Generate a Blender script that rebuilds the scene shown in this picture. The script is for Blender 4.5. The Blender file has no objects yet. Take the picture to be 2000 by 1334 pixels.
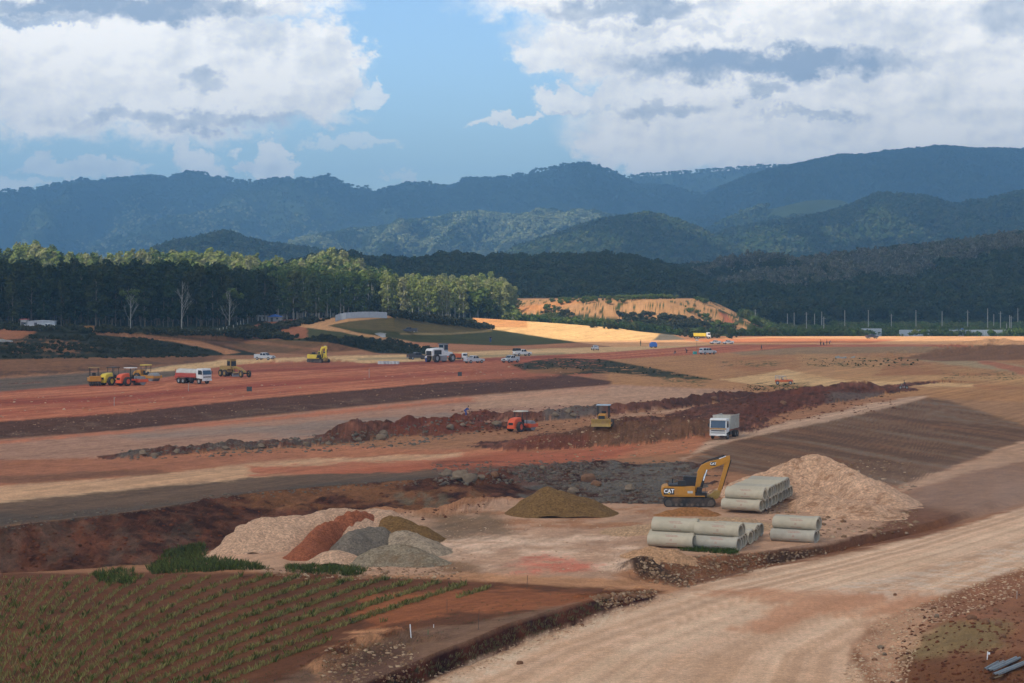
import bpy, bmesh, math, random
import numpy as np
from mathutils import Vector, Matrix

# ------------------------------------------------------------------ camera, light, sky, exposure
F = 4000.0          # focal length in pixels of the 2000 px wide photograph
HOR = 565.0         # row of the horizon
CAMZ = 21.0
S = bpy.context.scene
C = S.collection
cam = bpy.data.cameras.new('camera')
cam.sensor_width = 36.0
cam.lens = 36.0 * F / 2000.0
cam.shift_y = -(667.0 - HOR) / 2000.0
cam.clip_start = 1.0
cam.clip_end = 40000.0
camo = bpy.data.objects.new('camera', cam)
camo.location = (0, 0, CAMZ)
camo.rotation_euler = (math.radians(90), 0, 0)
C.objects.link(camo)
S.camera = camo

SUN_EL = math.radians(44)
SUN_AZ = math.radians(232)      # clockwise from +Y: behind the camera, to the left
sd = Vector((math.sin(SUN_AZ) * math.cos(SUN_EL), math.cos(SUN_AZ) * math.cos(SUN_EL), math.sin(SUN_EL)))
sun = bpy.data.lights.new('sun', 'SUN')
sun.energy = 5.0
sun.angle = math.radians(0.5)
sun.color = (1.0, 0.91, 0.76)
suno = bpy.data.objects.new('sun', sun)
suno.rotation_euler = sd.to_track_quat('Z', 'Y').to_euler()
suno.location = (0, 0, 900)
C.objects.link(suno)

S.view_settings.view_transform = 'Standard'
S.view_settings.look = 'None'
S.view_settings.exposure = 0.15
S.view_settings.gamma = 1.0
S.view_settings.use_curve_mapping = False
S.render.engine = 'CYCLES'
cy = S.cycles
cy.max_bounces = 4
cy.diffuse_bounces = 2
cy.glossy_bounces = 1
cy.transmission_bounces = 2
cy.volume_bounces = 1
cy.transparent_max_bounces = 8
cy.caustics_reflective = False
cy.caustics_refractive = False
cy.use_denoising = True
cy.denoising_prefilter = 'ACCURATE'
cy.use_adaptive_sampling = True
cy.adaptive_threshold = 0.02

SKY_GAIN = 0.18
def build_world():
    w = bpy.data.worlds.new('World')
    S.world = w
    w.use_nodes = True
    nt = w.node_tree
    N, L = nt.nodes, nt.links
    N.clear()
    def nd(t, **k):
        n = N.new(t)
        for a, b in k.items():
            setattr(n, a, b)
        return n
    def val(sock, v):
        if isinstance(v, (int, float, tuple, list)):
            sock.default_value = v
        else:
            L.new(v, sock)
    def m(op, a, b=0.0, c=None, clamp=False):
        n = nd('ShaderNodeMath', operation=op, use_clamp=clamp)
        val(n.inputs[0], a); val(n.inputs[1], b)
        if c is not None:
            val(n.inputs[2], c)
        return n.outputs[0]
    def mix(f, a, b):
        n = nd('ShaderNodeMix', data_type='RGBA')
        val(n.inputs[0], f); val(n.inputs[6], a); val(n.inputs[7], b)
        return n.outputs[2]
    sky = nd('ShaderNodeTexSky', sky_type='NISHITA')
    sky.sun_disc = False
    sky.sun_elevation = SUN_EL
    sky.sun_rotation = SUN_AZ
    sky.altitude = 100
    sky.air_density = 1.0
    sky.dust_density = 0.6
    sky.ozone_density = 1.5
    tc = nd('ShaderNodeTexCoord')
    sp = nd('ShaderNodeSeparateXYZ')
    L.new(tc.outputs['Generated'], sp.inputs[0])
    az = m('ARCTAN2', sp.outputs[0], sp.outputs[1])
    el = m('ARCSINE', sp.outputs[2])
    # angular coordinates in units of 1/4 of a milliradian: 1000 = straight ahead, 565 = horizon, upwards is less
    ax = m('MULTIPLY_ADD', az, 4000.0, 1000.0)
    ay = m('MULTIPLY_ADD', el, -4000.0, 565.0)
    cb = nd('ShaderNodeCombineXYZ')
    L.new(ax, cb.inputs[0]); L.new(ay, cb.inputs[1])
    def noise(scale, detail, rough=0.55, off=(0, 0, 0), sy=1.0, dist=0.0):
        mp = nd('ShaderNodeVectorMath', operation='MULTIPLY_ADD')
        L.new(cb.outputs[0], mp.inputs[0])
        mp.inputs[1].default_value = (scale, scale * sy, 0)
        mp.inputs[2].default_value = off
        n = nd('ShaderNodeTexNoise', noise_dimensions='2D')
        n.inputs['Scale'].default_value = 1.0
        n.inputs['Detail'].default_value = detail
        n.inputs['Roughness'].default_value = rough
        n.inputs['Distortion'].default_value = dist
        L.new(mp.outputs[0], n.inputs['Vector'])
        return n
    # edge warp
    n1 = noise(0.011, 9, 0.66, (3.1, 7.7, 0), 1.3)
    wp = nd('ShaderNodeVectorMath', operation='MULTIPLY_ADD')
    sb = nd('ShaderNodeVectorMath', operation='SUBTRACT')
    L.new(n1.outputs['Color'], sb.inputs[0]); sb.inputs[1].default_value = (0.5, 0.5, 0.5)
    L.new(sb.outputs[0], wp.inputs[0]); wp.inputs[1].default_value = (170, 120, 0)
    L.new(cb.outputs[0], wp.inputs[2])
    P = wp.outputs[0]
    def blobs(lst, soft=0.32):
        acc = None
        for (x, y, rx, ry, a) in lst:
            n = nd('ShaderNodeVectorMath', operation='MULTIPLY_ADD')
            L.new(P, n.inputs[0])
            n.inputs[1].default_value = (1 / rx, 1 / ry, 0)
            n.inputs[2].default_value = (-x / rx, -y / ry, 0)
            ln = nd('ShaderNodeVectorMath', operation='LENGTH')
            L.new(n.outputs[0], ln.inputs[0])
            mr = nd('ShaderNodeMapRange', interpolation_type='SMOOTHSTEP')
            L.new(ln.outputs['Value'], mr.inputs[0])
            mr.inputs[1].default_value = 1.25; mr.inputs[2].default_value = 1.25 - soft
            mr.inputs[3].default_value = 0; mr.inputs[4].default_value = a
            acc = mr.outputs[0] if acc is None else m('MAXIMUM', acc, mr.outputs[0])
        return acc
    body = blobs([(330, 150, 330, 120, 1), (70, 170, 130, 105, 1), (610, 140, 95, 95, 1), (330, 232, 330, 20, .75), (730, 185, 42, 26, .75),
                  (165, 332, 100, 20, .6), (400, 328, 58, 30, .8), (362, 292, 24, 18, .75), (530, 334, 38, 28, .8), (540, 292, 32, 18, .8), (778, 335, 20, 20, .4),
                  (690, 280, 80, 14, .45), (30, 372, 90, 12, .5), (225, 8, 410, 45, 1), (70, 55, 200, 22, .9),
                  (1400, 90, 350, 95, 1), (1130, 105, 120, 45, .95), (1500, 5, 520, 60, 1), (1850, 90, 260, 210, 1),
                  (1560, 250, 400, 95, 1), (1260, 295, 110, 52, 1), (1900, 260, 260, 90, 1), (1105, 203, 62, 28, .9), (992, 233, 60, 11, .8), (1230, 200, 90, 30, .95)])
    # clouds in the rest of the sky
    gn = noise(0.0011, 7, 0.6, (11.3, 2.2, 0), 2.2)
    g1 = nd('ShaderNodeMapRange', interpolation_type='SMOOTHSTEP')
    L.new(gn.outputs['Fac'], g1.inputs[0])
    g1.inputs[1].default_value = 0.47; g1.inputs[2].default_value = 0.6
    side = m('MAXIMUM', m('ABSOLUTE', m('SUBTRACT', ax, 1000.0)), m('MULTIPLY', m('SUBTRACT', 565.0, ay), 1.9))
    s1 = nd('ShaderNodeMapRange', interpolation_type='SMOOTHSTEP')
    L.new(side, s1.inputs[0])
    s1.inputs[1].default_value = 1080; s1.inputs[2].default_value = 1500
    alpha = m('MAXIMUM', body, m('MULTIPLY', g1.outputs[0], s1.outputs[0]))
    shade = blobs([(215, 22, 400, 34, .95), (60, 52, 190, 14, .8), (400, 242, 320, 22, .6), (620, 205, 90, 50, .3), (405, 160, 50, 22, .5), (505, 75, 90, 40, .35), (640, 120, 60, 60, .25),
                   (1500, 128, 330, 40, 1), (1330, 60, 260, 14, .35), (1240, 22, 220, 30, .75), (1960, 50, 100, 46, .5), (1650, 70, 200, 60, .35), (1290, 218, 110, 16, .45),
                   (1495, 182, 56, 16, .6), (1600, 230, 80, 15, .5), (1520, 228, 70, 11, .4), (1110, 225, 80, 8, .3), (1700, 170, 130, 30, .2), (1850, 200, 80, 60, .2)], soft=.9)
    n2 = noise(0.0085, 8, 0.58, (1.7, 9.1, 0), 1.35, 0.0)
    n3 = noise(0.0085, 8, 0.58, (1.7 - .11, 9.1 - .15, 0), 1.35, 0.0)
    n4 = noise(0.0032, 3, 0.5, (4.7, 1.1, 0), 1.8)
    emb = m('MULTIPLY', m('SUBTRACT', n3.outputs['Fac'], n2.outputs['Fac']), 2.0)
    lum = m('ADD', m('MULTIPLY_ADD', m('SUBTRACT', n4.outputs['Fac'], 0.5), 1.0, 0.12), emb)
    sh = m('ADD', shade, m('MULTIPLY', lum, 0.62), clamp=True)
    white = (1.55, 1.48, 1.38, 1)
    grey = (0.47, 0.57, 0.72, 1)
    ccol = mix(sh, white, grey)
    sc = nd('ShaderNodeVectorMath', operation='MULTIPLY')
    L.new(sky.outputs[0], sc.inputs[0]); sc.inputs[1].default_value = (SKY_GAIN * 0.86, SKY_GAIN * 0.98, SKY_GAIN * 1.12)
    fin = mix(alpha, sc.outputs[0], ccol)
    bg = nd('ShaderNodeBackground')
    L.new(fin, bg.inputs[0]); bg.inputs[1].default_value = 1.0
    out = nd('ShaderNodeOutputWorld')
    L.new(bg.outputs[0], out.inputs[0])
build_world()

# ------------------------------------------------------------------ numeric noise
def _hash(ix, iy, seed):
    h = (ix.astype(np.int64) * 374761393 + iy.astype(np.int64) * 668265263 + seed * 1442695041) & 0xFFFFFFFF
    h = ((h ^ (h >> 13)) * 1274126177) & 0xFFFFFFFF
    h = (h ^ (h >> 16)) & 0xFFFFFFFF
    return h.astype(np.float64) / 4294967295.0
def vnoise(x, y, seed=0):
    x0 = np.floor(x); y0 = np.floor(y)
    fx = x - x0; fy = y - y0
    fx = fx * fx * (3 - 2 * fx); fy = fy * fy * (3 - 2 * fy)
    a = _hash(x0, y0, seed); b = _hash(x0 + 1, y0, seed)
    c = _hash(x0, y0 + 1, seed); d = _hash(x0 + 1, y0 + 1, seed)
    return (a * (1 - fx) + b * fx) * (1 - fy) + (c * (1 - fx) + d * fx) * fy * 1.0
def fbm(x, y, scale=1.0, octv=4, seed=0, rough=0.5):
    t = 0; amp = 1; tot = 0; x = x / scale; y = y / scale
    for i in range(octv):
        t = t + amp * vnoise(x + 17.3 * i, y - 9.1 * i, seed + i * 7)
        tot += amp; amp *= rough
        x = x * 2.03; y = y * 2.03
    return t / tot - 0.5
def sstep(a, b, x):
    t = np.clip((x - a) / (b - a), 0, 1)
    return t * t * (3 - 2 * t)
def lin(c):
    return tuple((v / 255 / 12.92) if v / 255 <= 0.04045 else ((v / 255 + 0.055) / 1.055) ** 2.4 for v in c)
KSH = 0.84
def alb(c, k=None):
    k = k or KSH
    return tuple(min(0.85, v * t / k) for v, t in zip(lin(c), (1.0, .975, .83)))

# ------------------------------------------------------------------ ground sheet
def line(pts, kind='py'):
    return kind, pts
# every line runs across the view; 'py' points: (column, row, height), 'Y' points: (column, distance, height)
LN = [
 ('Y', [(0, 22, 0)], 3),
 ('Y', [(0, 84, 0.0)], 60),
 ('py', [(-600, 1800, .0), (300, 1560, .0), (620, 1420, 0), (850, 1322, 0), (1000, 1263, 0), (1210, 1191, 0), (1320, 1165, 0), (1500, 1160, 0), (2000, 1150, 0), (2600, 1140, 0)], 4),
 ('py', [(-600, 1760, .4), (300, 1520, .6), (600, 1392, 1.0), (830, 1284, 1.15), (1000, 1214, 1.15), (1180, 1163, 0.8), (1310, 1160, 0.05), (1500, 1156, 0), (2000, 1146, 0), (2600, 1130, 0)], 95),
 ('py', [(-600, 1150, 0), (900, 1150, 0), (1200, 1150, 0), (1330, 1149, 0), (1500, 1110, 0), (1700, 1070, 0), (1850, 1036, 0), (2000, 990, 0), (2200, 930, 0), (2600, 850, 0)], 14),
 ('py', [(-600, 1145, 0), (900, 1145, 0), (1180, 1146, 0), (1300, 1134, -.8), (1500, 1103, -.9), (1640, 1078, -.8), (1800, 1040, -.5), (2000, 980, -.3), (2200, 922, 0), (2600, 842, 0)], 40),
 ('py', [(-600, 1139, 0), (900, 1139, 0), (1190, 1125, 0), (1260, 1092, 0.15), (1400, 1084, .15), (1600, 1068, .15), (1720, 1045, .1), (1850, 1010, .1), (2000, 960, .1), (2200, 905, 0.1), (2600, 830, 0)], 60),
 ('py', [(-600, 1124, -.3), (300, 1119, -.3), (420, 1095, -.3), (520, 1040, -.1), (620, 1004, 0), (850, 1003, 0), (980, 976, 0), (1150, 984, 0), (1290, 988, 0), (1420, 985, 0), (1600, 990, 0), (1800, 980, 0), (2000, 935, .1), (2200, 890, .2), (2600, 820, 0)], 18),
 ('py', [(-600, 1130, -3.4), (0, 1120, -3.3), (300, 1100, -3.2), (500, 1052, -2.8), (620, 1012, -1.8), (850, 1004, -1.6), (980, 978, -1.2), (1150, 982, -1.3), (1290, 985, -.8), (1400, 975, -.1), (1600, 975, 0), (1800, 965, 0), (2000, 915, .3), (2200, 870, .4), (2600, 810, 0)], 60),
 ('py', [(-600, 1060, 0), (0, 1028, 0), (250, 1000, 0), (480, 963, 0), (700, 945, .1), (800, 938, .3), (920, 944, .2), (1000, 930, 0), (1180, 905, 0), (1350, 902, 0), (1500, 925, 0), (1780, 945, -.2), (1880, 900, .2), (2000, 862, .4), (2200, 835, .6), (2600, 800, 0)], 50),
 ('py', [(-600, 990, 0), (0, 965, 0), (500, 921, 0), (800, 896, 0), (1150, 873, 0), (1400, 857, .2), (1450, 852, .4), (1600, 822, 1.0), (1810, 779, 1.6), (2000, 828, 1.2), (2200, 822, 1.0), (2600, 790, .5)], 66),
 ('py', [(-600, 890, 0), (0, 857, 0), (250, 838, 0), (500, 812, 0), (850, 777, 0), (1000, 765, 0), (1190, 750, 0), (1400, 752, 0), (1650, 758, .6), (1830, 765, 1.6), (2000, 795, 1.6), (2200, 790, 1.2), (2600, 770, .6)], 24),
 ('py', [(-600, 850, 1.3), (0, 822, 1.3), (250, 804, 1.4), (500, 778, 1.5), (700, 760, 1.6), (850, 747, 1.6), (1000, 736, 1.6), (1100, 731, 1.4), (1190, 744, .3), (1400, 745, 0.1), (1650, 748, .8), (1830, 750, 1.7), (2000, 775, 1.8), (2200, 770, 1.5), (2600, 750, .8)], 60),
 ('py', [(-600, 760, 1.5), (0, 737, 1.5), (200, 722, 1.5), (400, 706, 1.5), (700, 690, 1.5), (1000, 689, 1.5), (1200, 683, 1.5), (1400, 692, 1.0), (1700, 700, 1.2), (2000, 705, 1.8), (2600, 700, 1.5)], 18),
 ('py', [(-600, 720, 4), (0, 703, 3.6), (120, 702, 3.6), (250, 701, 3.0), (400, 692, 2.4), (440, 691, 2.0), (560, 690, 1.9), (700, 683, 2.2), (860, 680, 2), (1000, 682, 1.6), (1200, 676, 1.5), (1400, 680, 1.4), (1700, 683, 1.5), (2000, 686, 1.7), (2600, 685, 1.5)], 24),
 ('py', [(-600, 680, 8), (0, 660, 8.0), (60, 651, 8.6), (180, 652, 8.2), (300, 661, 6.6), (400, 667, 5.4), (470, 664, 5.2), (560, 656, 6.2), (640, 655, 6.8), (700, 660, 5.8), (800, 668, 3.6), (900, 672, 2.2), (1000, 674, 1.6), (1200, 671, 1.5), (1400, 672, 1.5), (1700, 674, 1.5), (2000, 676, 1.6), (2600, 675, 1.5)], 36),
 ('py', [(-600, 655, 10), (0, 643, 9.6), (200, 650, 8.6), (420, 653, 7.5), (480, 652, 7.6), (530, 630, 9.4), (600, 624, 10.7), (680, 619, 11.8), (770, 615, 12.2), (870, 628, 9.2), (940, 640, 6.4), (1040, 655, 3.6), (1125, 667, 1.6), (1200, 667, 1.5), (2000, 667, 1.5), (2600, 667, 1.5)], 16),
 ('Y', [(0, 690, 9.5), (500, 730, 9.5), (770, 800, 9), (940, 815, 5), (1125, 790, 1.6), (1300, 800, 1.5), (2600, 800, 1.5)], 26),
 ('Y', [(0, 800, 10), (770, 830, 9), (925, 862, 9.0), (1100, 850, 6.7), (1200, 840, 5.2), (1310, 828, 1.9), (1340, 848, 1.6), (2600, 848, 1.5)], 12),
 ('Y', [(0, 915, 12), (770, 915, 8), (1000, 895, 6), (1300, 890, 2), (1450, 890, -.4), (2600, 890, -.6)], 50),
 ('Y', [(0, 1160, 18), (500, 1160, 15), (900, 1150, 6), (1400, 1150, -1), (2600, 1150, -1)], 8),
 ('Y', [(0, 1600, 10), (2600, 1600, 2)], 6),
 ('Y', [(0, 11800, 0)], 0),
]
pxc = np.concatenate([np.linspace(-1900, -130, 40), np.arange(-110, 2111, 1.6), np.linspace(2130, 3900, 40)])
NC = len(pxc)
UU = (pxc - 1000) / F
Ls = []
for kind, pts, n in LN:
    xs = [p[0] for p in pts]
    v = np.interp(pxc, xs, [p[1] for p in pts]); z = np.interp(pxc, xs, [p[2] for p in pts])
    Y = v if kind == 'Y' else F * (CAMZ - z) / (v - HOR)
    Ls.append((Y, z))
for i in range(1, len(Ls)):           # keep the lines in order
    Yp = Ls[i - 1][0]; Y, z = Ls[i]
    Ls[i] = (np.maximum(Y, Yp + 0.4), z)
Yg, Zg = [], []
for i in range(len(LN) - 1):
    n = LN[i][2]
    Y0, z0 = Ls[i]; Y1, z1 = Ls[i + 1]
    for k in range(n):
        # even steps in the projected row rather than in distance
        t = k / n
        r = Y0 / Y1
        tt = t * r / (1 - t + t * r) if n > 20 else t
        tt = np.clip(tt, 0, 1)
        Yg.append(Y0 + (Y1 - Y0) * tt)
        Zg.append(z0 + (z1 - z0) * tt)
Yg.append(Ls[-1][0]); Zg.append(Ls[-1][1])
Yg = np.array(Yg); Zg = np.array(Zg)
Xg = UU[None, :] * Yg
def proj_row(Y, Z):
    return HOR + F * (CAMZ - Z) / Y
PXg = np.broadcast_to(pxc[None, :], Yg.shape)
def plan(px, py, z=0.0):
    Y = F * (CAMZ - z) / (py - HOR)
    return ((px - 1000) / F * Y, Y)
def seg_dist(X, Y, ax, ay, bx, by):
    dx, dy = bx - ax, by - ay
    t = np.clip(((X - ax) * dx + (Y - ay) * dy) / (dx * dx + dy * dy + 1e-9), 0, 1)
    return np.hypot(X - ax - t * dx, Y - ay - t * dy), t
rough = np.zeros_like(Yg)
def ridge(pts, width, height, amp=0.35, seed=1, z=0.0, sc=2.2):
    """a spoil ridge along points (column, row) with radius width (m)"""
    global Zg
    P = [plan(p[0], p[1], z) for p in pts]
    x0 = min(p[0] for p in P) - width * 1.5; x1 = max(p[0] for p in P) + width * 1.5
    y0 = min(p[1] for p in P) - width * 1.5; y1 = max(p[1] for p in P) + width * 1.5
    m = (Xg > x0) & (Xg < x1) & (Yg > y0) & (Yg < y1)
    X = Xg[m]; Y = Yg[m]
    d = np.full(X.shape, 1e9)
    hh = np.zeros(X.shape)
    for i in range(len(P) - 1):
        dd, t = seg_dist(X, Y, *P[i], *P[i + 1])
        h0 = pts[i][2] if len(pts[i]) > 2 else 1; h1 = pts[i + 1][2] if len(pts[i + 1]) > 2 else 1
        up = dd < d
        hh = np.where(up, h0 + (h1 - h0) * t, hh)
        d = np.minimum(d, dd)
    nz = fbm(X, Y, sc, 4, seed, 0.6)
    d = d / width + nz * 0.7
    prof = np.clip(1 - d, 0, 1) ** 0.85
    add = prof * hh * height * (1 + nz * amp * 3)
    Zn = Zg[m] + np.clip(add, 0, None)
    Zg[m] = Zn
    rr = rough[m]; rough[m] = np.maximum(rr, np.clip(prof * 3, 0, 1))
# rubble and spoil ridges between the terraces
ridge([(235, 893, .5), (330, 886, .8), (480, 876, .8), (620, 867, .9), (700, 858, 1)], 3.2, 1.15, .5, 3)
ridge([(690, 858, 1), (740, 850, 1.1), (820, 848, 1.0), (900, 840, .9), (980, 833, .7)], 4.5, 1.35, .5, 4)
ridge([(620, 862, .5), (760, 846, 1), (800, 836, 1.1), (880, 832, 1.2), (930, 822, .8)], 3.0, 1.5, .5, 5)
ridge([(940, 815, .8), (1010, 822, 1.2), (1080, 818, 1), (1130, 812, 1.1), (1190, 806, 1), (1290, 798, 1.1), (1380, 785, 1.2), (1460, 775, .8)], 4.0, 1.4, .5, 6)
ridge([(1040, 870, .5), (1120, 865, .9), (1180, 862, 1.4), (1270, 852, 1.4), (1350, 848, 1.2), (1400, 838, .6)], 8.5, 2.2, .22, 8)
ridge([(1390, 838, .5), (1450, 815, .9), (1530, 800, 1.0), (1600, 792, 1.0), (1680, 780, .6)], 7.0, 1.8, .3, 9)
ridge([(1360, 808, .6), (1450, 790, .8), (1520, 777, 1.0), (1600, 778, 1.2), (1690, 776, 1.0), (1740, 772, .5)], 6.0, 1.7, .4, 10, 0.4)
ridge([(870, 945, .5), (960, 938, .9), (1030, 925, 1), (1130, 915, .8), (1190, 908, .5)], 3.0, 1.0, .5, 11)
ridge([(620, 1004, .4), (700, 1003, .6), (850, 1003, .7), (930, 985, 1.1), (990, 978, .7), (1060, 985, .2)], 2.6, .8, .15, 12)
ridge([(1790, 688, .4), (1870, 684, .9), (1930, 684, 1.4), (1960, 683, 1.4), (1990, 690, .6), (2040, 700, .3)], 14.0, 2.6, .15, 13, 1.6, 9)
ridge([(1700, 700, .3), (1760, 694, .6), (1860, 690, .8)], 12.0, 1.3, .2, 14, 1.6, 9)
ridge([(1235, 1112, .8), (1262, 1104, 1.0), (1300, 1118, 1.0), (1350, 1130, .5)], 1.5, .9, .5, 15)
ridge([(640, 1330, .8), (700, 1300, 1.0), (770, 1280, 1.2), (820, 1275, .6)], 1.8, .75, .5, 16)
ridge([(1150, 1180, .4), (1200, 1175, 1.), (1260, 1158, .4)], 1.0, .45, .5, 18)
ridge([(-100, 752, 1.), (60, 748, .8), (150, 740, .2)], 1.2, .3, .5, 19, 1.5)
ridge([(400, 712, .4), (520, 708, .8), (640, 706, 1), (700, 707, .4)], 5.0, .9, .2, 20, 1.5, 6)
ridge([(500, 1128, .6), (580, 1124, 1), (680, 1127, .8), (760, 1128, .3)], 1.2, .5, .5, 21)
ridge([(1740, 757, .6), (1800, 752, 1), (1860, 750, .7)], 3.0, .6, .2, 24, 1.2)
# ground rising towards the lower right corner
_cx, _cy = plan(2030, 1330)
_d = np.hypot((Xg - _cx) / 7.0, (Yg - _cy) / 26.0)
corner = np.clip(1 - _d, 0, 1)
Zg += 1.7 * corner ** 0.8 * (1 + fbm(Xg, Yg, 2.5, 4, 31) * .8)
rough = np.maximum(rough, np.clip(corner * 1.2, 0, .6))
# flat-topped cut hill
def poly_sd(X, Y, P):
    d = np.full(X.shape, 1e9); ins = np.zeros(X.shape, bool)
    n = len(P)
    for i in range(n):
        ax, ay = P[i]; bx, by = P[(i + 1) % n]
        dd, _ = seg_dist(X, Y, ax, ay, bx, by)
        d = np.minimum(d, dd)
        c = ((ay > Y) != (by > Y)) & (X < (bx - ax) * (Y - ay) / (by - ay + 1e-12) + ax)
        ins ^= c
    return np.where(ins, d, -d)
mesaP = [((c - 1000) / F * y, y) for c, y in [(1090, 985), (1180, 965), (1280, 960), (1345, 975), (1365, 1010), (1360, 1120), (1020, 1140), (1010, 1040)]]
mm = (Yg > 880) & (Yg < 1250)
sdm = poly_sd(Xg[mm], Yg[mm], mesaP) + fbm(Xg[mm], Yg[mm], 18, 4, 41) * 10
base = Zg[mm]
Zg[mm] = base + (16.2 - base) * sstep(-48, 3, sdm) ** 1.25
mesa_t = np.zeros_like(Yg); mesa_t[mm] = sstep(-48, 3, sdm)
rough[mm] = np.maximum(rough[mm], np.where((mesa_t[mm] > .05) & (mesa_t[mm] < .97), .3, 0))
# bank face gullies and fine unevenness
seg_id = np.concatenate([np.full(LN[i][2], i) for i in range(len(LN) - 1)] + [[len(LN) - 2]])
isbank = (seg_id == 8)[:, None] & (PXg < 1420)
rough[isbank] = .8
isD = (seg_id == 11)[:, None] & (PXg < 1200)
rough[isD] = np.maximum(rough[isD], .45)
isB = (seg_id == 2)[:, None] & (PXg < 1320)
rough[isB] = np.maximum(rough[isB], .35)
isQ = (seg_id == 5)[:, None] & (PXg > 1230) & (PXg < 1700)
rough[isQ] = np.maximum(rough[isQ], .6)
near = np.clip(1 - (Yg - 500) / 500, 0, 1)
Zg += near * (0.10 * fbm(Xg, Yg, 3.0, 4, 51) + 0.25 * fbm(Xg, Yg, 22.0, 3, 52))
Zg += rough * (0.55 * fbm(Xg, Yg, 1.1, 4, 53, .65) + 0.9 * fbm(Xg * 1.0, Yg * .45, 3.1, 3, 54)) * np.where(Yg > 700, 1.3, 1)
ROW = proj_row(Yg, Zg)

def ground_at(px, py):
    """the point of the ground seen at that column and row -> (x, y, z)"""
    j = int(np.clip(np.searchsorted(pxc, px), 1, NC - 1))
    r = ROW[:, j]
    k = np.nonzero(r <= py)[0]
    k = k[0] if len(k) else len(r) - 1
    if k > 0:
        t = (r[k - 1] - py) / (r[k - 1] - r[k] + 1e-9); t = min(max(t, 0), 1)
        Y = Yg[k - 1, j] * (1 - t) + Yg[k, j] * t
        Z = Zg[k - 1, j] * (1 - t) + Zg[k, j] * t
    else:
        Y, Z = Yg[0, j], Zg[0, j]
    return ((px - 1000) / F * Y, Y, Z)
def ground_z(x, y):
    px = 1000 + F * x / y
    j = int(np.clip(np.searchsorted(pxc, px), 1, NC - 1))
    return float(np.interp(y, Yg[:, j], Zg[:, j]))

# --- soils: colour of each patch of ground, given as it reads in shade
pn1 = fbm(Xg, Yg, 14, 5, 61, .6); pn2 = fbm(Xg, Yg, 3.2, 5, 62, .6); pn3 = fbm(Xg, Yg, 45, 4, 63, .55); pn4 = fbm(Xg, Yg, .9, 3, 64, .6)
stre = fbm((Xg * .46 + Yg * .89) * .035, Xg * .89 - Yg * .46, 1.6, 4, 65, .6)    # wheel-worn streaks along the works
COL = np.zeros(Yg.shape + (3,)); COL[:] = alb((150, 106, 76))
def inpoly(px, py, P):
    ins = np.zeros(px.shape, bool); n = len(P)
    for i in range(n):
        ax, ay = P[i]; bx, by = P[(i + 1) % n]
        if ay == by: continue
        c = ((ay > py) != (by > py)) & (px < (bx - ax) * (py - ay) / (by - ay) + ax)
        ins ^= c
    return ins
_far = np.clip((ROW - 600) / 500, .06, 1)
wob1 = pn2 * 26 + pn1 * 22; wob2 = pn2 * 16 + pn1 * 14 + pn4 * 10
def paint(P, c, j=1.0, a=1.0, k=None, cond=None, mot=None, s=3.0):
    """lay a soil over the patch of ground whose outline is P; s is the softness of its edge"""
    xs = [p[0] for p in P]; ys = [p[1] for p in P]
    pad = 40
    m = (PXg > min(xs) - pad) & (PXg < max(xs) + pad) & (ROW > min(ys) - pad * .5) & (ROW < max(ys) + pad * .5) & (Yg < 1300)
    if cond is not None: m &= cond
    fr = _far[m]
    px = PXg[m] + wob1[m] * (j * 1.6 + .2); py = ROW[m]
    sd_ = poly_sd(px * .3, py, [(p[0] * .3, p[1]) for p in P]) + wob2[m] * (j * 1.5 + .35) * fr
    sw = (s + 5 * j) * (.25 + .75 * fr)
    w = sstep(-sw, sw, sd_) * a
    if mot is not None:
        w = w * sstep(mot[0] - .04, mot[1] + .04, mot[2][m])
    cc = np.array(alb(c, k))
    COL[m] = COL[m] * (1 - w[:, None]) + cc * w[:, None]
def band(top, bot, c, **kw):
    paint(list(top) + list(reversed(bot)), c, **kw)
# far plain
paint([(-1900, 560), (3900, 560), (3900, 650), (-1900, 650)], (44, 52, 28), j=.2)
far = Yg > 900
COL[far] = np.array(alb((52, 58, 30)))
tn = sstep(-.12, .16, pn1 + pn2 * .5)
# works platform on the right
paint([(1100, 775), (1190, 752), (1180, 700), (1400, 686), (3900, 670), (3900, 900), (1980, 850), (1800, 775), (1400, 790)], (160, 116, 76), j=.3)
paint([(1400, 700), (1700, 690), (2300, 700), (2300, 770), (1500, 745)], (148, 98, 62), j=1, a=.7, mot=(-.05, .15, pn1))
paint([(1300, 745), (1900, 720), (2300, 740), (2300, 800), (1500, 775)], (176, 138, 94), j=1, a=.7, mot=(0, .15, pn3))
paint([(1400, 742), (1540, 722), (1560, 726), (1640, 742), (1900, 750), (1900, 756), (1600, 754), (1480, 752)], (186, 150, 108), j=.3)
paint([(1400, 682), (1520, 676), (2300, 668), (2300, 688), (1700, 690), (1450, 694)], (140, 112, 84), j=.2)
paint([(1560, 690), (1750, 700), (1700, 740), (1560, 740)], (172, 132, 90), j=.6, a=.6)
paint([(1760, 700), (1900, 700), (2150, 735), (2150, 770), (1980, 728), (1850, 712)], (150, 134, 108), j=.5, a=.8)
paint([(1880, 700), (1940, 706), (2150, 748), (2150, 756), (1990, 730)], (160, 92, 62), j=.3, a=.8)
paint([(1830, 682), (1980, 670), (2100, 690), (2100, 700), (1840, 706), (1760, 700)], (120, 84, 56), j=.3)
paint([(1830, 778), (2300, 800), (2300, 840), (2000, 838)], (150, 112, 82), j=.5)
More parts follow.
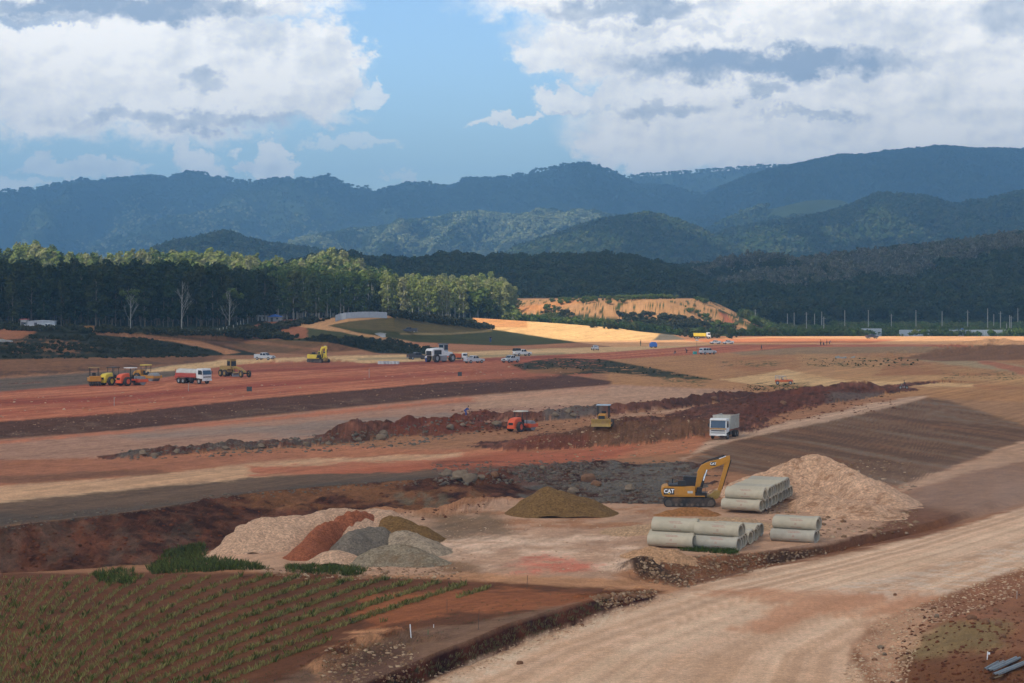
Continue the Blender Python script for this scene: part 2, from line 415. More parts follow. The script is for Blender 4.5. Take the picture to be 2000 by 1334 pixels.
# slope on the right, with diagonal streaks
slope = [(1330, 905), (1400, 866), (1450, 850), (1810, 776), (1850, 782), (2000, 830), (2600, 860), (2600, 900), (2000, 862), (1880, 905), (1780, 950), (1500, 930)]
paint(slope, (118, 88, 68), j=.6)
dg = fbm(Xg + Yg * .34, Yg * .05, 1.6, 5, 71, .65)
paint(slope, (82, 58, 45), j=.25, a=.5, mot=(.0, .12, dg))
paint(slope, (120, 110, 102), j=.25, a=.5, mot=(.06, .16, -dg))
dg2 = fbm(Xg + Yg * .36 + 40, Yg * .06, 2.6, 5, 72, .6)
paint(slope, (130, 88, 60), j=.25, a=.5, mot=(.07, .17, dg2))
paint([(1880, 905), (2000, 862), (2600, 830), (2600, 910), (2000, 905), (1760, 960), (1760, 948)], (168, 132, 108), j=.25)
paint([(1700, 985), (1900, 920), (2000, 900), (2600, 880), (2600, 960), (2000, 985), (1850, 1030), (1700, 1060), (1640, 1070)], (138, 102, 80), j=.4)
paint([(1600, 1000), (1800, 985), (1900, 1010), (1850, 1036), (1700, 1068), (1600, 1085)], (112, 74, 54), j=.7, a=.8)
# track along the slope's crest
paint([(1330, 900), (1380, 862), (1450, 846), (1620, 806), (1770, 775), (1815, 772), (1800, 780), (1640, 818), (1500, 846), (1400, 870)], (172, 140, 120), j=.2)
# left: terraces
band([(-600, 1000), (0, 975), (500, 930), (850, 915), (1000, 905), (1200, 880)], [(-600, 1065), (0, 1030), (250, 1003), (480, 966), (700, 948), (1000, 932), (1200, 905)], (106, 84, 70), j=.15)
band([(-200, 1010), (0, 1005), (300, 985), (600, 945), (900, 925)], [(-200, 1035), (0, 1030), (250, 1003), (480, 966), (900, 948)], (84, 74, 68), j=.5, a=.8)
band([(-600, 905), (0, 880), (240, 895), (700, 870), (830, 880), (1150, 870), (1400, 845)], [(-600, 1000), (0, 975), (500, 930), (850, 915), (1100, 905), (1350, 885)], (164, 106, 74), j=.2)
band([(-600, 960), (0, 950), (300, 925), (500, 900), (900, 885)], [(-600, 1000), (0, 982), (500, 932), (900, 897)], (182, 146, 116), j=.3, a=.85)
band([(-600, 905), (0, 890), (300, 895), (600, 880)], [(-600, 955), (0, 945), (300, 925), (600, 895)], (150, 98, 72), j=.6, a=.8)
band([(500, 912), (800, 898), (1100, 880), (1250, 872)], [(500, 928), (800, 918), (1100, 905), (1200, 895)], (158, 86, 58), j=.6, a=.8)
band([(-300, 940), (100, 925), (300, 915), (330, 922)], [(-300, 955), (100, 940), (300, 928), (330, 926)], (110, 78, 60), j=.4, a=.7)
band([(-600, 890), (0, 858), (500, 814), (850, 780), (1190, 752), (1450, 762)], [(-600, 930), (0, 898), (240, 893), (700, 862), (950, 832), (1300, 800), (1470, 775)], (158, 120, 102), j=.2)
band([(-600, 880), (0, 868), (500, 832), (850, 806), (950, 800)], [(-600, 905), (0, 888), (300, 878), (640, 850), (900, 830)], (132, 116, 110), j=.8, a=.75, mot=(-.08, .1, pn3 + pn1 * .4))
band([(-600, 893), (0, 860), (500, 816), (850, 782), (1190, 755)], [(-600, 900), (0, 866), (500, 824), (850, 790), (1190, 768)], (172, 106, 74), j=.4, a=.9)
band([(950, 770), (1190, 756), (1450, 762)], [(900, 800), (1200, 790), (1450, 772)], (170, 134, 112), j=.6, a=.8)
# embankment
band([(-600, 850), (0, 821), (250, 803), (500, 777), (850, 746), (1100, 730), (1195, 745)], [(-600, 890), (0, 858), (250, 839), (500, 813), (850, 778), (1190, 751)], (92, 62, 50), j=.12)
band([(-600, 870), (0, 840), (500, 800), (900, 765)], [(-600, 890), (0, 856), (500, 811), (900, 772)], (108, 86, 74), j=.6, a=.6, mot=(-.02, .1, pn2))
# runway
run = [(-600, 780), (0, 763), (170, 750), (330, 735), (440, 722), (640, 714), (850, 706), (1000, 697), (1180, 689), (1290, 680), (1420, 674), (1900, 671), (1900, 676), (1560, 678), (1400, 690), (1190, 702), (1150, 736), (1100, 731), (850, 748), (500, 779), (250, 805), (0, 823), (-600, 855)]
paint(run, (164, 98, 68), j=.12)
paint(run, (142, 70, 48), j=.15, a=.8, mot=(.02, .14, stre))
paint(run, (190, 122, 86), j=.15, a=.6, mot=(.02, .16, -stre))
band([(-300, 790), (200, 775), (500, 750), (900, 725), (1100, 715)], [(-300, 800), (200, 786), (500, 758), (900, 731), (1100, 720)], (140, 68, 48), j=.4, a=.8)
band([(400, 722), (640, 713), (850, 705), (1050, 695), (1120, 694)], [(400, 730), (640, 722), (850, 711), (1050, 700), (1120, 697)], (134, 66, 46), j=.2, a=.9)
paint([(930, 712), (1080, 708), (1120, 722), (1080, 738), (900, 748)], (150, 88, 60), j=.8, a=.6)
# pale haul strip behind the runway, grey strip on the left
band([(-600, 750), (0, 740), (250, 722), (420, 705)], [(-600, 782), (0, 765), (170, 751), (330, 736), (400, 726)], (104, 88, 78), j=.15)
band([(280, 722), (420, 704), (620, 697), (850, 690), (1000, 684), (1200, 677), (1400, 668)], [(280, 728), (440, 717), (640, 712), (850, 704), (1000, 696), (1200, 687), (1400, 673)], (186, 152, 112), j=.15)
band([(380, 725), (450, 712), (560, 706), (680, 706), (720, 711)], [(380, 736), (450, 724), (640, 716), (720, 713)], (150, 88, 62), j=.2)
band([(700, 700), (850, 696), (1000, 692), (1100, 689)], [(700, 703), (850, 700), (1000, 696), (1100, 692)], (130, 118, 92), j=.4, a=.8)
# banks and grass on the left
band([(-600, 720), (0, 700), (250, 700), (440, 692)], [(-600, 755), (0, 736), (200, 723), (420, 706)], (124, 86, 58), j=.2)
band([(-600, 735), (0, 722), (200, 712), (400, 698)], [(-600, 757), (0, 737), (200, 724), (400, 706)], (84, 62, 48), j=.5, a=.7, mot=(-.05, .1, pn2))
band([(-600, 660), (0, 645), (80, 640), (180, 648), (420, 670), (500, 690)], [(-600, 725), (0, 702), (440, 694), (500, 694)], (46, 48, 24), j=.12)
paint([(-200, 640), (80, 640), (60, 652), (40, 662), (-200, 668)], (150, 96, 62), j=.4)
paint([(70, 668), (150, 664), (170, 690), (110, 690)], (134, 92, 60), j=.6, mot=(-.08, .05, pn2))
paint([(0, 655), (120, 660), (200, 680), (160, 695), (0, 690)], (120, 84, 54), j=1.6, a=.8, mot=(.02, .1, pn2))
paint([(180, 650), (440, 668), (500, 688), (560, 690), (640, 672), (640, 660), (520, 664), (420, 652)], (104, 88, 54), j=.15)
paint([(320, 655), (450, 662), (640, 668), (700, 684), (600, 692), (480, 686)], (112, 78, 54), j=.4, a=.7)
paint([(180, 647), (260, 651), (380, 664), (470, 688), (440, 693), (420, 684), (330, 666), (180, 653)], (160, 112, 76), j=.12)
paint([(350, 656), (420, 655), (520, 668), (640, 684), (620, 684), (500, 672)], (144, 98, 66), j=.1, a=.7)
band([(560, 660), (640, 655), (760, 664), (860, 684), (870, 690)], [(560, 664), (640, 668), (740, 690), (860, 694), (870, 694)], (44, 48, 22), j=.15)
# knoll
band([(560, 640), (640, 630), (770, 612), (880, 625), (1000, 648), (1130, 668)], [(560, 664), (640, 660), (720, 662), (800, 668), (900, 674), (1000, 676), (1130, 669)], (74, 74, 38), j=.08)
band([(640, 632), (770, 614), (880, 628), (960, 642)], [(640, 636), (760, 648), (880, 650), (960, 646)], (100, 84, 48), j=.3, a=.8)
paint([(440, 655), (480, 640), (530, 625), (600, 622), (600, 660), (560, 662), (530, 658)], (146, 92, 62), j=.2)
paint([(545, 632), (640, 620), (770, 612), (800, 618), (740, 622), (680, 628), (640, 636), (700, 650), (800, 666), (880, 684), (900, 694), (860, 690), (770, 668), (660, 648), (600, 640)], (176, 132, 90), j=.1)
paint([(780, 650), (880, 650), (960, 645), (960, 648), (880, 654), (780, 654)], (130, 110, 72), j=.1)
paint([(780, 667), (900, 672), (1000, 676), (1120, 670), (1120, 676), (1000, 682), (860, 684)], (160, 108, 74), j=.1)
# sand bank and the far end of the runway, coloured as they read in sun
paint([(925, 606), (1000, 622), (1100, 630), (1200, 637), (1300, 652), (1325, 662), (1230, 668), (1125, 668), (1040, 655), (925, 638)], (240, 190, 128), j=.06, k=1.25)
paint([(925, 606), (1030, 620), (1030, 640), (925, 638)], (235, 160, 90), j=.06, k=1.4, a=.8)
paint([(1290, 652), (1310, 652), (1350, 668), (1270, 668)], (110, 100, 90), j=.06)
paint([(1125, 668), (1400, 662), (1500, 657), (3000, 650), (3000, 673), (1900, 673), (1450, 672), (1200, 678)], (240, 180, 128), j=.05, k=1.4)
paint([(1330, 664), (1500, 660), (1760, 663), (1700, 670), (1400, 670)], (226, 142, 92), j=.05, k=1.4)
# green ground behind it and the cut hill
m = (Yg > 862) & (Yg < 1400)
veg = np.array(alb((66, 70, 36)))
COL[m] = veg * (1 + pn2[m][:, None] * .8)
m = (mesa_t > .12) & (pn2 + pn1 * 1.2 + (mesa_t - .45) * .8 > -.06)
COL[m] = np.array(alb((186, 140, 96), 1.25))
m = (mesa_t > .3) & (mesa_t < .97) & (pn2 * 1.2 + pn4 > .18)
COL[m] = np.array(alb((60, 66, 32)))
paint([(1000, 600), (1120, 586), (1140, 590), (1060, 604), (1010, 612)], (210, 146, 88), j=.1, k=1.4)
paint([(1415, 612), (1440, 634), (1425, 636), (1400, 612)], (150, 88, 58), j=.2)
# vegetated patches on the platform
paint([(1000, 712), (1080, 699), (1180, 702), (1280, 720), (1390, 741), (1340, 742), (1200, 728), (1100, 732), (1020, 722)], (58, 54, 26), j=.2, mot=(-.22, -.1, pn2 + pn4 * .5))
paint([(1030, 722), (1100, 718), (1160, 722), (1100, 730), (1040, 730)], (140, 98, 58), j=.5, a=.8)
for (x0, y0, x1, y1, th) in [(1420, 706, 1520, 714, .1), (1580, 700, 1800, 716, .12), (1480, 748, 1580, 760, .06), (1600, 758, 1750, 768, .1), (1300, 738, 1380, 752, .12), (1850, 728, 1990, 740, .14)]:
    paint([(x0, y0), (x1, y0), (x1, y1), (x0, y1)], (84, 78, 42), j=1, mot=(th, th + .06, pn4 + pn2))
# ridge soils
r1 = rough > .25
sel = r1 & (ROW < 960) & (ROW > 745) & ~isbank & ~isD
COL[sel] = np.array(alb((104, 66, 52))) * (1 + (pn2[sel] * 1.4 + pn4[sel] * 1.2)[:, None])
def tint(P, c, a=1, cond=sel, **k):
    paint(P, c, j=.5, a=a, cond=cond, **k)
tint([(230, 860), (620, 850), (620, 900), (230, 900)], (92, 82, 78), .9, mot=(-.1, .06, pn2))
tint([(760, 800), (960, 790), (960, 850), (760, 850)], (112, 60, 40), .9)
tint([(620, 850), (900, 835), (1000, 840), (800, 870), (620, 880)], (88, 70, 56), .8, mot=(-.1, .05, pn1))
tint([(1060, 790), (1180, 785), (1180, 830), (1060, 830)], (100, 88, 84), .9)
tint([(1180, 760), (1480, 750), (1480, 810), (1180, 820)], (88, 56, 44), .9, mot=(-.12, .05, pn1))
tint([(1500, 755), (1750, 760), (1750, 810), (1450, 812)], (98, 54, 38), .85, mot=(-.1, .05, pn2))
tint([(1010, 820), (1400, 820), (1400, 900), (1010, 900)], (112, 78, 56), .9, mot=(-.2, .0, pn1))
tint([(1010, 850), (1150, 850), (1150, 905), (1010, 905)], (112, 60, 42), .8)
tint([(1620, 765), (1760, 765), (1760, 790), (1620, 790)], (104, 92, 88), .7)
# road cut between the mounds
paint([(1150, 818), (1300, 800), (1400, 790), (1500, 772), (1500, 777), (1400, 797), (1200, 818)], (168, 134, 112), j=.3, a=.8, cond=~sel)
# bank face
bk = isbank & (PXg + pn2 * 150 < 1385)
cb_ = np.array(alb((86, 54, 40)))
COL[bk] = cb_ * (1 + (pn2[bk] * 1.2 + pn4[bk] * 1.2)[:, None])
paint([(-300, 1020), (950, 930), (1000, 1000), (-300, 1130)], (118, 68, 44), j=.5, a=.4, cond=bk, mot=(.04, .14, fbm(Xg, Yg * .35, 1.5, 4, 81, .6)))
paint([(-300, 1030), (400, 1000), (400, 1110), (-300, 1120)], (92, 82, 74), j=.5, a=.35, cond=bk, mot=(.06, .14, fbm(Xg, Yg * .4, 2.2, 4, 82, .6)))
paint([(450, 940), (950, 930), (950, 1010), (450, 990)], (124, 84, 52), j=.5, a=.8, cond=bk, mot=(-.1, .05, pn2))
paint([(735, 965), (920, 960), (960, 1010), (740, 1010)], (104, 92, 78), j=.5, a=.8, cond=bk, mot=(-.05, .08, fbm(Xg, Yg * .3, 1.2, 4, 83, .6)))
paint([(1000, 900), (1420, 900), (1420, 990), (1000, 990)], (98, 92, 90), j=.5, a=.95, cond=bk, mot=(-.14, .0, pn2))
paint([(860, 900), (1180, 900), (1100, 945), (900, 960)], (110, 66, 48), j=.5, a=.6, mot=(-.05, .06, pn2))
# yard
yard = [(400, 1100), (620, 1004), (850, 1002), (980, 974), (1290, 986), (1420, 983), (1800, 975), (1700, 1040), (1600, 1068), (1400, 1086), (1260, 1095), (1200, 1125), (1230, 1148), (560, 1130)]
paint(yard, (170, 134, 112), j=.2)
paint([(860, 1040), (1100, 1035), (1260, 1060), (1250, 1110), (1000, 1115), (840, 1100)], (196, 166, 148), j=1, a=.8, mot=(-.15, .08, pn2))
paint([(830, 1000), (1290, 990), (1250, 1035), (900, 1040)], (148, 102, 70), j=.8, a=.85, mot=(-.1, .08, pn2))
paint([(760, 1010), (960, 1005), (1000, 1040), (850, 1050)], (112, 92, 74), j=.9, a=.8, mot=(-.1, .06, pn1))
paint([(980, 1100), (1060, 1088), (1160, 1098), (1150, 1118), (1000, 1122)], (176, 88, 64), j=.8, a=.8, mot=(-.2, .05, pn2))
paint([(860, 1095), (930, 1100), (940, 1120), (850, 1120)], (120, 88, 62), j=.8, a=.8)
paint([(500, 1125), (900, 1120), (1330, 1135), (1330, 1160), (950, 1150), (600, 1140)], (168, 122, 88), j=.25)
paint([(1230, 1088), (1400, 1086), (1620, 1068), (1720, 1046), (1850, 1012), (1850, 1040), (1700, 1072), (1500, 1112), (1330, 1150), (1250, 1130)], (122, 80, 54), j=.2)
paint([(1235, 1090), (1340, 1092), (1330, 1140), (1250, 1120)], (70, 54, 44), j=.8, a=.9, mot=(-.15, 0, pn2))
paint([(1340, 1100), (1620, 1070), (1500, 1110), (1340, 1145)], (84, 64, 50), j=.8, a=.8, mot=(-.05, .08, pn2))
# field and the bare ground right of it
paint([(-600, 1121), (300, 1118), (560, 1118), (900, 1132), (1300, 1155), (1200, 1185), (850, 1320), (500, 1600), (-1900, 1700), (-1900, 1121)], (106, 67, 43), j=.15)
paint([(700, 1160), (1000, 1150), (1250, 1160), (1150, 1190), (900, 1200), (700, 1240)], (140, 84, 48), j=.6)
paint([(520, 1334), (760, 1240), (1150, 1172), (1250, 1160), (1180, 1175), (1000, 1218), (830, 1290), (700, 1350), (520, 1400)], (122, 92, 74), j=.25)
paint([(600, 1300), (700, 1230), (760, 1225), (720, 1270), (640, 1334)], (176, 128, 92), j=.8, a=.8)
paint([(640, 1270), (780, 1255), (830, 1290), (760, 1340), (640, 1360)], (100, 72, 60), j=.8, a=.9)
isb2 = isB & (PXg > -300)
COL[isb2] = np.array(alb((78, 42, 28))) * (1 + (pn4[isb2] * 1.6)[:, None])
# road
road = [(500, 1600), (820, 1340), (1000, 1262), (1200, 1192), (1320, 1156), (1340, 1147), (1500, 1110), (1700, 1070), (1850, 1036), (2000, 990), (2200, 930), (2600, 860), (2600, 1000), (2150, 1060), (2000, 1112), (1850, 1160), (1700, 1222), (1660, 1280), (1700, 1340), (1750, 1600)]
paint(road, (194, 160, 138), j=.12)
_cy2 = [60, 90, 109, 118, 126, 135, 146, 160, 173, 190, 230]; _cx2 = [6, 4.6, 5.5, 8.5, 12.6, 18.0, 25.6, 35, 43, 53, 75]
_xl = np.interp(Yg, [60, 80, 109, 120.5, 142, 166, 198, 240], [-30, -18, -4.9, 0, 11.4, 29, 49, 75]); _xr = np.interp(Yg, [60, 80, 109, 117.5, 130, 154, 200, 240], [15, 16, 17.5, 19, 24.8, 38.6, 66, 90])
_ac = (Xg - _xl) / (_xr - _xl) * 20
rs = fbm(_ac, Yg * .006, .9, 4, 91, .55)
paint(road, (202, 174, 150), j=.1, a=.5, mot=(.0, .14, rs))
paint(road, (166, 128, 100), j=.1, a=.45, mot=(.0, .16, -rs))
paint(road, (178, 138, 108), j=.3, a=.3, mot=(.06, .2, -pn1))
paint([(1330, 1150), (1480, 1150), (1640, 1160), (1800, 1150), (1860, 1170), (1760, 1200), (1600, 1200), (1500, 1240), (1450, 1230), (1540, 1180)], (172, 114, 78), j=.8, a=.6)
paint([(860, 1330), (1010, 1262), (1200, 1196), (1230, 1200), (1040, 1272), (920, 1340)], (200, 180, 162), j=.5, a=.6, mot=(-.1, .1, pn4))
paint([(1640, 1150), (2000, 1060), (2100, 1060), (2000, 1112), (1850, 1162), (1740, 1170)], (188, 168, 156), j=.4, a=.6, mot=(-.05, .1, pn4))
# lower right corner
cor = [(1700, 1222), (1850, 1160), (2000, 1112), (2600, 1000), (2600, 1700), (1760, 1700), (1700, 1340), (1660, 1280)]
paint(cor, (136, 92, 66), j=.25)
paint([(1740, 1290), (1850, 1215), (1960, 1215), (1960, 1265), (1800, 1290)], (124, 104, 72), j=.7, a=.9)
paint([(1700, 1222), (1780, 1190), (1850, 1180), (1800, 1230), (1750, 1290), (1760, 1334), (1700, 1334), (1670, 1280)], (178, 138, 112), j=.6, a=.85)
paint([(1760, 1290), (2100, 1270), (2100, 1500), (1760, 1500)], (104, 68, 44), j=.6, a=.8)
paint([(1780, 1170), (2000, 1130), (2000, 1180), (1900, 1210)], (150, 98, 70), j=.5, a=.7, mot=(-.1, .1, pn2))
# general mottling of all soils
_al = Xg * .46 + Yg * .89; _ac3 = Xg * .89 - Yg * .46
rut = fbm(_al * .012, _ac3, .55, 4, 66, .7)
rut = np.where((Yg < 260) & (Xg > _cx2[2] * 0 + (Yg - 150) * .05), rs * .35, rut)
mott = 1 + (rut * .6 + pn2 * .3 + pn1 * .22 + pn4 * .34 + stre * .35)
_l = COL.mean(-1, keepdims=True)
COL = _l + (COL - _l) * .84
COL = .30 * (np.maximum(COL, .004) / .30) ** 1.17  # soil contrast raised to stand in for deeper shading
_sm = inpoly(PXg, ROW, slope)
mott = 1 + (mott - 1) * np.where(_sm, .55, 1)
_rm = inpoly(PXg + pn2 * 30, ROW + pn2 * 8, road)
mott = 1 + (mott - 1) * np.where(_rm, .3, 1) + np.where(_rm, fbm(_ac, Yg * .004, .8, 4, 92, .6) * .32, 0)
COL = np.clip(COL * mott[:, :, None], 0.01, .8)

def mesh_grid(name, X, Y, Z, mat, col=None, extra=None, smooth=False):
    nr, nc = X.shape
    me = bpy.data.meshes.new(name)
    V = np.stack([X, Y, Z], -1).reshape(-1, 3).astype(np.float32)
    idx = np.arange(nr * nc).reshape(nr, nc)
    q = np.stack([idx[:-1, :-1], idx[:-1, 1:], idx[1:, 1:], idx[1:, :-1]], -1).reshape(-1, 4)
    me.vertices.add(len(V)); me.vertices.foreach_set('co', V.ravel())
    me.loops.add(q.size); me.loops.foreach_set('vertex_index', q.ravel().astype(np.int32))
    me.polygons.add(len(q)); me.polygons.foreach_set('loop_start', (np.arange(len(q)) * 4).astype(np.int32))
    me.polygons.foreach_set('loop_total', np.full(len(q), 4, np.int32))
    me.polygons.foreach_set('use_smooth', np.full(len(q), smooth))
    me.update(calc_edges=True)
    if col is not None:
        a = me.color_attributes.new('soil', 'FLOAT_COLOR', 'POINT')
        cc = np.ones((nr * nc, 4), np.float32); cc[:, :3] = col.reshape(-1, 3)
        a.data.foreach_set('color', cc.ravel())
    me.materials.append(mat)
    return me

# ------------------------------------------------------------------ materials
MATS = {}
def newmat(name):
    m = bpy.data.materials.new(name); m.use_nodes = True
    nt = m.node_tree; nt.nodes.clear()
    out = nt.nodes.new('ShaderNodeOutputMaterial')
    b = nt.nodes.new('ShaderNodeBsdfPrincipled')
    b.inputs['Specular IOR Level'].default_value = 0.2
    nt.links.new(b.outputs[0], out.inputs[0])
    return m, nt, b, out
def nmix(nt, f, a, b, blend='MIX'):
    n = nt.nodes.new('ShaderNodeMix'); n.data_type = 'RGBA'; n.blend_type = blend
    for s, v in ((n.inputs[0], f), (n.inputs[6], a), (n.inputs[7], b)):
        if isinstance(v, (int, float)): s.default_value = v
        elif isinstance(v, tuple): s.default_value = v if len(v) == 4 else v + (1,)
        else: nt.links.new(v, s)
    return n.outputs[2]
def ntex(nt, scale, detail=4, rough=.6, sc=(1, 1, 1), coord='Object', dist=0):
    tc = nt.nodes.new('ShaderNodeTexCoord')
    mp = nt.nodes.new('ShaderNodeMapping'); mp.inputs['Scale'].default_value = sc
    nt.links.new(tc.outputs[coord], mp.inputs[0])
    n = nt.nodes.new('ShaderNodeTexNoise')
    n.inputs['Scale'].default_value = scale; n.inputs['Detail'].default_value = detail; n.inputs['Roughness'].default_value = rough
    n.inputs['Distortion'].default_value = dist
    nt.links.new(mp.outputs[0], n.inputs['Vector'])
    return n.outputs['Fac']
def nramp(nt, fac, a, b, va=0.0, vb=1.0):
    r = nt.nodes.new('ShaderNodeMapRange'); nt.links.new(fac, r.inputs[0])
    r.inputs[1].default_value = a; r.inputs[2].default_value = b; r.inputs[3].default_value = va; r.inputs[4].default_value = vb
    return r.outputs[0]
def nbump(nt, b, h, dist, strength=1.0):
    n = nt.nodes.new('ShaderNodeBump'); n.inputs['Distance'].default_value = dist; n.inputs['Strength'].default_value = strength
    nt.links.new(h, n.inputs['Height']); nt.links.new(n.outputs[0], b.inputs['Normal'])
def ground_mat():
    m, nt, b, out = newmat('soil')
    at = nt.nodes.new('ShaderNodeAttribute'); at.attribute_name = 'soil'
    n1 = ntex(nt, 3.2, 5, .7); n2 = ntex(nt, .5, 5, .65); n3 = ntex(nt, 13, 2, .7)
    c = nmix(nt, 1.0, at.outputs['Color'], (1, 1, 1), 'MULTIPLY')
    f1 = nramp(nt, n1, .3, .7, .80, 1.20); f2 = nramp(nt, n2, .3, .7, .88, 1.12); f3 = nramp(nt, n3, .34, .66, .80, 1.20)
    def mul(a, f):
        v = nt.nodes.new('ShaderNodeVectorMath'); v.operation = 'SCALE'
        nt.links.new(a, v.inputs[0]); nt.links.new(f, v.inputs['Scale']); return v.outputs[0]
    c = mul(mul(mul(c, f1), f2), f3)
    nt.links.new(c, b.inputs['Base Color'])
    b.inputs['Roughness'].default_value = .95; b.inputs['Specular IOR Level'].default_value = .08
    nbump(nt, b, n1, .08, .7)
    return m
M_SOIL = ground_mat()
def plain(name, col, rough=.6, metal=0.0, var=.12, scale=3.0, bump=0.0, spec=.3, dirt=None):
    if name in MATS: return MATS[name]
    m, nt, b, out = newmat(name)
    n = ntex(nt, scale, 4, .65)
    lo = tuple(max(0, v * (1 - var)) for v in col); hi = tuple(min(1, v * (1 + var)) for v in col)
    c = nmix(nt, nramp(nt, n, .3, .7), lo, hi)
    if dirt:
        n2 = ntex(nt, 1.1, 5, .7)
        c = nmix(nt, nramp(nt, n2, .42, .7, 0, dirt), c, (.30, .19, .12))
    nt.links.new(c, b.inputs['Base Color'])
    b.inputs['Roughness'].default_value = rough; b.inputs['Metallic'].default_value = metal; b.inputs['Specular IOR Level'].default_value = spec
    if bump: nbump(nt, b, n, bump)
    MATS[name] = m
    return m

# ------------------------------------------------------------------ object helpers
def link(o, parent=None, loc=None):
    C.objects.link(o)
    if parent is not None: o.parent = parent
    if loc is not None: o.location = loc
    return o
def tag(o, label=None, cat=None, group=None, kind=None):
    if label: o['label'] = label
    if cat: o['category'] = cat
    if group: o['group'] = group
    if kind: o['kind'] = kind
    return o
def empty(name, loc, rz=0.0, label=None, cat=None, group=None, tilt=(0, 0)):
    o = bpy.data.objects.new(name, None); o.empty_display_size = .3
    C.objects.link(o); o.location = loc; o.rotation_euler = (tilt[0], tilt[1], rz)
    return tag(o, label, cat, group)
def copy_tree(o, parent=None):
    c = o.copy(); C.objects.link(c)
    if parent is not None: c.parent = parent
    for ch in list(o.children):
        copy_tree(ch, c)
    return c
class MB:
    def __init__(s): s.v = []; s.f = []
    def add(s, V, Fs):
        o = len(s.v); s.v += [tuple(p) for p in V]; s.f += [tuple(i + o for i in f) for f in Fs]; return s
    def box(s, x, y, z, sx, sy, sz, tx=1.0, ty=1.0, ox=0.0, ry=0.0):
        """centre x,y and base z; tx,ty shrink the top; ox shifts the top; ry pitch about its centre"""
        V = []
        for k, (fx, fy, o) in enumerate(((1, 1, 0), (tx, ty, ox))):
            for a, b in ((-1, -1), (1, -1), (1, 1), (-1, 1)):
                V.append([a * sx / 2 * fx + o, b * sy / 2 * fy, (k - .5) * sz])
        c, sn = math.cos(ry), math.sin(ry)
        V = [(x + p[0] * c + p[2] * sn, y + p[1], z + sz / 2 - p[0] * sn + p[2] * c) for p in V]
        return s.add(V, [(3, 2, 1, 0), (4, 5, 6, 7), (0, 1, 5, 4), (1, 2, 6, 5), (2, 3, 7, 6), (3, 0, 4, 7)])
    def prism(s, prof, y0, y1):
        n = len(prof)
        A = sum(prof[i][0] * prof[(i + 1) % n][1] - prof[(i + 1) % n][0] * prof[i][1] for i in range(n))
        if A < 0: prof = prof[::-1]
        V = [(p[0], y0, p[1]) for p in prof] + [(p[0], y1, p[1]) for p in prof]
        Fs = [tuple(range(n)), tuple(range(2 * n - 1, n - 1, -1))] + [(i, i + n, (i + 1) % n + n, (i + 1) % n) for i in range(n)]
        return s.add(V, Fs)
    def cyl(s, p0, p1, r0, r1=None, n=14, cap=True):
        r1 = r0 if r1 is None else r1
        p0 = Vector(p0); p1 = Vector(p1); d = (p1 - p0)
        if d.length < 1e-6: return s
        q = d.to_track_quat('Z', 'Y')
        V = []
        for p, r in ((p0, r0), (p1, r1)):
            for i in range(n):
                a = 2 * math.pi * i / n
                V.append(p + q @ Vector((math.cos(a) * r, math.sin(a) * r, 0)))
        Fs = [(i, (i + 1) % n, (i + 1) % n + n, i + n) for i in range(n)]
        if cap: Fs += [tuple(range(n - 1, -1, -1)), tuple(range(n, 2 * n))]
        return s.add(V, Fs)
    def lathe(s, prof, p0, axis, n=20):
        """prof: (distance along axis, radius), closed where radius is 0"""
        p0 = Vector(p0); q = Vector(axis).to_track_quat('Z', 'Y')
        V = []; Fs = []
        for (t, r) in prof:
            for i in range(n):
                a = 2 * math.pi * i / n
                V.append(p0 + q @ Vector((math.cos(a) * r, math.sin(a) * r, t)))
        m = len(prof)
        for k in range(m - 1):
            for i in range(n):
                Fs.append((k * n + i, k * n + (i + 1) % n, (k + 1) * n + (i + 1) % n, (k + 1) * n + i))
        return s.add(V, Fs)
    def path(s, pts, r, n=8):
        for a, b in zip(pts[:-1], pts[1:]): s.cyl(a, b, r, n=n)
        return s
    def build(s, name, mat, parent=None, smooth=False, bevel=0.0, loc=None):
        me = bpy.data.meshes.new(name); me.from_pydata(s.v, [], s.f); me.materials.append(mat)
        if smooth:
            me.polygons.foreach_set('use_smooth', [True] * len(me.polygons))
            try: me.set_sharp_from_angle(angle=math.radians(40))
            except Exception: pass
        o = bpy.data.objects.new(name, me); link(o, parent, loc)
        if bevel:
            b = o.modifiers.new('bevel', 'BEVEL'); b.width = bevel; b.segments = 1; b.limit_method = 'ANGLE'
        return o

g = mesh_grid('ground', Xg, Yg, Zg, M_SOIL, COL)
go = bpy.data.objects.new('ground', g); link(go)
tag(go, 'red brown earthworks site stepped in terraces with haul roads', 'ground', kind='structure')

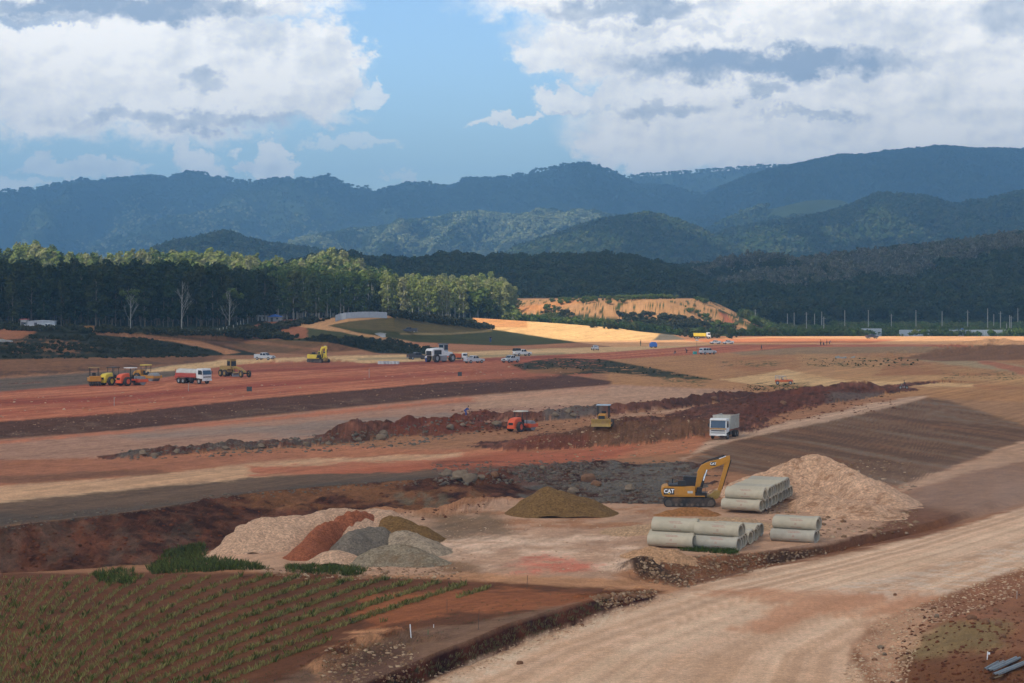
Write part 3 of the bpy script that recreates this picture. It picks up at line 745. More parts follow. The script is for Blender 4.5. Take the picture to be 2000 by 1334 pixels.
# ------------------------------------------------------------------ hills
def leafmat(name, c1, c2, c3, tr=.0, hv=.25, emit=None):
    """foliage; the colour varies from tree to tree and through the crown"""
    m, nt, b, out = newmat(name)
    oi = nt.nodes.new('ShaderNodeObjectInfo')
    n = ntex(nt, .55, 3, .6)
    c = nmix(nt, nramp(nt, n, .36, .64), c1, c2)
    c = nmix(nt, nramp(nt, oi.outputs['Random'], .3, 1, 0, 1), c, c3)
    geo = nt.nodes.new('ShaderNodeNewGeometry')
    pt = nramp(nt, geo.outputs['Random Per Island'], 0, 1, 1 - hv, 1 + hv)
    v = nt.nodes.new('ShaderNodeVectorMath'); v.operation = 'SCALE'
    nt.links.new(c, v.inputs[0]); nt.links.new(pt, v.inputs['Scale'])
    nt.links.new(v.outputs[0], b.inputs['Base Color'])
    b.inputs['Roughness'].default_value = .8; b.inputs['Specular IOR Level'].default_value = .1
    if tr:
        t = nt.nodes.new('ShaderNodeBsdfTranslucent'); nt.links.new(v.outputs[0], t.inputs[0])
        mx = nt.nodes.new('ShaderNodeMixShader'); mx.inputs[0].default_value = tr
        nt.links.new(b.outputs[0], mx.inputs[1]); nt.links.new(t.outputs[0], mx.inputs[2]); nt.links.new(mx.outputs[0], out.inputs[0])
    return m
M_HILL = plain('hill_soil', (.035, .05, .022), .95, scale=.02, var=.3, spec=.05)
M_BARK_P = plain('pale_bark', (.42, .40, .34), .9, scale=1.5, var=.25, spec=.05)
M_BARK_D = plain('grey_brown_bark', (.16, .135, .105), .9, scale=1.5, var=.3, spec=.05)
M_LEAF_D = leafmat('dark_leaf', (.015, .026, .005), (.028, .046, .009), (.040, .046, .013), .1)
M_LEAF_L = leafmat('yellow_green_leaf', (.16, .20, .045), (.25, .28, .075), (.27, .26, .12), .25)
M_LEAF_M = leafmat('mid_green_leaf', (.05, .085, .016), (.085, .125, .025), (.11, .12, .035), .2)
M_LEAF_B = leafmat('grey_brown_leaf', (.11, .105, .075), (.155, .145, .11), (.08, .09, .05), .1)
M_LEAF_F = leafmat('forest_leaf', (.026, .045, .013), (.05, .08, .02), (.08, .09, .032), .0)

def hill(name, crest, Yc, Yf, zf, label, treeh=12, bumps=.16, seed=1, nrow=70, back=.2, prof=.8):
    xs = np.arange(-260, 2261, 12.0)
    cx = [c[0] for c in crest]; cyv = [c[1] for c in crest]
    row = np.interp(xs, cx, cyv)
    zc = CAMZ + (HOR - row) * Yc / F - treeh
    # outside the crest line's own span the hill runs out
    edge = np.minimum(sstep(cx[0] - 120, cx[0], xs) if cx[0] > -200 else 1, (1 - sstep(cx[-1], cx[-1] + 120, xs)) if cx[-1] < 2200 else 1)
    zc = zf + (zc - zf) * edge
    t = np.concatenate([np.linspace(0, 1, nrow), np.linspace(1, 1 + back, 14)[1:]])[:, None]
    Y = Yf + (Yc - Yf) * t + 0 * xs[None]
    X = (xs[None] - 1000) / F * Y
    up = np.where(t <= 1, np.sin(np.clip(t, 0, 1) * math.pi / 2) ** (1 / prof) if prof != 1 else t, 1 - ((t - 1) / back) ** 2 * .8)
    Z = zf + (zc[None] - zf) * up
    H = float(np.max(zc) - zf)
    L = (Yc - Yf) * .35
    # spurs and gullies running down the slope
    w = fbm(X, Y * .5, L, 4, seed, .55)
    rg = 1 - 2 * np.abs(fbm(X + w * L * .6, Y * .35, L * .42, 4, seed + 5, .5)) * 2
    env = np.clip(np.sin(np.clip(t, 0, 1) * math.pi), 0, 1) * (1 - .75 * np.clip(t, 0, 1)) * 1.3 + .01
    Z = Z + H * bumps * env * (rg - .55) * edge[None] + H * bumps * .6 * env * w * edge[None]
    Z = np.where(t > 1, Z, Z)
    Z = Z - (1 - edge)[None] * (zf + 25) if not isinstance(edge, int) else Z
    Z[0] = zf - 6
    Z[0] -= 20
    me = mesh_grid(name, X, Y, Z, M_HILL, None, smooth=True)
    o = bpy.data.objects.new(name, me); link(o); tag(o, label, 'hill', kind='structure')
    return xs, t[:, 0], X, Y, Z
def hill_pts(H, n, rng, tmin=0, tmax=1.06, mask=None, pxr=(-60, 2060)):
    xs, t, X, Y, Z = H
    px = rng.uniform(pxr[0], pxr[1], n * 3); tt = rng.uniform(tmin, tmax, n * 3)
    # uniform over the ground rather than over the view
    i = np.clip(np.searchsorted(t, tt) - 1, 0, len(t) - 2); j = np.clip(((px - xs[0]) / 12).astype(int), 0, len(xs) - 2)
    fi = (tt - t[i]) / (t[i + 1] - t[i]); fj = (px - xs[j]) / 12
    def s(A): return (A[i, j] * (1 - fi) * (1 - fj) + A[i + 1, j] * fi * (1 - fj) + A[i, j + 1] * (1 - fi) * fj + A[i + 1, j + 1] * fi * fj)
    P = np.stack([s(X), s(Y), s(Z)], -1)
    row = HOR + F * (CAMZ - P[:, 2]) / P[:, 1]
    if mask is not None:
        k = mask(px, row, P); P = P[k]
    return P[:n]

rng = np.random.default_rng(7)
# ------------------------------------------------------------------ tree shapes
def leaf_cards(centres, radii, n, size, rng, squash=.8, up=.35, shell=.55):
    """n four-cornered leaf sprays spread through several clumps"""
    w = np.array(radii) ** 2; w = w / w.sum()
    k = rng.choice(len(radii), n, p=w)
    d = rng.normal(size=(n, 3)); d /= np.linalg.norm(d, axis=1)[:, None]
    r = np.array(radii)[k] * (shell + (1 - shell) * rng.random(n) ** .5)
    c = np.array(centres)[k] + d * r[:, None] * np.array([1, 1, squash])
    nrm = d + rng.normal(size=(n, 3)) * .7 + np.array([0, 0, up]); nrm /= np.linalg.norm(nrm, axis=1)[:, None]
    a = np.cross(nrm, rng.normal(size=(n, 3))); a /= np.linalg.norm(a, axis=1)[:, None]
    b = np.cross(nrm, a)
    s = size * (.6 + .8 * rng.random(n))[:, None]
    e = .75
    q = np.stack([c - a * s, c - b * s * e + a * s * .2, c + a * s, c + b * s * e - a * s * .1], 1)
    q[:, 1] -= nrm * s * .3; q[:, 3] -= nrm * s * .25
    return q.reshape(-1, 3)
def card_mesh(name, V, mat):
    me = bpy.data.meshes.new(name); n = len(V) // 4
    me.vertices.add(len(V)); me.vertices.foreach_set('co', V.astype(np.float32).ravel())
    me.loops.add(n * 4); me.loops.foreach_set('vertex_index', np.arange(n * 4, dtype=np.int32))
    me.polygons.add(n); me.polygons.foreach_set('loop_start', np.arange(n, dtype=np.int32) * 4)
    me.polygons.foreach_set('loop_total', np.full(n, 4, np.int32))
    me.update(calc_edges=True); me.materials.append(mat)
    return me
def tree_parts(h, cr, cbase, nclump, ncard, csize, mat, bark, seed, spread=1.0, trunk=.22, fine=True):
    """returns trunk mesh (with limbs) and crown mesh; base at the origin"""
    r = np.random.default_rng(seed)
    tb = MB()
    lean = r.normal(size=2) * .03 * h
    pts = [Vector((lean[0] * (k / 5) ** 2, lean[1] * (k / 5) ** 2, h * .86 * k / 5)) for k in range(6)]
    for k in range(5): tb.cyl(pts[k], pts[k + 1], trunk * (1 - k * .17), trunk * (1 - (k + 1) * .17), 6, cap=False)
    cs, rs = [], []
    for i in range(nclump):
        a = r.uniform(0, 2 * math.pi); f = (i + .5) / nclump
        zz = h * (cbase + (1 - cbase) * (f * .92))
        wid = cr * math.sin(min(1, .25 + f * .9) * math.pi * .78 + .25) * spread
        rad = cr * r.uniform(.32, .5)
        q = r.uniform(.25, 1.0)
        c = Vector((lean[0] + math.cos(a) * wid * q * .8, lean[1] + math.sin(a) * wid * q * .8, zz))
        cs.append(tuple(c)); rs.append(rad)
        st = Vector((lean[0] * .5, lean[1] * .5, min(zz * .78, h * .8)))
        mid = st.lerp(c, .5) + Vector((0, 0, .1 * h * .3))
        tb.cyl(st, mid, trunk * .38, trunk * .25, 4, cap=False); tb.cyl(mid, c, trunk * .25, trunk * .1, 4, cap=False)
    V = leaf_cards(cs, rs, ncard, csize, r)
    me = bpy.data.meshes.new('trunk'); me.from_pydata(tb.v, [], tb.f); me.materials.append(bark)
    return me, card_mesh('crown', V, mat)
def join_tree(name, tr, cr):
    """trunk and crown as one small mesh with two materials, for the far woods"""
    a = [v.co[:] for v in tr.vertices]; b = [v.co[:] for v in cr.vertices]
    f = [tuple(p.vertices) for p in tr.polygons]; n = len(a)
    f2 = [tuple(i + n for i in p.vertices) for p in cr.polygons]
    me = bpy.data.meshes.new(name); me.from_pydata(a + b, [], f + f2)
    me.materials.append(tr.materials[0]); me.materials.append(cr.materials[0])
    me.polygons.foreach_set('material_index', [0] * len(f) + [1] * len(f2))
    return bpy.data.objects.new(name, me)
def lump_tree(name, h, r_, mat, seed, n=110, cs=1.5):
    """far tree: clumped crown down to the ground line"""
    rr = np.random.default_rng(seed)
    cs_ = [(rr.normal() * r_ * .3, rr.normal() * r_ * .3, h * rr.uniform(.4, .85)) for _ in range(6)]
    V = leaf_cards(cs_, [r_ * rr.uniform(.45, .7) for _ in cs_], n, cs, rr, squash=.75, shell=.75)
    me = card_mesh(name, V, mat)
    return bpy.data.objects.new(name, me)
def forest(name, P, protos, rng, smin, smax, label):
    """a wood that reads as one mass: points carrying tree shapes"""
    me = bpy.data.meshes.new(name)
    me.vertices.add(len(P)); me.vertices.foreach_set('co', P.astype(np.float32).ravel())
    a = me.attributes.new('scl', 'FLOAT', 'POINT'); a.data.foreach_set('value', (rng.uniform(smin, smax, len(P)) * (1 + np.where(P[:, 1] > 2600, .15, .55) * fbm(P[:, 0], P[:, 1], 30, 3, 55))).astype(np.float32))
    a = me.attributes.new('rz', 'FLOAT', 'POINT'); a.data.foreach_set('value', rng.uniform(0, 6.28, len(P)).astype(np.float32))
    a = me.attributes.new('pick', 'INT', 'POINT'); a.data.foreach_set('value', rng.integers(0, len(protos), len(P)).astype(np.int32))
    o = bpy.data.objects.new(name, me); link(o); tag(o, label, 'forest', kind='stuff')
    ng = bpy.data.node_groups.new(name, 'GeometryNodeTree')
    ng.interface.new_socket('Geometry', in_out='INPUT', socket_type='NodeSocketGeometry')
    ng.interface.new_socket('Geometry', in_out='OUTPUT', socket_type='NodeSocketGeometry')
    N, L = ng.nodes, ng.links
    i = N.new('NodeGroupInput'); u = N.new('NodeGroupOutput')
    ip = N.new('GeometryNodeInstanceOnPoints'); gi = N.new('GeometryNodeGeometryToInstance')
    for p in reversed(protos):
        oi = N.new('GeometryNodeObjectInfo'); oi.inputs['Object'].default_value = p
        L.new(oi.outputs['Geometry'], gi.inputs[0])
    def at(nm, ty):
        n = N.new('GeometryNodeInputNamedAttribute'); n.data_type = ty; n.inputs['Name'].default_value = nm; return n.outputs[0]
    L.new(i.outputs[0], ip.inputs['Points']); L.new(gi.outputs[0], ip.inputs['Instance'])
    ip.inputs['Pick Instance'].default_value = True
    L.new(at('pick', 'INT'), ip.inputs['Instance Index'])
    cx = N.new('ShaderNodeCombineXYZ'); L.new(at('rz', 'FLOAT'), cx.inputs[2]); L.new(cx.outputs[0], ip.inputs['Rotation'])
    cs_ = N.new('ShaderNodeCombineXYZ'); sc = at('scl', 'FLOAT')
    for k in range(3): L.new(sc, cs_.inputs[k])
    L.new(cs_.outputs[0], ip.inputs['Scale'])
    L.new(ip.outputs[0], u.inputs[0])
    md = o.modifiers.new('wood', 'NODES'); md.node_group = ng
    return o
far_trees = [lump_tree('far_tree', 13, 5.5, M_LEAF_F, s, 70, 1.9) for s in (1, 2, 3)]
mid_trees = [lump_tree('mid_tree', 14, 5.0, M_LEAF_D, s, 260, 1.05) for s in (4, 5, 6)]
mid_brown = [join_tree('mid_brown', *tree_parts(15, 3.2, .45, 8, 120, .75, M_LEAF_B, M_BARK_P, s, trunk=.25)) for s in (7, 8, 9)]
mid_green = [lump_tree('mid_green', 13, 4.4, M_LEAF_M, s, 240, 1.0) for s in (10, 11)]
light_trees = [join_tree('light_tree', *tree_parts(17, 3.4, .35, 12, 420, .55, M_LEAF_L, M_BARK_P, s)) for s in (12, 13, 14)]
far_sunlit = [lump_tree('far_sunlit', 11, 5.0, leafmat('pale_sunlit_leaf', (.22, .25, .11), (.32, .32, .17), (.14, .18, .08)), s, 70, 1.8) for s in (15, 16)]  # leaf colour raised so these far trees read as sunlit

H9 = hill('mountain', [(-260, 395), (0, 380), (100, 370), (200, 355), (290, 344), (330, 352), (390, 344), (450, 358), (500, 362), (570, 349), (640, 349), (680, 372), (740, 380), (820, 364), (900, 358), (1000, 355), (1060, 340), (1145, 320), (1200, 340), (1260, 360), (1320, 378), (1500, 400), (2260, 420)], 9625, 6825, 0, 'blue forested ridge across the left and centre of the horizon', 21, .42, 3)
H10 = hill('mountain', [(1060, 400), (1200, 345), (1250, 337), (1400, 327), (1500, 319), (1600, 322), (1700, 330)], 10320, 9632, 0, 'farthest blue ridge behind the pointed middle peak', 20, .1, 5, 24)
H11 = hill('mountain', [(1200, 470), (1330, 400), (1400, 370), (1500, 345), (1600, 314), (1700, 300), (1800, 292), (1880, 288), (2000, 289), (2260, 280)], 8225, 6125, 0, 'blue forested ridge filling the right of the horizon', 21, .36, 7)
H8 = hill('hill', [(520, 500), (600, 466), (650, 455), (800, 432), (900, 418), (1050, 416), (1200, 418), (1300, 440), (1400, 470)], 6156, 4698, 0, 'pale sunlit wooded slope below the blue ridge in the middle', 16, .5, 9)
H7 = hill('hill', [(1340, 470), (1440, 420), (1500, 398), (1580, 380), (1640, 379), (1680, 395), (1750, 420)], 5214, 4582, 0, 'bright green hilltop behind the dark hill on the right', 15, .1, 11, 40)
H6 = hill('hill', [(1250, 505), (1350, 475), (1430, 450), (1500, 435), (1560, 430), (1650, 405), (1720, 378), (1800, 384), (1860, 402), (1920, 392), (2000, 372), (2260, 350)], 4292, 3108, 0, 'dark forested hill with a rounded top on the right', 17, .22, 13)
H5 = hill('hill', [(950, 512), (1010, 480), (1100, 450), (1180, 425), (1265, 411), (1330, 430), (1375, 450), (1460, 490)], 3692, 3053, 0, 'dark wooded hump in front of the middle peak', 17, .16, 15, 50)
H4 = hill('hill', [(260, 502), (320, 475), (440, 450), (480, 465), (560, 477), (640, 488), (740, 510)], 3311, 2760, 0, 'dark wooded hump behind the bright trees on the left', 16, .12, 17, 40)
H3 = hill('hill', [(1000, 530), (1200, 522), (1300, 520), (1400, 514), (1500, 500), (1600, 505), (1700, 494), (1850, 475), (2000, 458), (2260, 445)], 1900, 1150, 0, 'low brown and green plantation hill behind the utility poles', 13, .24, 19, 80, prof=1.1)
H2 = hill('hill', [(500, 525), (600, 500), (650, 490), (720, 500), (800, 508), (870, 493), (1000, 500), (1130, 495), (1200, 495), (1300, 515), (1400, 545), (1500, 582), (1560, 600)], 1500, 1100, 0, 'dark green wooded hill behind the cut sand hill', 14, .14, 21, 60)
H1 = hill('hill', [(-260, 470), (0, 478), (60, 482), (140, 492), (200, 499), (300, 492), (400, 497), (500, 500), (560, 508), (620, 502), (660, 502), (730, 522), (850, 565), (950, 600)], 1100, 850, 8, 'low hill of bright green plantation trees on the left', 16, .06, 23, 40)

nz = lambda P, s, seed: fbm(P[:, 0], P[:, 1], s, 3, seed)
forest('forest', hill_pts(H9, 24000, rng, .1), far_trees, rng, 0.88, 1.70, 'blue hazy forest covering the long left ridge')
forest('forest', hill_pts(H9, 5000, rng, 0, .6, mask=lambda px, r, P: (nz(P, 260, 6) > -.02) & (px < 640)), far_sunlit, rng, 1.0, 1.6, 'lower left ridge trees with sunlight put into a paler leaf colour')  # paler leaves stand in for a sunlit band
forest('forest', hill_pts(H10, 4200, rng, .5), far_trees, rng, 0.86, 1.86, 'thin line of hazy trees on the farthest ridge', )
forest('forest', hill_pts(H11, 15000, rng, .1, pxr=(1150, 2100)), far_trees, rng, 0.88, 1.76, 'blue hazy forest covering the right ridge')
forest('forest', hill_pts(H8, 5000, rng, 0, mask=lambda px, r, P: nz(P, 210, 5) < .02, pxr=(500, 1450)), far_trees, rng, 0.97, 1.62, 'green tree belts on the pale sunlit slope')
forest('forest', hill_pts(H8, 6000, rng, 0, mask=lambda px, r, P: nz(P, 210, 5) > -.06, pxr=(500, 1450)), far_sunlit, rng, 0.97, 1.54, 'pale plantation trees on the middle slope, sunlight added to their leaf colour')
forest('forest', hill_pts(H7, 900, rng, 0, mask=lambda px, r, P: (px < 1500) | (r > 430), pxr=(1330, 1780)), far_trees, rng, 1.11, 1.90, 'trees on the left shoulder of the bright green hilltop')
forest('forest', hill_pts(H6, 9000, rng, 0, pxr=(1200, 2100)), far_trees, rng, 0.89, 1.70, 'dark forest on the right hill')
forest('forest', hill_pts(H5, 3500, rng, 0, pxr=(900, 1520)), far_trees, rng, 0.85, 1.56, 'forest on the dark middle hump')
forest('forest', hill_pts(H4, 2400, rng, 0, pxr=(200, 800)), far_trees, rng, 0.83, 1.52, 'forest on the dark hump at the left')
brown = lambda P: nz(P, 150, 31) > .0
forest('forest', hill_pts(H3, 5200, rng, .02, mask=lambda px, r, P: brown(P) & (r < 585), pxr=(950, 2100)), mid_brown, rng, .7, 1.1, 'grey brown leafless plantation on the low right hill')
forest('forest', hill_pts(H3, 6500, rng, 0, mask=lambda px, r, P: ~brown(P) | (r > 560), pxr=(950, 2100)), mid_trees, rng, .55, .95, 'dark green trees on the low right hill')
forest('forest', hill_pts(H2, 5500, rng, 0, pxr=(450, 1600)), mid_trees, rng, .6, 1.05, 'dense dark green wood behind the cut sand hill')
forest('forest', hill_pts(H1, 1500, rng, .05, mask=lambda px, r, P: (nz(P, 60, 9) < .08) & (px > 30), pxr=(-60, 1000)), light_trees, rng, .5, 1.08, 'bright yellow green plantation on the low left hill')
forest('forest', hill_pts(H1, 650, rng, .05, mask=lambda px, r, P: (nz(P, 60, 9) > .02) | (px < 80) | (px > 520), pxr=(-60, 1000)), mid_green, rng, .6, 1.3, 'mid green trees scattered through the bright plantation')

# ------------------------------------------------------------------ woods on the plain
def plain_pts(poly, n, rng):
    """poly: (column, distance)"""
    P = [((c - 1000) / F * y, y) for c, y in poly]
    x0 = min(p[0] for p in P); x1 = max(p[0] for p in P); y0 = min(p[1] for p in P); y1 = max(p[1] for p in P)
    out = []
    while len(out) < n:
        X = rng.uniform(x0, x1, n * 3); Y = rng.uniform(y0, y1, n * 3)
        for x, y, k in zip(X, Y, inpoly(X, Y, P)):
            if k: out.append((x, y, ground_z(x, y)))
            if len(out) >= n: break
    return np.array(out)
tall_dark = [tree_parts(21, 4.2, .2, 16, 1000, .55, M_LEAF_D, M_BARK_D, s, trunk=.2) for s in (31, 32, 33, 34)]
tall_light = [tree_parts(19, 3.3, .22, 14, 800, .42, M_LEAF_L, M_BARK_P, s, trunk=.26) for s in (41, 42, 43, 44)]
mid_leafy = [tree_parts(19, 3.8, .2, 13, 800, .5, M_LEAF_M, M_BARK_P, s, trunk=.22) for s in (51, 52, 53)]
TP = {}
def tree_thing(kind, protos, i, loc, s, rz, label, group, name, cat='tree'):
    o = empty(name, loc, rz, label, cat, group); o.scale = (s, s, s)
    tr, cr = protos[i % len(protos)]
    for nm, me in (('trunk', tr), ('crown', cr)):
        link(bpy.data.objects.new(nm, me), o)
    return o
r2 = random.Random(5)
def edge_row(pts, n, kind, protos, s0, s1, jy, label, group, name):
    cs = [p[0] for p in pts]
    for k in range(n):
        c = cs[0] + (cs[-1] - cs[0]) * (k + r2.uniform(.1, .9)) / n
        y = float(np.interp(c, cs, [p[1] for p in pts])) + r2.uniform(0, jy)
        x = (c - 1000) / F * y
        tree_thing(kind, protos, r2.randrange(9), (x, y, ground_z(x, y) - .3), r2.uniform(s0, s1), r2.uniform(0, 6.28), label, group, name)
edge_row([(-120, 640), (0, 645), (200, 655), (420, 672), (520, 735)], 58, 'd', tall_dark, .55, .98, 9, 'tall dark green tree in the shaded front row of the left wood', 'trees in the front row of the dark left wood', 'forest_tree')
edge_row([(520, 748), (600, 775), (660, 820), (760, 850)], 26, 'm', mid_leafy, .85, 1.1, 16, 'mid green leafy tree behind the metal fence on the knoll', 'trees between the dark wood and the bright grove', 'forest_tree')
edge_row([(740, 838), (850, 850), (930, 880), (1010, 905)], 34, 'l', tall_light, .75, 1.05, 14, 'pale trunked yellow green tree at the edge of the sunlit grove', 'trees at the edge of the sunlit middle grove', 'grove_tree')
edge_row([(745, 866), (850, 878), (930, 905), (1000, 925)], 26, 'l', tall_light, .8, 1.1, 16, 'pale trunked yellow green tree at the edge of the sunlit grove', 'trees at the edge of the sunlit middle grove', 'grove_tree')
jd = [join_tree('wood_tree', a, b) for a, b in tall_dark]; jl = [join_tree('grove_tree', a, b) for a, b in tall_light]; jm = [join_tree('leafy_tree', a, b) for a, b in mid_leafy]
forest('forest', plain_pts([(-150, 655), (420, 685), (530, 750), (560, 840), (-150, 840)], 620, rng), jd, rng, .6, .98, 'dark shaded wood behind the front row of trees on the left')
forest('forest', plain_pts([(540, 790), (660, 840), (760, 880), (800, 960), (520, 960)], 330, rng), jm, rng, .8, 1.15, 'mid green wood between the dark wood and the bright grove')
forest('forest', plain_pts([(760, 895), (930, 925), (1000, 950), (940, 1040), (700, 1040)], 260, rng), jl, rng, .8, 1.1, 'bright yellow green grove behind its front trees')
# green scrub on the plain at the right and round the cut hill
scrub_a = [lump_tree('scrub', 4.0, 2.6, M_LEAF_M, s, 160, .55) for s in (61, 62)] + [lump_tree('scrub', 4.5, 2.8, M_LEAF_M, 63, 160, .6)]
Ps = plain_pts([(1010, 880), (1300, 862), (1330, 858), (2080, 868), (2120, 1150), (1380, 1150), (1420, 1000), (1380, 950), (1080, 950), (1000, 1000)], 2300, rng)
Ps = Ps[(Ps[:, 2] < 6.5)]
Ps = Ps[fbm(Ps[:, 0], Ps[:, 1], 40, 3, 77) > -.14]
forest('scrub', Ps, scrub_a, rng, .35, 1.0, 'green scrub on the plain beyond the bright end of the runway')
Pm = plain_pts([(1060, 930), (1440, 930), (1440, 1010), (1060, 1000)], 900, rng)
Pm = Pm[(fbm(Pm[:, 0], Pm[:, 1], 22, 3, 78) > .1)]
forest('scrub', Pm, scrub_a[:2], rng, .2, .55, 'small bushes dotted over the face of the cut sand hill')

# ------------------------------------------------------------------ unseen cloud sheet added to shade the site, holed where sun should fall
ALT = 1500.0
def up_point(px, Y, Z):
    t = (ALT - Z) / sd.z
    return ((px - 1000) / F * Y + sd.x * t, Y + sd.y * t)
gaps = []   # openings cut to let sun onto chosen ground: centre and radii on the sheet's plane
def gap(px, Y, Z, rx, ry): gaps.append(up_point(px, Y, Z) + (rx, ry))
gap(1190, 810, 4, 62, 62); gap(1060, 825, 6, 40, 45); gap(1330, 805, 2, 60, 52); gap(1480, 812, 2, 60, 38); gap(1640, 812, 2, 70, 40); gap(1820, 818, 2, 80, 46); gap(2030, 830, 2, 90, 60); gap(2200, 840, 2, 90, 70)
gap(1180, 980, 16, 60, 50); gap(1310, 960, 10, 45, 34)
gap(830, 905, 18, 42, 62); gap(920, 905, 18, 44, 62); gap(965, 930, 16, 40, 62); gap(720, 960, 16, 36, 50)
gap(420, 1000, 32, 75, 95); gap(200, 1000, 32, 95, 90); gap(40, 980, 34, 60, 70); gap(560, 1030, 30, 50, 70)
def far_gap(px, Y, Z, rx, ry, q): gap(px, Y * q, Z * q, rx * q, ry * q)
for a in ((620, 3400, 90, 200, 300), (800, 3500, 110, 230, 330), (1000, 3550, 120, 240, 330), (1160, 3450, 110, 170, 250)): far_gap(*a, 1.62)
for a in ((300, 4500, 140, 450, 330), (80, 4400, 130, 420, 280), (520, 4550, 140, 330, 240), (1235, 5350, 270, 90, 160)): far_gap(*a, 1.75)
far_gap(1450, 5900, 330, 200, 200, 1.72); far_gap(1570, 3200, 140, 150, 140, 1.58)
far_gap(1040, 2400, 60, 110, 150, 1.42); far_gap(1420, 2500, 70, 90, 200, 1.48); far_gap(1740, 2500, 60, 60, 90, 1.48)
def cloud_sheet():
    x = np.arange(-5400, 3300, 18.0); y = np.arange(-1500, 9300, 18.0)
    X, Y = np.meshgrid(x, y)
    wx = X + fbm(X, Y, 90, 4, 101) * 45; wy = Y + fbm(X, Y, 90, 4, 102) * 45
    d = np.full(X.shape, 9.0); dist = np.full(X.shape, 999.0)
    for (cx, cy_, rx, ry) in gaps:
        h_ = np.hypot((wx - cx) / rx, (wy - cy_) / ry)
        d = np.minimum(d, h_); dist = np.minimum(dist, (h_ - 1) * min(rx, ry))
    thick = np.clip((d - 1.0) * 6, 0, 1)
    e = np.minimum(np.minimum(X - x[0], x[-1] - X), np.minimum(Y - y[0], y[-1] - Y))
    thick *= np.clip(e / 400 + fbm(X, Y, 300, 4, 103), 0, 1)
    lum = 1 + fbm(X, Y, 260, 5, 104) * 1.4
    top = ALT + np.clip(np.clip(dist, 0, None) * .45 + 6, 0, 130) * thick * lum; bot = ALT - 12 * np.sqrt(thick) * (1 + fbm(X, Y, 150, 4, 105))
    idx = -np.ones(X.shape, int); m = thick > 0
    nv = m.sum()
    q = []
    core = m[:-1, :-1] & m[:-1, 1:] & m[1:, 1:] & m[1:, :-1]
    idx[m] = np.arange(nv)
    a = np.stack([idx[:-1, :-1][core], idx[:-1, 1:][core], idx[1:, 1:][core], idx[1:, :-1][core]], -1)
    V = np.concatenate([np.stack([X[m], Y[m], top[m]], -1), np.stack([X[m], Y[m], bot[m]], -1)])
    faces = a.tolist() + (a[:, ::-1] + nv).tolist()
    # rim
    from collections import Counter
    ed = Counter()
    for f in a.tolist():
        for i in range(4):
            u, v = f[i], f[(i + 1) % 4]
            ed[(u, v)] += 1
    for (u, v) in list(ed):
        if (v, u) not in ed: faces.append((v, u, u + nv, v + nv))
    me = bpy.data.meshes.new('cloud_gobo'); me.from_pydata(V.tolist(), [], faces)
    me.polygons.foreach_set('use_smooth', [True] * len(me.polygons))
    m_, nt, b, out = newmat('cloud')  # half-clear material, so the added sheet only dims the sun
    tr = nt.nodes.new('ShaderNodeBsdfTransparent'); df = nt.nodes.new('ShaderNodeBsdfDiffuse'); mx = nt.nodes.new('ShaderNodeMixShader')
    df.inputs[0].default_value = (.9, .9, .9, 1); tr.inputs[0].default_value = (1, 1, 1, 1); mx.inputs[0].default_value = CLOUD_OPACITY
    nt.links.new(tr.outputs[0], mx.inputs[1]); nt.links.new(df.outputs[0], mx.inputs[2]); nt.links.new(mx.outputs[0], out.inputs[0])
    nt.nodes.remove(b)
    me.materials.append(m_)
    o = bpy.data.objects.new('cloud_gobo', me); link(o); tag(o, 'unseen cloud sheet added over the site, holed to shape sun and shade', 'cloud_gobo', kind='structure')
CLOUD_OPACITY = .54
cloud_sheet()
# ------------------------------------------------------------------ air
def haze():
    b = MB(); b.box(0, 5900, -32, 18400, 12400, 752)
    m = bpy.data.materials.new('haze'); m.use_nodes = True; nt = m.node_tree; nt.nodes.clear()
    out = nt.nodes.new('ShaderNodeOutputMaterial'); v = nt.nodes.new('ShaderNodeVolumePrincipled')
    v.inputs['Color'].default_value = (.30, .62, 1.0, 1); v.inputs['Density'].default_value = HAZE; v.inputs['Anisotropy'].default_value = .2
    nt.links.new(v.outputs[0], out.inputs['Volume'])
    o = b.build('haze', m); tag(o, 'pale blue air between the site and the mountains', 'haze', kind='stuff')
HAZE = .00014
haze()

# ------------------------------------------------------------------ heaps of gravel and soil
def gravel_mat(name, col, pebble=7.0, var=.35, c2=None, t2=(.5, .7)):
    m, nt, b, out = newmat(name)
    n = ntex(nt, pebble, 3, .75); n2 = ntex(nt, .8, 5, .65)
    tc = nt.nodes.new('ShaderNodeTexCoord'); vo = nt.nodes.new('ShaderNodeTexVoronoi'); vo.inputs['Scale'].default_value = pebble * .9
    nt.links.new(tc.outputs['Object'], vo.inputs['Vector'])
    c = nmix(nt, nramp(nt, n, .3, .7), tuple(v * (1 - var) for v in col), tuple(min(.85, v * (1 + var)) for v in col))
    c = nmix(nt, nramp(nt, n2, .3, .7, .0, .45), c, tuple(v * .62 for v in col))
    if c2: c = nmix(nt, nramp(nt, n2, t2[0], t2[1]), c, c2)
    sp = nt.nodes.new('ShaderNodeSeparateColor'); nt.links.new(vo.outputs['Color'], sp.inputs[0])
    v = nt.nodes.new('ShaderNodeVectorMath'); v.operation = 'SCALE'
    nt.links.new(c, v.inputs[0]); nt.links.new(nramp(nt, sp.outputs[0], 0, 1, .75, 1.25), v.inputs['Scale'])
    nt.links.new(v.outputs[0], b.inputs['Base Color']); b.inputs['Roughness'].default_value = .95; b.inputs['Specular IOR Level'].default_value = .08
    nbump(nt, b, n, .15, .9)
    return m
G_PINK = gravel_mat('pink_gravel', alb((190, 154, 134)))
G_TAN = gravel_mat('tan_gravel', alb((178, 138, 110)))
G_RED = gravel_mat('red_soil_heap', alb((146, 86, 64)))
G_GREY = gravel_mat('dark_grey_gravel', alb((112, 102, 96)))
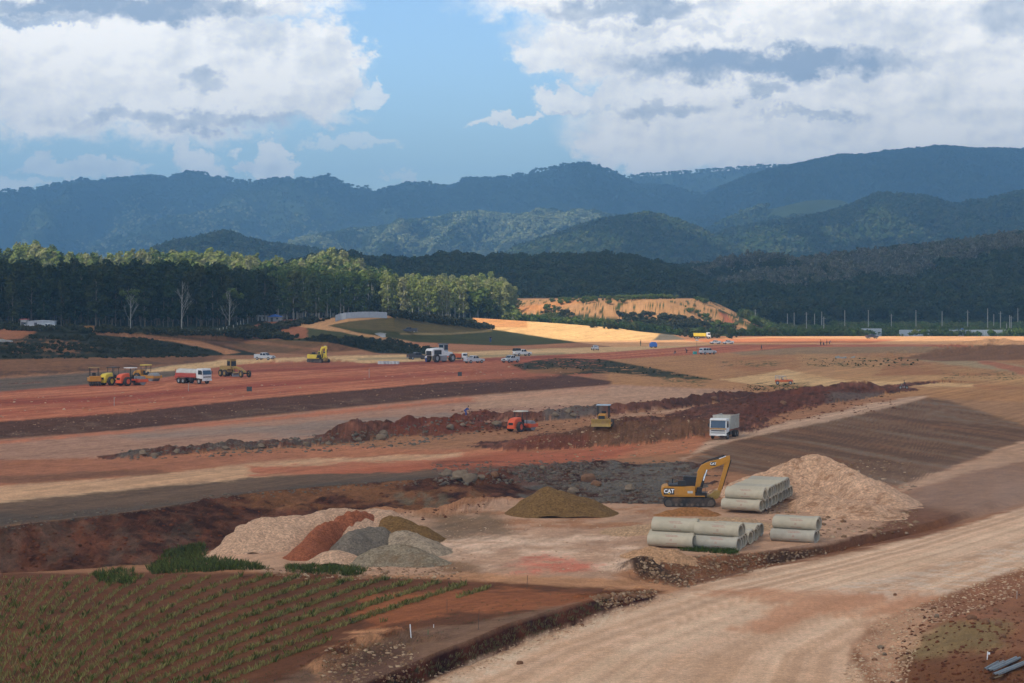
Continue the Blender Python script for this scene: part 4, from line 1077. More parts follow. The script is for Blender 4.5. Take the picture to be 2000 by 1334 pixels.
G_LGREY = gravel_mat('light_grey_gravel', alb((158, 140, 126)), c2=alb((120, 104, 92)))
G_OLIVE = gravel_mat('olive_brown_soil', alb((116, 88, 58)))
G_BROWN = gravel_mat('brown_soil_heap', alb((152, 104, 68)))
def heap(name, comps, mat, label, group=None, res=.2, amp=.15, seed=1, cat='gravel heap'):
    """comps: (column, row of the centre of the foot, radius across, radius in depth, height[, turn])"""
    cs = []
    for c in comps:
        x, y, z = ground_at(c[0], c[1]); cs.append((x, y, z, c[2], c[3], c[4], math.radians(c[5]) if len(c) > 5 else 0))
    x0 = min(c[0] - max(c[3], c[4]) for c in cs); x1 = max(c[0] + max(c[3], c[4]) for c in cs)
    y0 = min(c[1] - max(c[3], c[4]) for c in cs); y1 = max(c[1] + max(c[3], c[4]) for c in cs)
    ox, oy, oz = cs[0][0], cs[0][1], cs[0][2]
    xs = np.arange(x0, x1 + res, res); ys = np.arange(y0, y1 + res, res)
    X, Y = np.meshgrid(xs, ys)
    wob = fbm(X, Y, 2.6, 4, seed) * .55
    acc = np.zeros(X.shape)
    for (cx, cy_, cz, rx, ry, h, a) in cs:
        dx, dy = X - cx, Y - cy_
        u = dx * math.cos(a) + dy * math.sin(a); v = -dx * math.sin(a) + dy * math.cos(a)
        r = np.sqrt((u / rx) ** 2 + (v / ry) ** 2 + .05) + wob * .75
        acc += np.exp(np.clip((1.0 - r) * h * 1.06, -3, 9) * 3.6)
    H = np.log(acc + 1e-6) / 3.6 - .05 + fbm(X, Y, .9, 4, seed + 3, .6) * amp * 2.2
    G = np.array([[0.0]])
    # the ground below
    gz = np.empty(X.shape)
    st = max(1, int(1.0 / res))
    for i in range(0, X.shape[0]):
        for j in range(0, X.shape[1], st):
            gz[i, j:j + st] = ground_z(X[i, j], Y[i, j]) if i % st == 0 else gz[i - 1, j]
    Z = gz + H
    keep = H > -.6
    me = bpy.data.meshes.new(name)
    idx = -np.ones(X.shape, int); idx[keep] = np.arange(keep.sum())
    core = keep[:-1, :-1] & keep[:-1, 1:] & keep[1:, 1:] & keep[1:, :-1]
    q = np.stack([idx[:-1, :-1][core], idx[:-1, 1:][core], idx[1:, 1:][core], idx[1:, :-1][core]], -1)
    V = np.stack([X[keep] - ox, Y[keep] - oy, Z[keep] - oz], -1)
    me.from_pydata(V.tolist(), [], q.tolist()); me.materials.append(mat)
    me.polygons.foreach_set('use_smooth', [True] * len(me.polygons))
    o = bpy.data.objects.new(name, me); link(o, None, (ox, oy, oz)); tag(o, label, cat, group)
    return o
gg = 'stockpiles of gravel and soil in the yard'
def crest(pts, n, rx, ry):
    """points along a heap's crest, evenly interpolated: (column, foot row, height)"""
    xs = np.linspace(0, len(pts) - 1, n); k = range(len(pts))
    return [(float(np.interp(t, k, [p[0] for p in pts])), float(np.interp(t, k, [p[1] for p in pts])), rx, ry, float(np.interp(t, k, [p[2] for p in pts]))) for t in xs]
heap('gravel_heap', crest([(478, 1066, 2.3), (540, 1060, 2.6), (600, 1056, 2.9), (670, 1050, 2.9), (700, 1046, 2.5), (760, 1040, 2.2)], 14, 3.6, 5.6), G_PINK, 'largest pale pink gravel heap, at the left end of the stockpiles', gg, seed=201)
heap('soil_heap', crest([(735, 1046, 2.45), (700, 1052, 2.75), (655, 1060, 2.6), (620, 1070, 2.0), (590, 1088, 1.1)], 12, 1.6, 2.4), G_RED, 'brick red soil heap lying on the pink gravel', gg, seed=205, amp=.14, cat='soil heap')
heap('gravel_heap', crest([(690, 1078, 1.8), (710, 1072, 2.15), (745, 1070, 2.1)], 5, 2.2, 3.0), G_GREY, 'dark grey gravel heap between the red soil and the light grey gravel', gg, seed=209)
heap('soil_heap', crest([(760, 1050, 2.15), (790, 1052, 1.9), (815, 1054, 1.2)], 5, 2.4, 3.0), G_OLIVE, 'olive brown soil heap behind the grey gravel heaps', gg, seed=213, cat='soil heap')
heap('gravel_heap', crest([(775, 1072, 1.7), (800, 1072, 1.8), (832, 1080, 1.1)], 5, 2.2, 2.8), G_LGREY, 'light grey gravel heap at the right end of the stockpiles', gg, seed=217)
heap('gravel_heap', crest([(730, 1100, 1.3), (765, 1096, 1.75), (790, 1096, 1.65), (830, 1100, .9)], 6, 2.2, 2.4), gravel_mat('mixed_gravel', alb((136, 122, 108)), c2=alb((112, 90, 72))), 'front mixed grey and brown gravel heap of the stockpiles', gg, seed=221)
heap('gravel_heap', crest([(640, 1098, 1.0), (675, 1098, 1.0)], 3, 1.9, 1.8), G_PINK, 'small pink gravel heap in front of the dark grey one', gg, seed=225)
heap('soil_heap', crest([(1060, 1002, 2.5), (1085, 1002, 2.7), (1115, 1002, 1.7), (1140, 1002, 1.0)], 6, 3.6, 4.2), G_OLIVE, 'lone conical olive brown heap at the far edge of the yard', gg, seed=229, cat='soil heap', amp=.06)
heap('gravel_heap', crest([(1450, 966, 1.5), (1495, 964, 3.1), (1550, 964, 4.0), (1600, 964, 4.5), (1635, 966, 4.3), (1655, 970, 3.3), (1700, 978, 2.4), (1730, 984, 1.4)], 18, 3.4, 6.2) + crest([(1600, 990, 1.9), (1650, 1002, 1.7), (1700, 1008, 1.1)], 5, 3.4, 4.0), gravel_mat('pinkish_rubble_gravel', alb((190, 152, 130)), 5, c2=alb((150, 112, 90)), t2=(.52, .64)), 'biggest heap, pinkish tan gravel behind the far pipe stack', gg, seed=233, amp=.2, res=.25)
heap('soil_heap', crest([(1310, 1006, .5), (1350, 1004, .9), (1375, 1006, .7)], 4, 1.7, 1.5), G_BROWN, 'low tan brown heap in front of the excavator tracks', gg, seed=237, cat='soil heap')
heap('gravel_heap', crest([(1240, 1040, .4), (1330, 1034, .7), (1400, 1030, .9), (1460, 1030, .6)], 9, 3.0, 2.6), gravel_mat('beige_gravel', alb((178, 144, 118))), 'low spread of beige gravel between the two pipe stacks', gg, seed=241)
heap('gravel_heap', crest([(1255, 1084, .5), (1285, 1088, .9), (1325, 1094, .5)], 5, 1.8, 1.2), G_TAN, 'tan gravel heap against the left end of the near pipes', gg, seed=245)

# ------------------------------------------------------------------ stones
ICO = None
def _ico():
    bm = bmesh.new(); bmesh.ops.create_icosphere(bm, subdivisions=1, radius=1)
    V = np.array([v.co[:] for v in bm.verts]); Fa = np.array([[v.index for v in f.verts] for f in bm.faces]); bm.free()
    return V, Fa
IV, IF = _ico()
def rocks(name, pts, s0, s1, mat, label, seed, flat=.65, power=2.0):
    r = np.random.default_rng(seed); n = len(pts)
    s = s0 + (s1 - s0) * r.random(n) ** power
    V = IV[None] * (1 + .32 * (r.random((n, len(IV), 1)) - .5) * 2)
    V = V * (s[:, None, None] * np.stack([r.uniform(.7, 1.3, n), r.uniform(.7, 1.3, n), np.full(n, flat) * r.uniform(.7, 1.2, n)], -1)[:, None, :])
    a = r.uniform(0, 6.28, n); ca, sa = np.cos(a)[:, None], np.sin(a)[:, None]
    X = V[..., 0] * ca - V[..., 1] * sa; Y = V[..., 0] * sa + V[..., 1] * ca
    V = np.stack([X, Y, V[..., 2]], -1) + np.array(pts)[:, None, :]
    Fa = (IF[None] + (np.arange(n) * len(IV))[:, None, None]).reshape(-1, 3)
    me = bpy.data.meshes.new(name); me.vertices.add(n * len(IV)); me.vertices.foreach_set('co', V.astype(np.float32).ravel())
    me.loops.add(Fa.size); me.loops.foreach_set('vertex_index', Fa.ravel().astype(np.int32))
    me.polygons.add(len(Fa)); me.polygons.foreach_set('loop_start', np.arange(len(Fa), dtype=np.int32) * 3); me.polygons.foreach_set('loop_total', np.full(len(Fa), 3, np.int32))
    me.update(calc_edges=True); me.materials.append(mat)
    o = bpy.data.objects.new(name, me); link(o); tag(o, label, 'stones', kind='stuff')
def rockmat(name, c1, c2, c3):
    m, nt, b, out = newmat(name)
    geo = nt.nodes.new('ShaderNodeNewGeometry')
    cr = nt.nodes.new('ShaderNodeValToRGB'); cr.color_ramp.elements[0].color = c1 + (1,); cr.color_ramp.elements[1].color = c3 + (1,)
    e = cr.color_ramp.elements.new(.5); e.color = c2 + (1,)
    nt.links.new(geo.outputs['Random Per Island'], cr.inputs[0])
    c = nmix(nt, nramp(nt, ntex(nt, 4, 4, .7), .3, .7, 0, .5), cr.outputs[0], tuple(v * .5 for v in c2))
    nt.links.new(c, b.inputs['Base Color']); b.inputs['Roughness'].default_value = .9; b.inputs['Specular IOR Level'].default_value = .1
    return m
R_GREY = rockmat('grey_rock', alb((78, 70, 66)), alb((112, 102, 96)), alb((92, 64, 50)))
R_RED = rockmat('red_brown_clod', alb((78, 42, 30)), alb((106, 62, 44)), alb((64, 46, 38)))
R_PINK = rockmat('pale_stone', alb((190, 160, 140)), alb((160, 124, 102)), alb((206, 182, 160)))
R_MIX = rockmat('mixed_stone', alb((150, 120, 98)), alb((112, 84, 66)), alb((186, 160, 138)))
def scatter(poly, n, seed, cond=None):
    r = np.random.default_rng(seed); out = []
    xs = [p[0] for p in poly]; ys = [p[1] for p in poly]
    px = r.uniform(min(xs), max(xs), n * 4); py = r.uniform(min(ys), max(ys), n * 4)
    k = inpoly(px, py, poly)
    for a, b in zip(px[k][:n], py[k][:n]):
        out.append(ground_at(a, b))
    return out
berm1 = [(235, 880), (480, 862), (700, 842), (900, 815), (960, 810), (960, 842), (800, 872), (620, 884), (240, 900)]
rocks('rubble', scatter(berm1, 1500, 1), 0.048, 0.372, R_GREY, 'grey and brown rubble strung along the lower left terrace edge', 1, power=4)
rocks('rubble', scatter([(880, 800), (1000, 795), (1190, 790), (1480, 758), (1480, 790), (1200, 835), (1000, 850), (880, 850)], 1300, 2), 0.048, 0.31, R_RED, 'red brown rubble ridge around the red roller', 2, power=4)
rocks('rubble', scatter([(1010, 850), (1180, 810), (1390, 810), (1400, 880), (1150, 900), (1010, 890)], 900, 3), 0.036, 0.248, R_MIX, 'brown stones on the big spoil ridge left of the dump truck', 3, power=4)
rocks('rubble', scatter([(1400, 760), (1740, 755), (1760, 800), (1500, 830), (1400, 830)], 700, 4), 0.048, 0.341, R_RED, 'dark red clods on the spoil beside the track', 4, power=4)
rocks('rubble', scatter([(1010, 905), (1350, 900), (1350, 985), (1180, 985), (1000, 930)], 2600, 5), 0.048, 0.31, R_GREY, 'grey broken rock behind the excavator', 5, power=4)
rocks('rubble', scatter([(840, 905), (1180, 895), (1150, 930), (1000, 945), (850, 950)], 800, 6), 0.048, 0.31, R_GREY, 'grey rocks strewn along the terrace edge above the yard', 6, power=3)
rocks('rubble', scatter([(0, 1015), (480, 958), (860, 930), (860, 945), (480, 975), (0, 1038)], 900, 7), 0.03, 0.198, R_GREY, 'dark stones along the top of the red bank', 7, power=3)
rocks('rubble', scatter([(0, 1040), (480, 975), (950, 950), (950, 1000), (400, 1080), (0, 1118)], 1200, 8), 0.036, 0.248, R_RED, 'clods on the face of the red bank', 8, power=4)
rocks('rubble', scatter([(0, 825), (500, 780), (1100, 732), (1180, 750), (850, 775), (500, 810), (0, 855)], 1300, 9), 0.036, 0.198, R_MIX, 'stones on the long brown embankment', 9, power=4)
rocks('loose_stones', scatter([(1700, 1215), (1860, 1155), (2000, 1105), (2000, 1160), (1800, 1230), (1770, 1334), (1640, 1334), (1660, 1280)], 3200, 10), .015, .13, R_PINK, 'pale loose stones along the right edge of the gravel road', 10, power=3.5)
rocks('loose_stones', scatter([(800, 1334), (1000, 1258), (1200, 1188), (1330, 1155), (1340, 1165), (1210, 1200), (1020, 1275), (870, 1334)], 2600, 11), .015, .12, R_PINK, 'pale loose stones along the left edge of the gravel road', 11, power=3.5)
rocks('loose_stones', scatter([(1760, 1200), (2000, 1150), (2000, 1334), (1740, 1334)], 1100, 12), .02, .16, R_RED, 'brown clods in the lower right corner', 12, power=3.5)
rocks('loose_stones', scatter([(1240, 1085), (1340, 1085), (1620, 1072), (1700, 1060), (1500, 1110), (1340, 1150), (1250, 1135)], 1500, 13), .03, .2, R_MIX, 'stones on the bank below the near pipes', 13, power=3)
rocks('loose_stones', scatter([(640, 1260), (800, 1255), (840, 1300), (780, 1334), (620, 1334)], 700, 14), .02, .16, R_MIX, 'stones on the rough ground beside the white stake', 14, power=3)
rocks('loose_stones', scatter([(500, 1110), (900, 1100), (900, 1132), (560, 1132)], 700, 15), .03, .2, R_MIX, 'stones along the foot of the stockpiles', 15, power=3)
rocks('loose_stones', scatter([(860, 1010), (1250, 990), (1400, 1000), (1240, 1120), (880, 1120)], 1500, 16), .02, .1, R_PINK, 'scattered pale stones on the floor of the yard', 16, power=3)
rocks('loose_stones', scatter([(1150, 1165), (1270, 1150), (1290, 1160), (1180, 1190)], 350, 17), .05, .2, R_MIX, 'stones at the end of the dark roadside bank', 17)
rocks('loose_stones', scatter([(0, 780), (600, 745), (1100, 705), (1100, 728), (500, 772), (0, 818)], 260, 18), .05, .3, R_PINK, 'white stones on the red runway', 18, power=3)
rocks('loose_stones', scatter([(1500, 900), (1790, 900), (1790, 1040), (1500, 1060)], 1300, 19), .05, .3, R_MIX, 'stones sticking out of the biggest heap and its foot', 19, power=4)
BM_ = []
for k in range(4):
    bm = bmesh.new(); bmesh.ops.create_icosphere(bm, subdivisions=2, radius=1); rr = random.Random(k)
    pl = [(Vector((rr.gauss(0, 1), rr.gauss(0, 1), rr.gauss(0, 1))).normalized(), rr.uniform(.55, .85)) for _ in range(9)]
    for v in bm.verts:
        for n_, d_ in pl:
            q = v.co.dot(n_)
            if q > d_: v.co -= n_ * (q - d_)
        v.co += Vector((rr.gauss(0, .02), rr.gauss(0, .02), rr.gauss(0, .02)))
    me = bpy.data.meshes.new('boulder'); bm.to_mesh(me); bm.free(); me.materials.append([plain('boulder_grey', alb((112, 96, 84)), .9, scale=1.2, var=.3), plain('boulder_brown', alb((112, 80, 62)), .9, scale=1.2, var=.3)][k % 2]); BM_.append(me)
BLD = [(872, 930, .75, 0), (896, 935, .9, 0), (917, 940, .85, 2), (905, 928, .6, 0), (940, 936, .5, 2), (965, 930, .55, 1), (1150, 940, .9, 1), (1165, 948, .6, 1), (1232, 958, .7, 0), (1120, 962, .6, 0), (1060, 918, .5, 2),
       (748, 848, .6, 0), (280, 888, .6, 0), (302, 892, .5, 2), (345, 884, .5, 0), (440, 878, .45, 2), (510, 874, .55, 0), (598, 870, .5, 2), (640, 868, .4, 0), (700, 862, .5, 2), (745, 858, .8, 2), (880, 838, .7, 2), (970, 832, .8, 2), (905, 832, .5, 0), (1085, 812, .6, 0), (1110, 806, .7, 0), (1120, 814, .6, 2), (1240, 806, .5, 1), (1395, 780, .6, 1), (1530, 790, .7, 1),
       (1015, 1297, .2, 1), (1136, 1222, .16, 1), (1748, 1163, .16, 1), (1720, 1267, .2, 2), (1727, 1280, .17, 2), (1708, 1290, .15, 1), (1830, 1206, .22, 2), (1898, 1209, .28, 1), (1925, 1217, .3, 1), (1950, 1221, .22, 1), (1946, 1195, .24, 1), (1823, 1190, .2, 1), (1868, 1200, .16, 1), (1960, 1245, .2, 1), (1182, 1168, .3, 1), (1206, 1172, .3, 3), (1236, 1166, .24, 1), (1345, 1147, .14, 2)]
for k, (a, b, s_, t_) in enumerate(BLD):
    p = ground_at(a, b); o = bpy.data.objects.new('boulder', BM_[t_]); link(o, None, (p[0], p[1], p[2] + s_ * .3)); o.scale = (s_ * 1.2, s_, s_ * .75); o.rotation_euler = (0, 0, k * 1.7)
    near_ = b > 1100
    tag(o, ('brown rock lying on the ground near the gravel road' if near_ else 'large angular boulder lying in the rubble between the terraces'), 'boulder', 'rocks by the gravel road' if near_ else 'boulders in the terrace rubble')

# ------------------------------------------------------------------ grass
def tufts(name, pts, h0, h1, nb, mat, label, seed, spread=.16, cat='grass'):
    r = np.random.default_rng(seed); n = len(pts); P = np.repeat(np.array(pts), nb, 0); m = len(P)
    hs = np.repeat(r.uniform(h0, h1, n), nb) * r.uniform(.5, 1.1, m)
    a = r.uniform(0, 6.28, m); ro = r.random(m) * spread
    bx = P[:, 0] + np.cos(a) * ro; by = P[:, 1] + np.sin(a) * ro
    ln = r.uniform(.15, .6, m) * hs
    tx = bx + np.cos(a) * ln; ty = by + np.sin(a) * ln
    w = r.uniform(.012, .03, m) * (hs / .5) ** .5
    wx, wy = -np.sin(a + 1) * w, np.cos(a + 1) * w
    z = P[:, 2] - .03
    V = np.stack([np.stack([bx - wx, by - wy, z], -1), np.stack([bx + wx, by + wy, z], -1),
                  np.stack([(bx + tx) / 2 + wx * .8, (by + ty) / 2 + wy * .8, z + hs * .65], -1), np.stack([tx, ty, z + hs], -1)], 1).reshape(-1, 3)
    me = card_mesh(name, V, mat); o = bpy.data.objects.new(name, me); link(o); tag(o, label, cat, kind='stuff')
M_G1 = leafmat('field_grass', (.18, .16, .05), (.25, .22, .075), (.24, .18, .07), .2, .5)
M_G2 = leafmat('lush_grass', (.05, .075, .016), (.07, .10, .02), (.09, .10, .03), .2, .6)
M_G3 = leafmat('dry_grass', (.10, .08, .04), (.14, .11, .055), (.09, .09, .04), .1, .5)
def field_points():
    fieldP = [(-60, 1132), (200, 1124), (330, 1128), (560, 1124), (620, 1132), (760, 1130), (958, 1146), (935, 1164), (880, 1170), (830, 1186), (760, 1212), (690, 1232), (620, 1262), (540, 1300), (470, 1340), (430, 1372), (-60, 1372)]
    r = np.random.default_rng(3); out = []
    gf = lambda px, py: py + .36 * px - 330 * np.exp(-(px + 60) / 170.) - (1240 - py) * .12 * np.clip(px / 600, 0, 1)
    pxs = np.arange(-60, 965, 1.9)
    for px in pxs:
        pys = np.linspace(1118, 1374, 520); g_ = gf(px, pys)
        kk = np.floor(g_ / 23.5); cr = np.nonzero(np.diff(kk))[0]
        for c in cr:
            py = pys[c] + r.normal() * .8
            if inpoly(np.array([px]), np.array([py]), fieldP)[0] and r.random() > .1:
                for _ in range(2 if px > 480 and py < 1215 else 1):
                    x, y, z = ground_at(px + r.normal() * 1.2, py + r.normal() * .9); out.append((x, y, z))
    return out
FP = field_points()
tufts('planted_grass', FP, .2, .42, 9, M_G1, 'planted grass in curving rows on the red brown field', 4, .12)
tufts('planted_grass', [FP[i] for i in range(0, len(FP), 9)], .3, .52, 10, M_G2, 'taller greener clumps in the planted rows', 5, .12)
tufts('grass', scatter([(292, 1112), (330, 1076), (395, 1062), (400, 1090), (500, 1104), (520, 1112), (300, 1122)], 900, 21), .15, .6, 12, M_G2, 'lush dark green grass between the field and the pink gravel heap', 6, .3)
tufts('grass', scatter([(180, 1118), (260, 1112), (270, 1140), (200, 1142)], 160, 22), .2, .5, 12, M_G2, 'dark green clump of grass at the top edge of the field', 7, .25)
tufts('grass', scatter([(560, 1104), (720, 1108), (700, 1126), (620, 1122), (560, 1118)], 240, 23), .2, .5, 14, M_G2, 'green grass along the foot of the stockpiles', 8, .25)
tufts('grass', scatter([(1318, 1056), (1375, 1070), (1440, 1078), (1440, 1084), (1330, 1076)], 220, 24), .2, .45, 14, M_G2, 'green grass under the left end of the near pipes', 9, .2)
tufts('grass', scatter([(600, 1400), (830, 1300), (1000, 1230), (1180, 1172), (1190, 1186), (1000, 1258), (850, 1318), (640, 1420)], 1700, 25), .08, .28, 8, M_G3, 'dry dark grass on the roadside bank', 10, .2)
tufts('grass', scatter([(480, 1334), (700, 1235), (1000, 1160), (1280, 1160), (1180, 1172), (900, 1230), (640, 1334)], 420, 26), .05, .16, 8, M_G3, 'sparse dry grass on the bare ground beside the field', 11, .2)
tufts('grass', scatter([(1455, 1030), (1470, 1020), (1490, 1030), (1480, 1042)], 40, 27), .2, .45, 10, M_G2, 'small green weeds behind the near pipes', 12, .2)
M_SCR = leafmat('olive_scrub_leaf', (.022, .028, .010), (.04, .044, .016), (.06, .055, .025), .05)
low = [lump_tree('bush', 1.2, 1.2, M_SCR, s, 90, .32) for s in (71, 72)] + [lump_tree('bush', 1.0, 1.1, M_SCR, 73, 90, .3)]
def low_scrub(poly, n, seed, s0, s1, label, keep=None):
    P = np.array(scatter(poly, n, seed))
    if keep is not None:
        P = P[fbm(P[:, 0], P[:, 1], keep[0], 3, seed) > keep[1]]
    forest('low_scrub', P, low, np.random.default_rng(seed), s0, s1, label)
low_scrub([(0, 672), (60, 656), (180, 655), (300, 664), (430, 690), (440, 697), (250, 700), (0, 702)], 1300, 31, .2, .62, 'dark scrub on the left bank above the runway', (9, -.08))
low_scrub([(560, 658), (640, 656), (760, 664), (860, 684), (870, 692), (740, 688), (640, 668), (560, 664)], 650, 32, .25, .7, 'dark scrub on the bank below the knoll track', (9, -.15))
low_scrub([(1000, 714), (1080, 700), (1180, 703), (1280, 721), (1390, 742), (1200, 728), (1020, 720)], 230, 33, .08, .3, 'dark weeds on the bank behind the brown embankment', (6, -.05))
low_scrub([(440, 652), (470, 640), (500, 648), (560, 656), (560, 664), (440, 660)], 160, 34, .6, 1.5, 'bushes at the foot of the red slope near the post fence')
low_scrub([(0, 632), (130, 640), (300, 645), (460, 650), (640, 618), (640, 626), (480, 660), (300, 655), (0, 645)], 420, 35, .4, 1.3, 'undergrowth along the foot of the dark wood')
low_scrub([(760, 612), (880, 624), (960, 640), (960, 645), (860, 634), (760, 620)], 260, 36, .6, 1.6, 'undergrowth along the foot of the sunlit grove')
low_scrub([(1150, 640), (1310, 652), (1330, 662), (1440, 662), (1440, 640), (1300, 615), (1050, 610)], 600, 37, .35, 1.4, 'green bushes between the sand bank and the cut hill', (20, -.15))
low_scrub([(1560, 700), (1800, 700), (1800, 716), (1560, 716)], 60, 38, .1, .3, 'few weeds on the platform behind the jeep')
low_scrub([(1450, 752), (1560, 750), (1560, 762), (1450, 764)], 60, 39, .06, .2, 'low weeds in front of the jeep')

# ------------------------------------------------------------------ paints
YEL = plain('machine_yellow', (.50, .215, .02), .5, var=.1, dirt=.25)
YEL2 = plain('machine_bright_yellow', (.80, .58, .05), .45, var=.06, dirt=.3)
DYEL = plain('dusty_yellow', (.36, .23, .06), .7, var=.2, dirt=.6)
REDO = plain('machine_red', (.72, .10, .03), .5, var=.08, dirt=.25)
ORG = plain('truck_orange', (.62, .13, .04), .55, var=.1, dirt=.3)
WHT = plain('white_paint', (.74, .74, .72), .45, var=.05, dirt=.25)
SIL = plain('silver_paint', (.50, .52, .54), .35, var=.05, spec=.5, dirt=.2)
DRK = plain('dark_blue_paint', (.03, .035, .05), .35, spec=.5, dirt=.15)
BLK = plain('black_rubber', (.03, .028, .027), .85, var=.3, dirt=.35)
BLKP = plain('black_paint', (.02, .02, .022), .5, var=.2, dirt=.1)
GRY = plain('grey_steel', (.28, .28, .28), .55, .2, var=.15, dirt=.3)
LGRY = plain('light_grey_steel', (.36, .37, .37), .5, .2, var=.12, dirt=.1)
CHR = plain('chrome_rod', (.8, .8, .8), .2, .9)
GLS = plain('dark_glass', (.02, .03, .045), .1, var=.1, spec=.8)
LMP = plain('lamp_glass', (.8, .8, .75), .2, spec=.6)
RLMP = plain('red_lamp', (.4, .02, .02), .3, spec=.6)
CRM = plain('cream_canopy', (.62, .60, .50), .6, var=.08)
SOILD = plain('dirt_load', alb((140, 98, 68)), .95, scale=4, var=.3)
BODYW = plain('dump_body_white', (.46, .44, .38), .6, var=.12, dirt=.45)
REDT = plain('red_stripe', (.45, .07, .05), .55, var=.1, dirt=.3)
BLU = plain('blue_cover', (.06, .16, .48), .6, var=.15)
TEAL = plain('teal_plastic', (.05, .32, .30), .5)
WOOD = plain('weathered_wood', (.22, .16, .10), .85, var=.2, scale=6)
CONCR = plain('pole_concrete', (.32, .31, .28), .9, var=.1)
GALV = plain('galvanised_sheet', (.42, .44, .47), .45, .5, var=.12, scale=1.5)

def wheel(p, x, y, r, w, name='wheel', rim=GRY, side=None):
    sg = 1 if y > 0 else -1
    b = MB(); b.lathe([(-w / 2, r * .55), (-w / 2, r * .93), (-w * .38, r), (w * .38, r), (w / 2, r * .93), (w / 2, r * .55)], (x, y, r), (0, 1, 0), 18)
    o = b.build(name, BLK, p, smooth=True)
    c = MB(); c.lathe([(-w * .3, .001), (-w * .3, r * .56), (w * .34, r * .56), (w * .25, r * .3), (w * .36, .001)], (x, y, r), (0, sg, 0), 14)
    c.build('rim', rim, o, smooth=True)
    return o
def put(px, py): return ground_at(px, py)

def text_mesh(name, txt, size, mat, parent, M, thick=.004, bold=0.0):
    cu = bpy.data.curves.new('t', 'FONT'); cu.body = txt; cu.size = size; cu.extrude = thick; cu.align_x = 'CENTER'; cu.align_y = 'CENTER'; cu.offset = bold
    to = bpy.data.objects.new('t', cu); C.objects.link(to)
    me = bpy.data.meshes.new_from_object(to.evaluated_get(bpy.context.evaluated_depsgraph_get()))
    bpy.data.objects.remove(to); bpy.data.curves.remove(cu)
    me.name = name; me.materials.clear(); me.materials.append(mat)
    o = bpy.data.objects.new(name, me); link(o, parent); o.matrix_local = M
    return o
SIDE_R = Matrix.Rotation(math.radians(90), 4, 'X')   # faces -Y, reads along +X

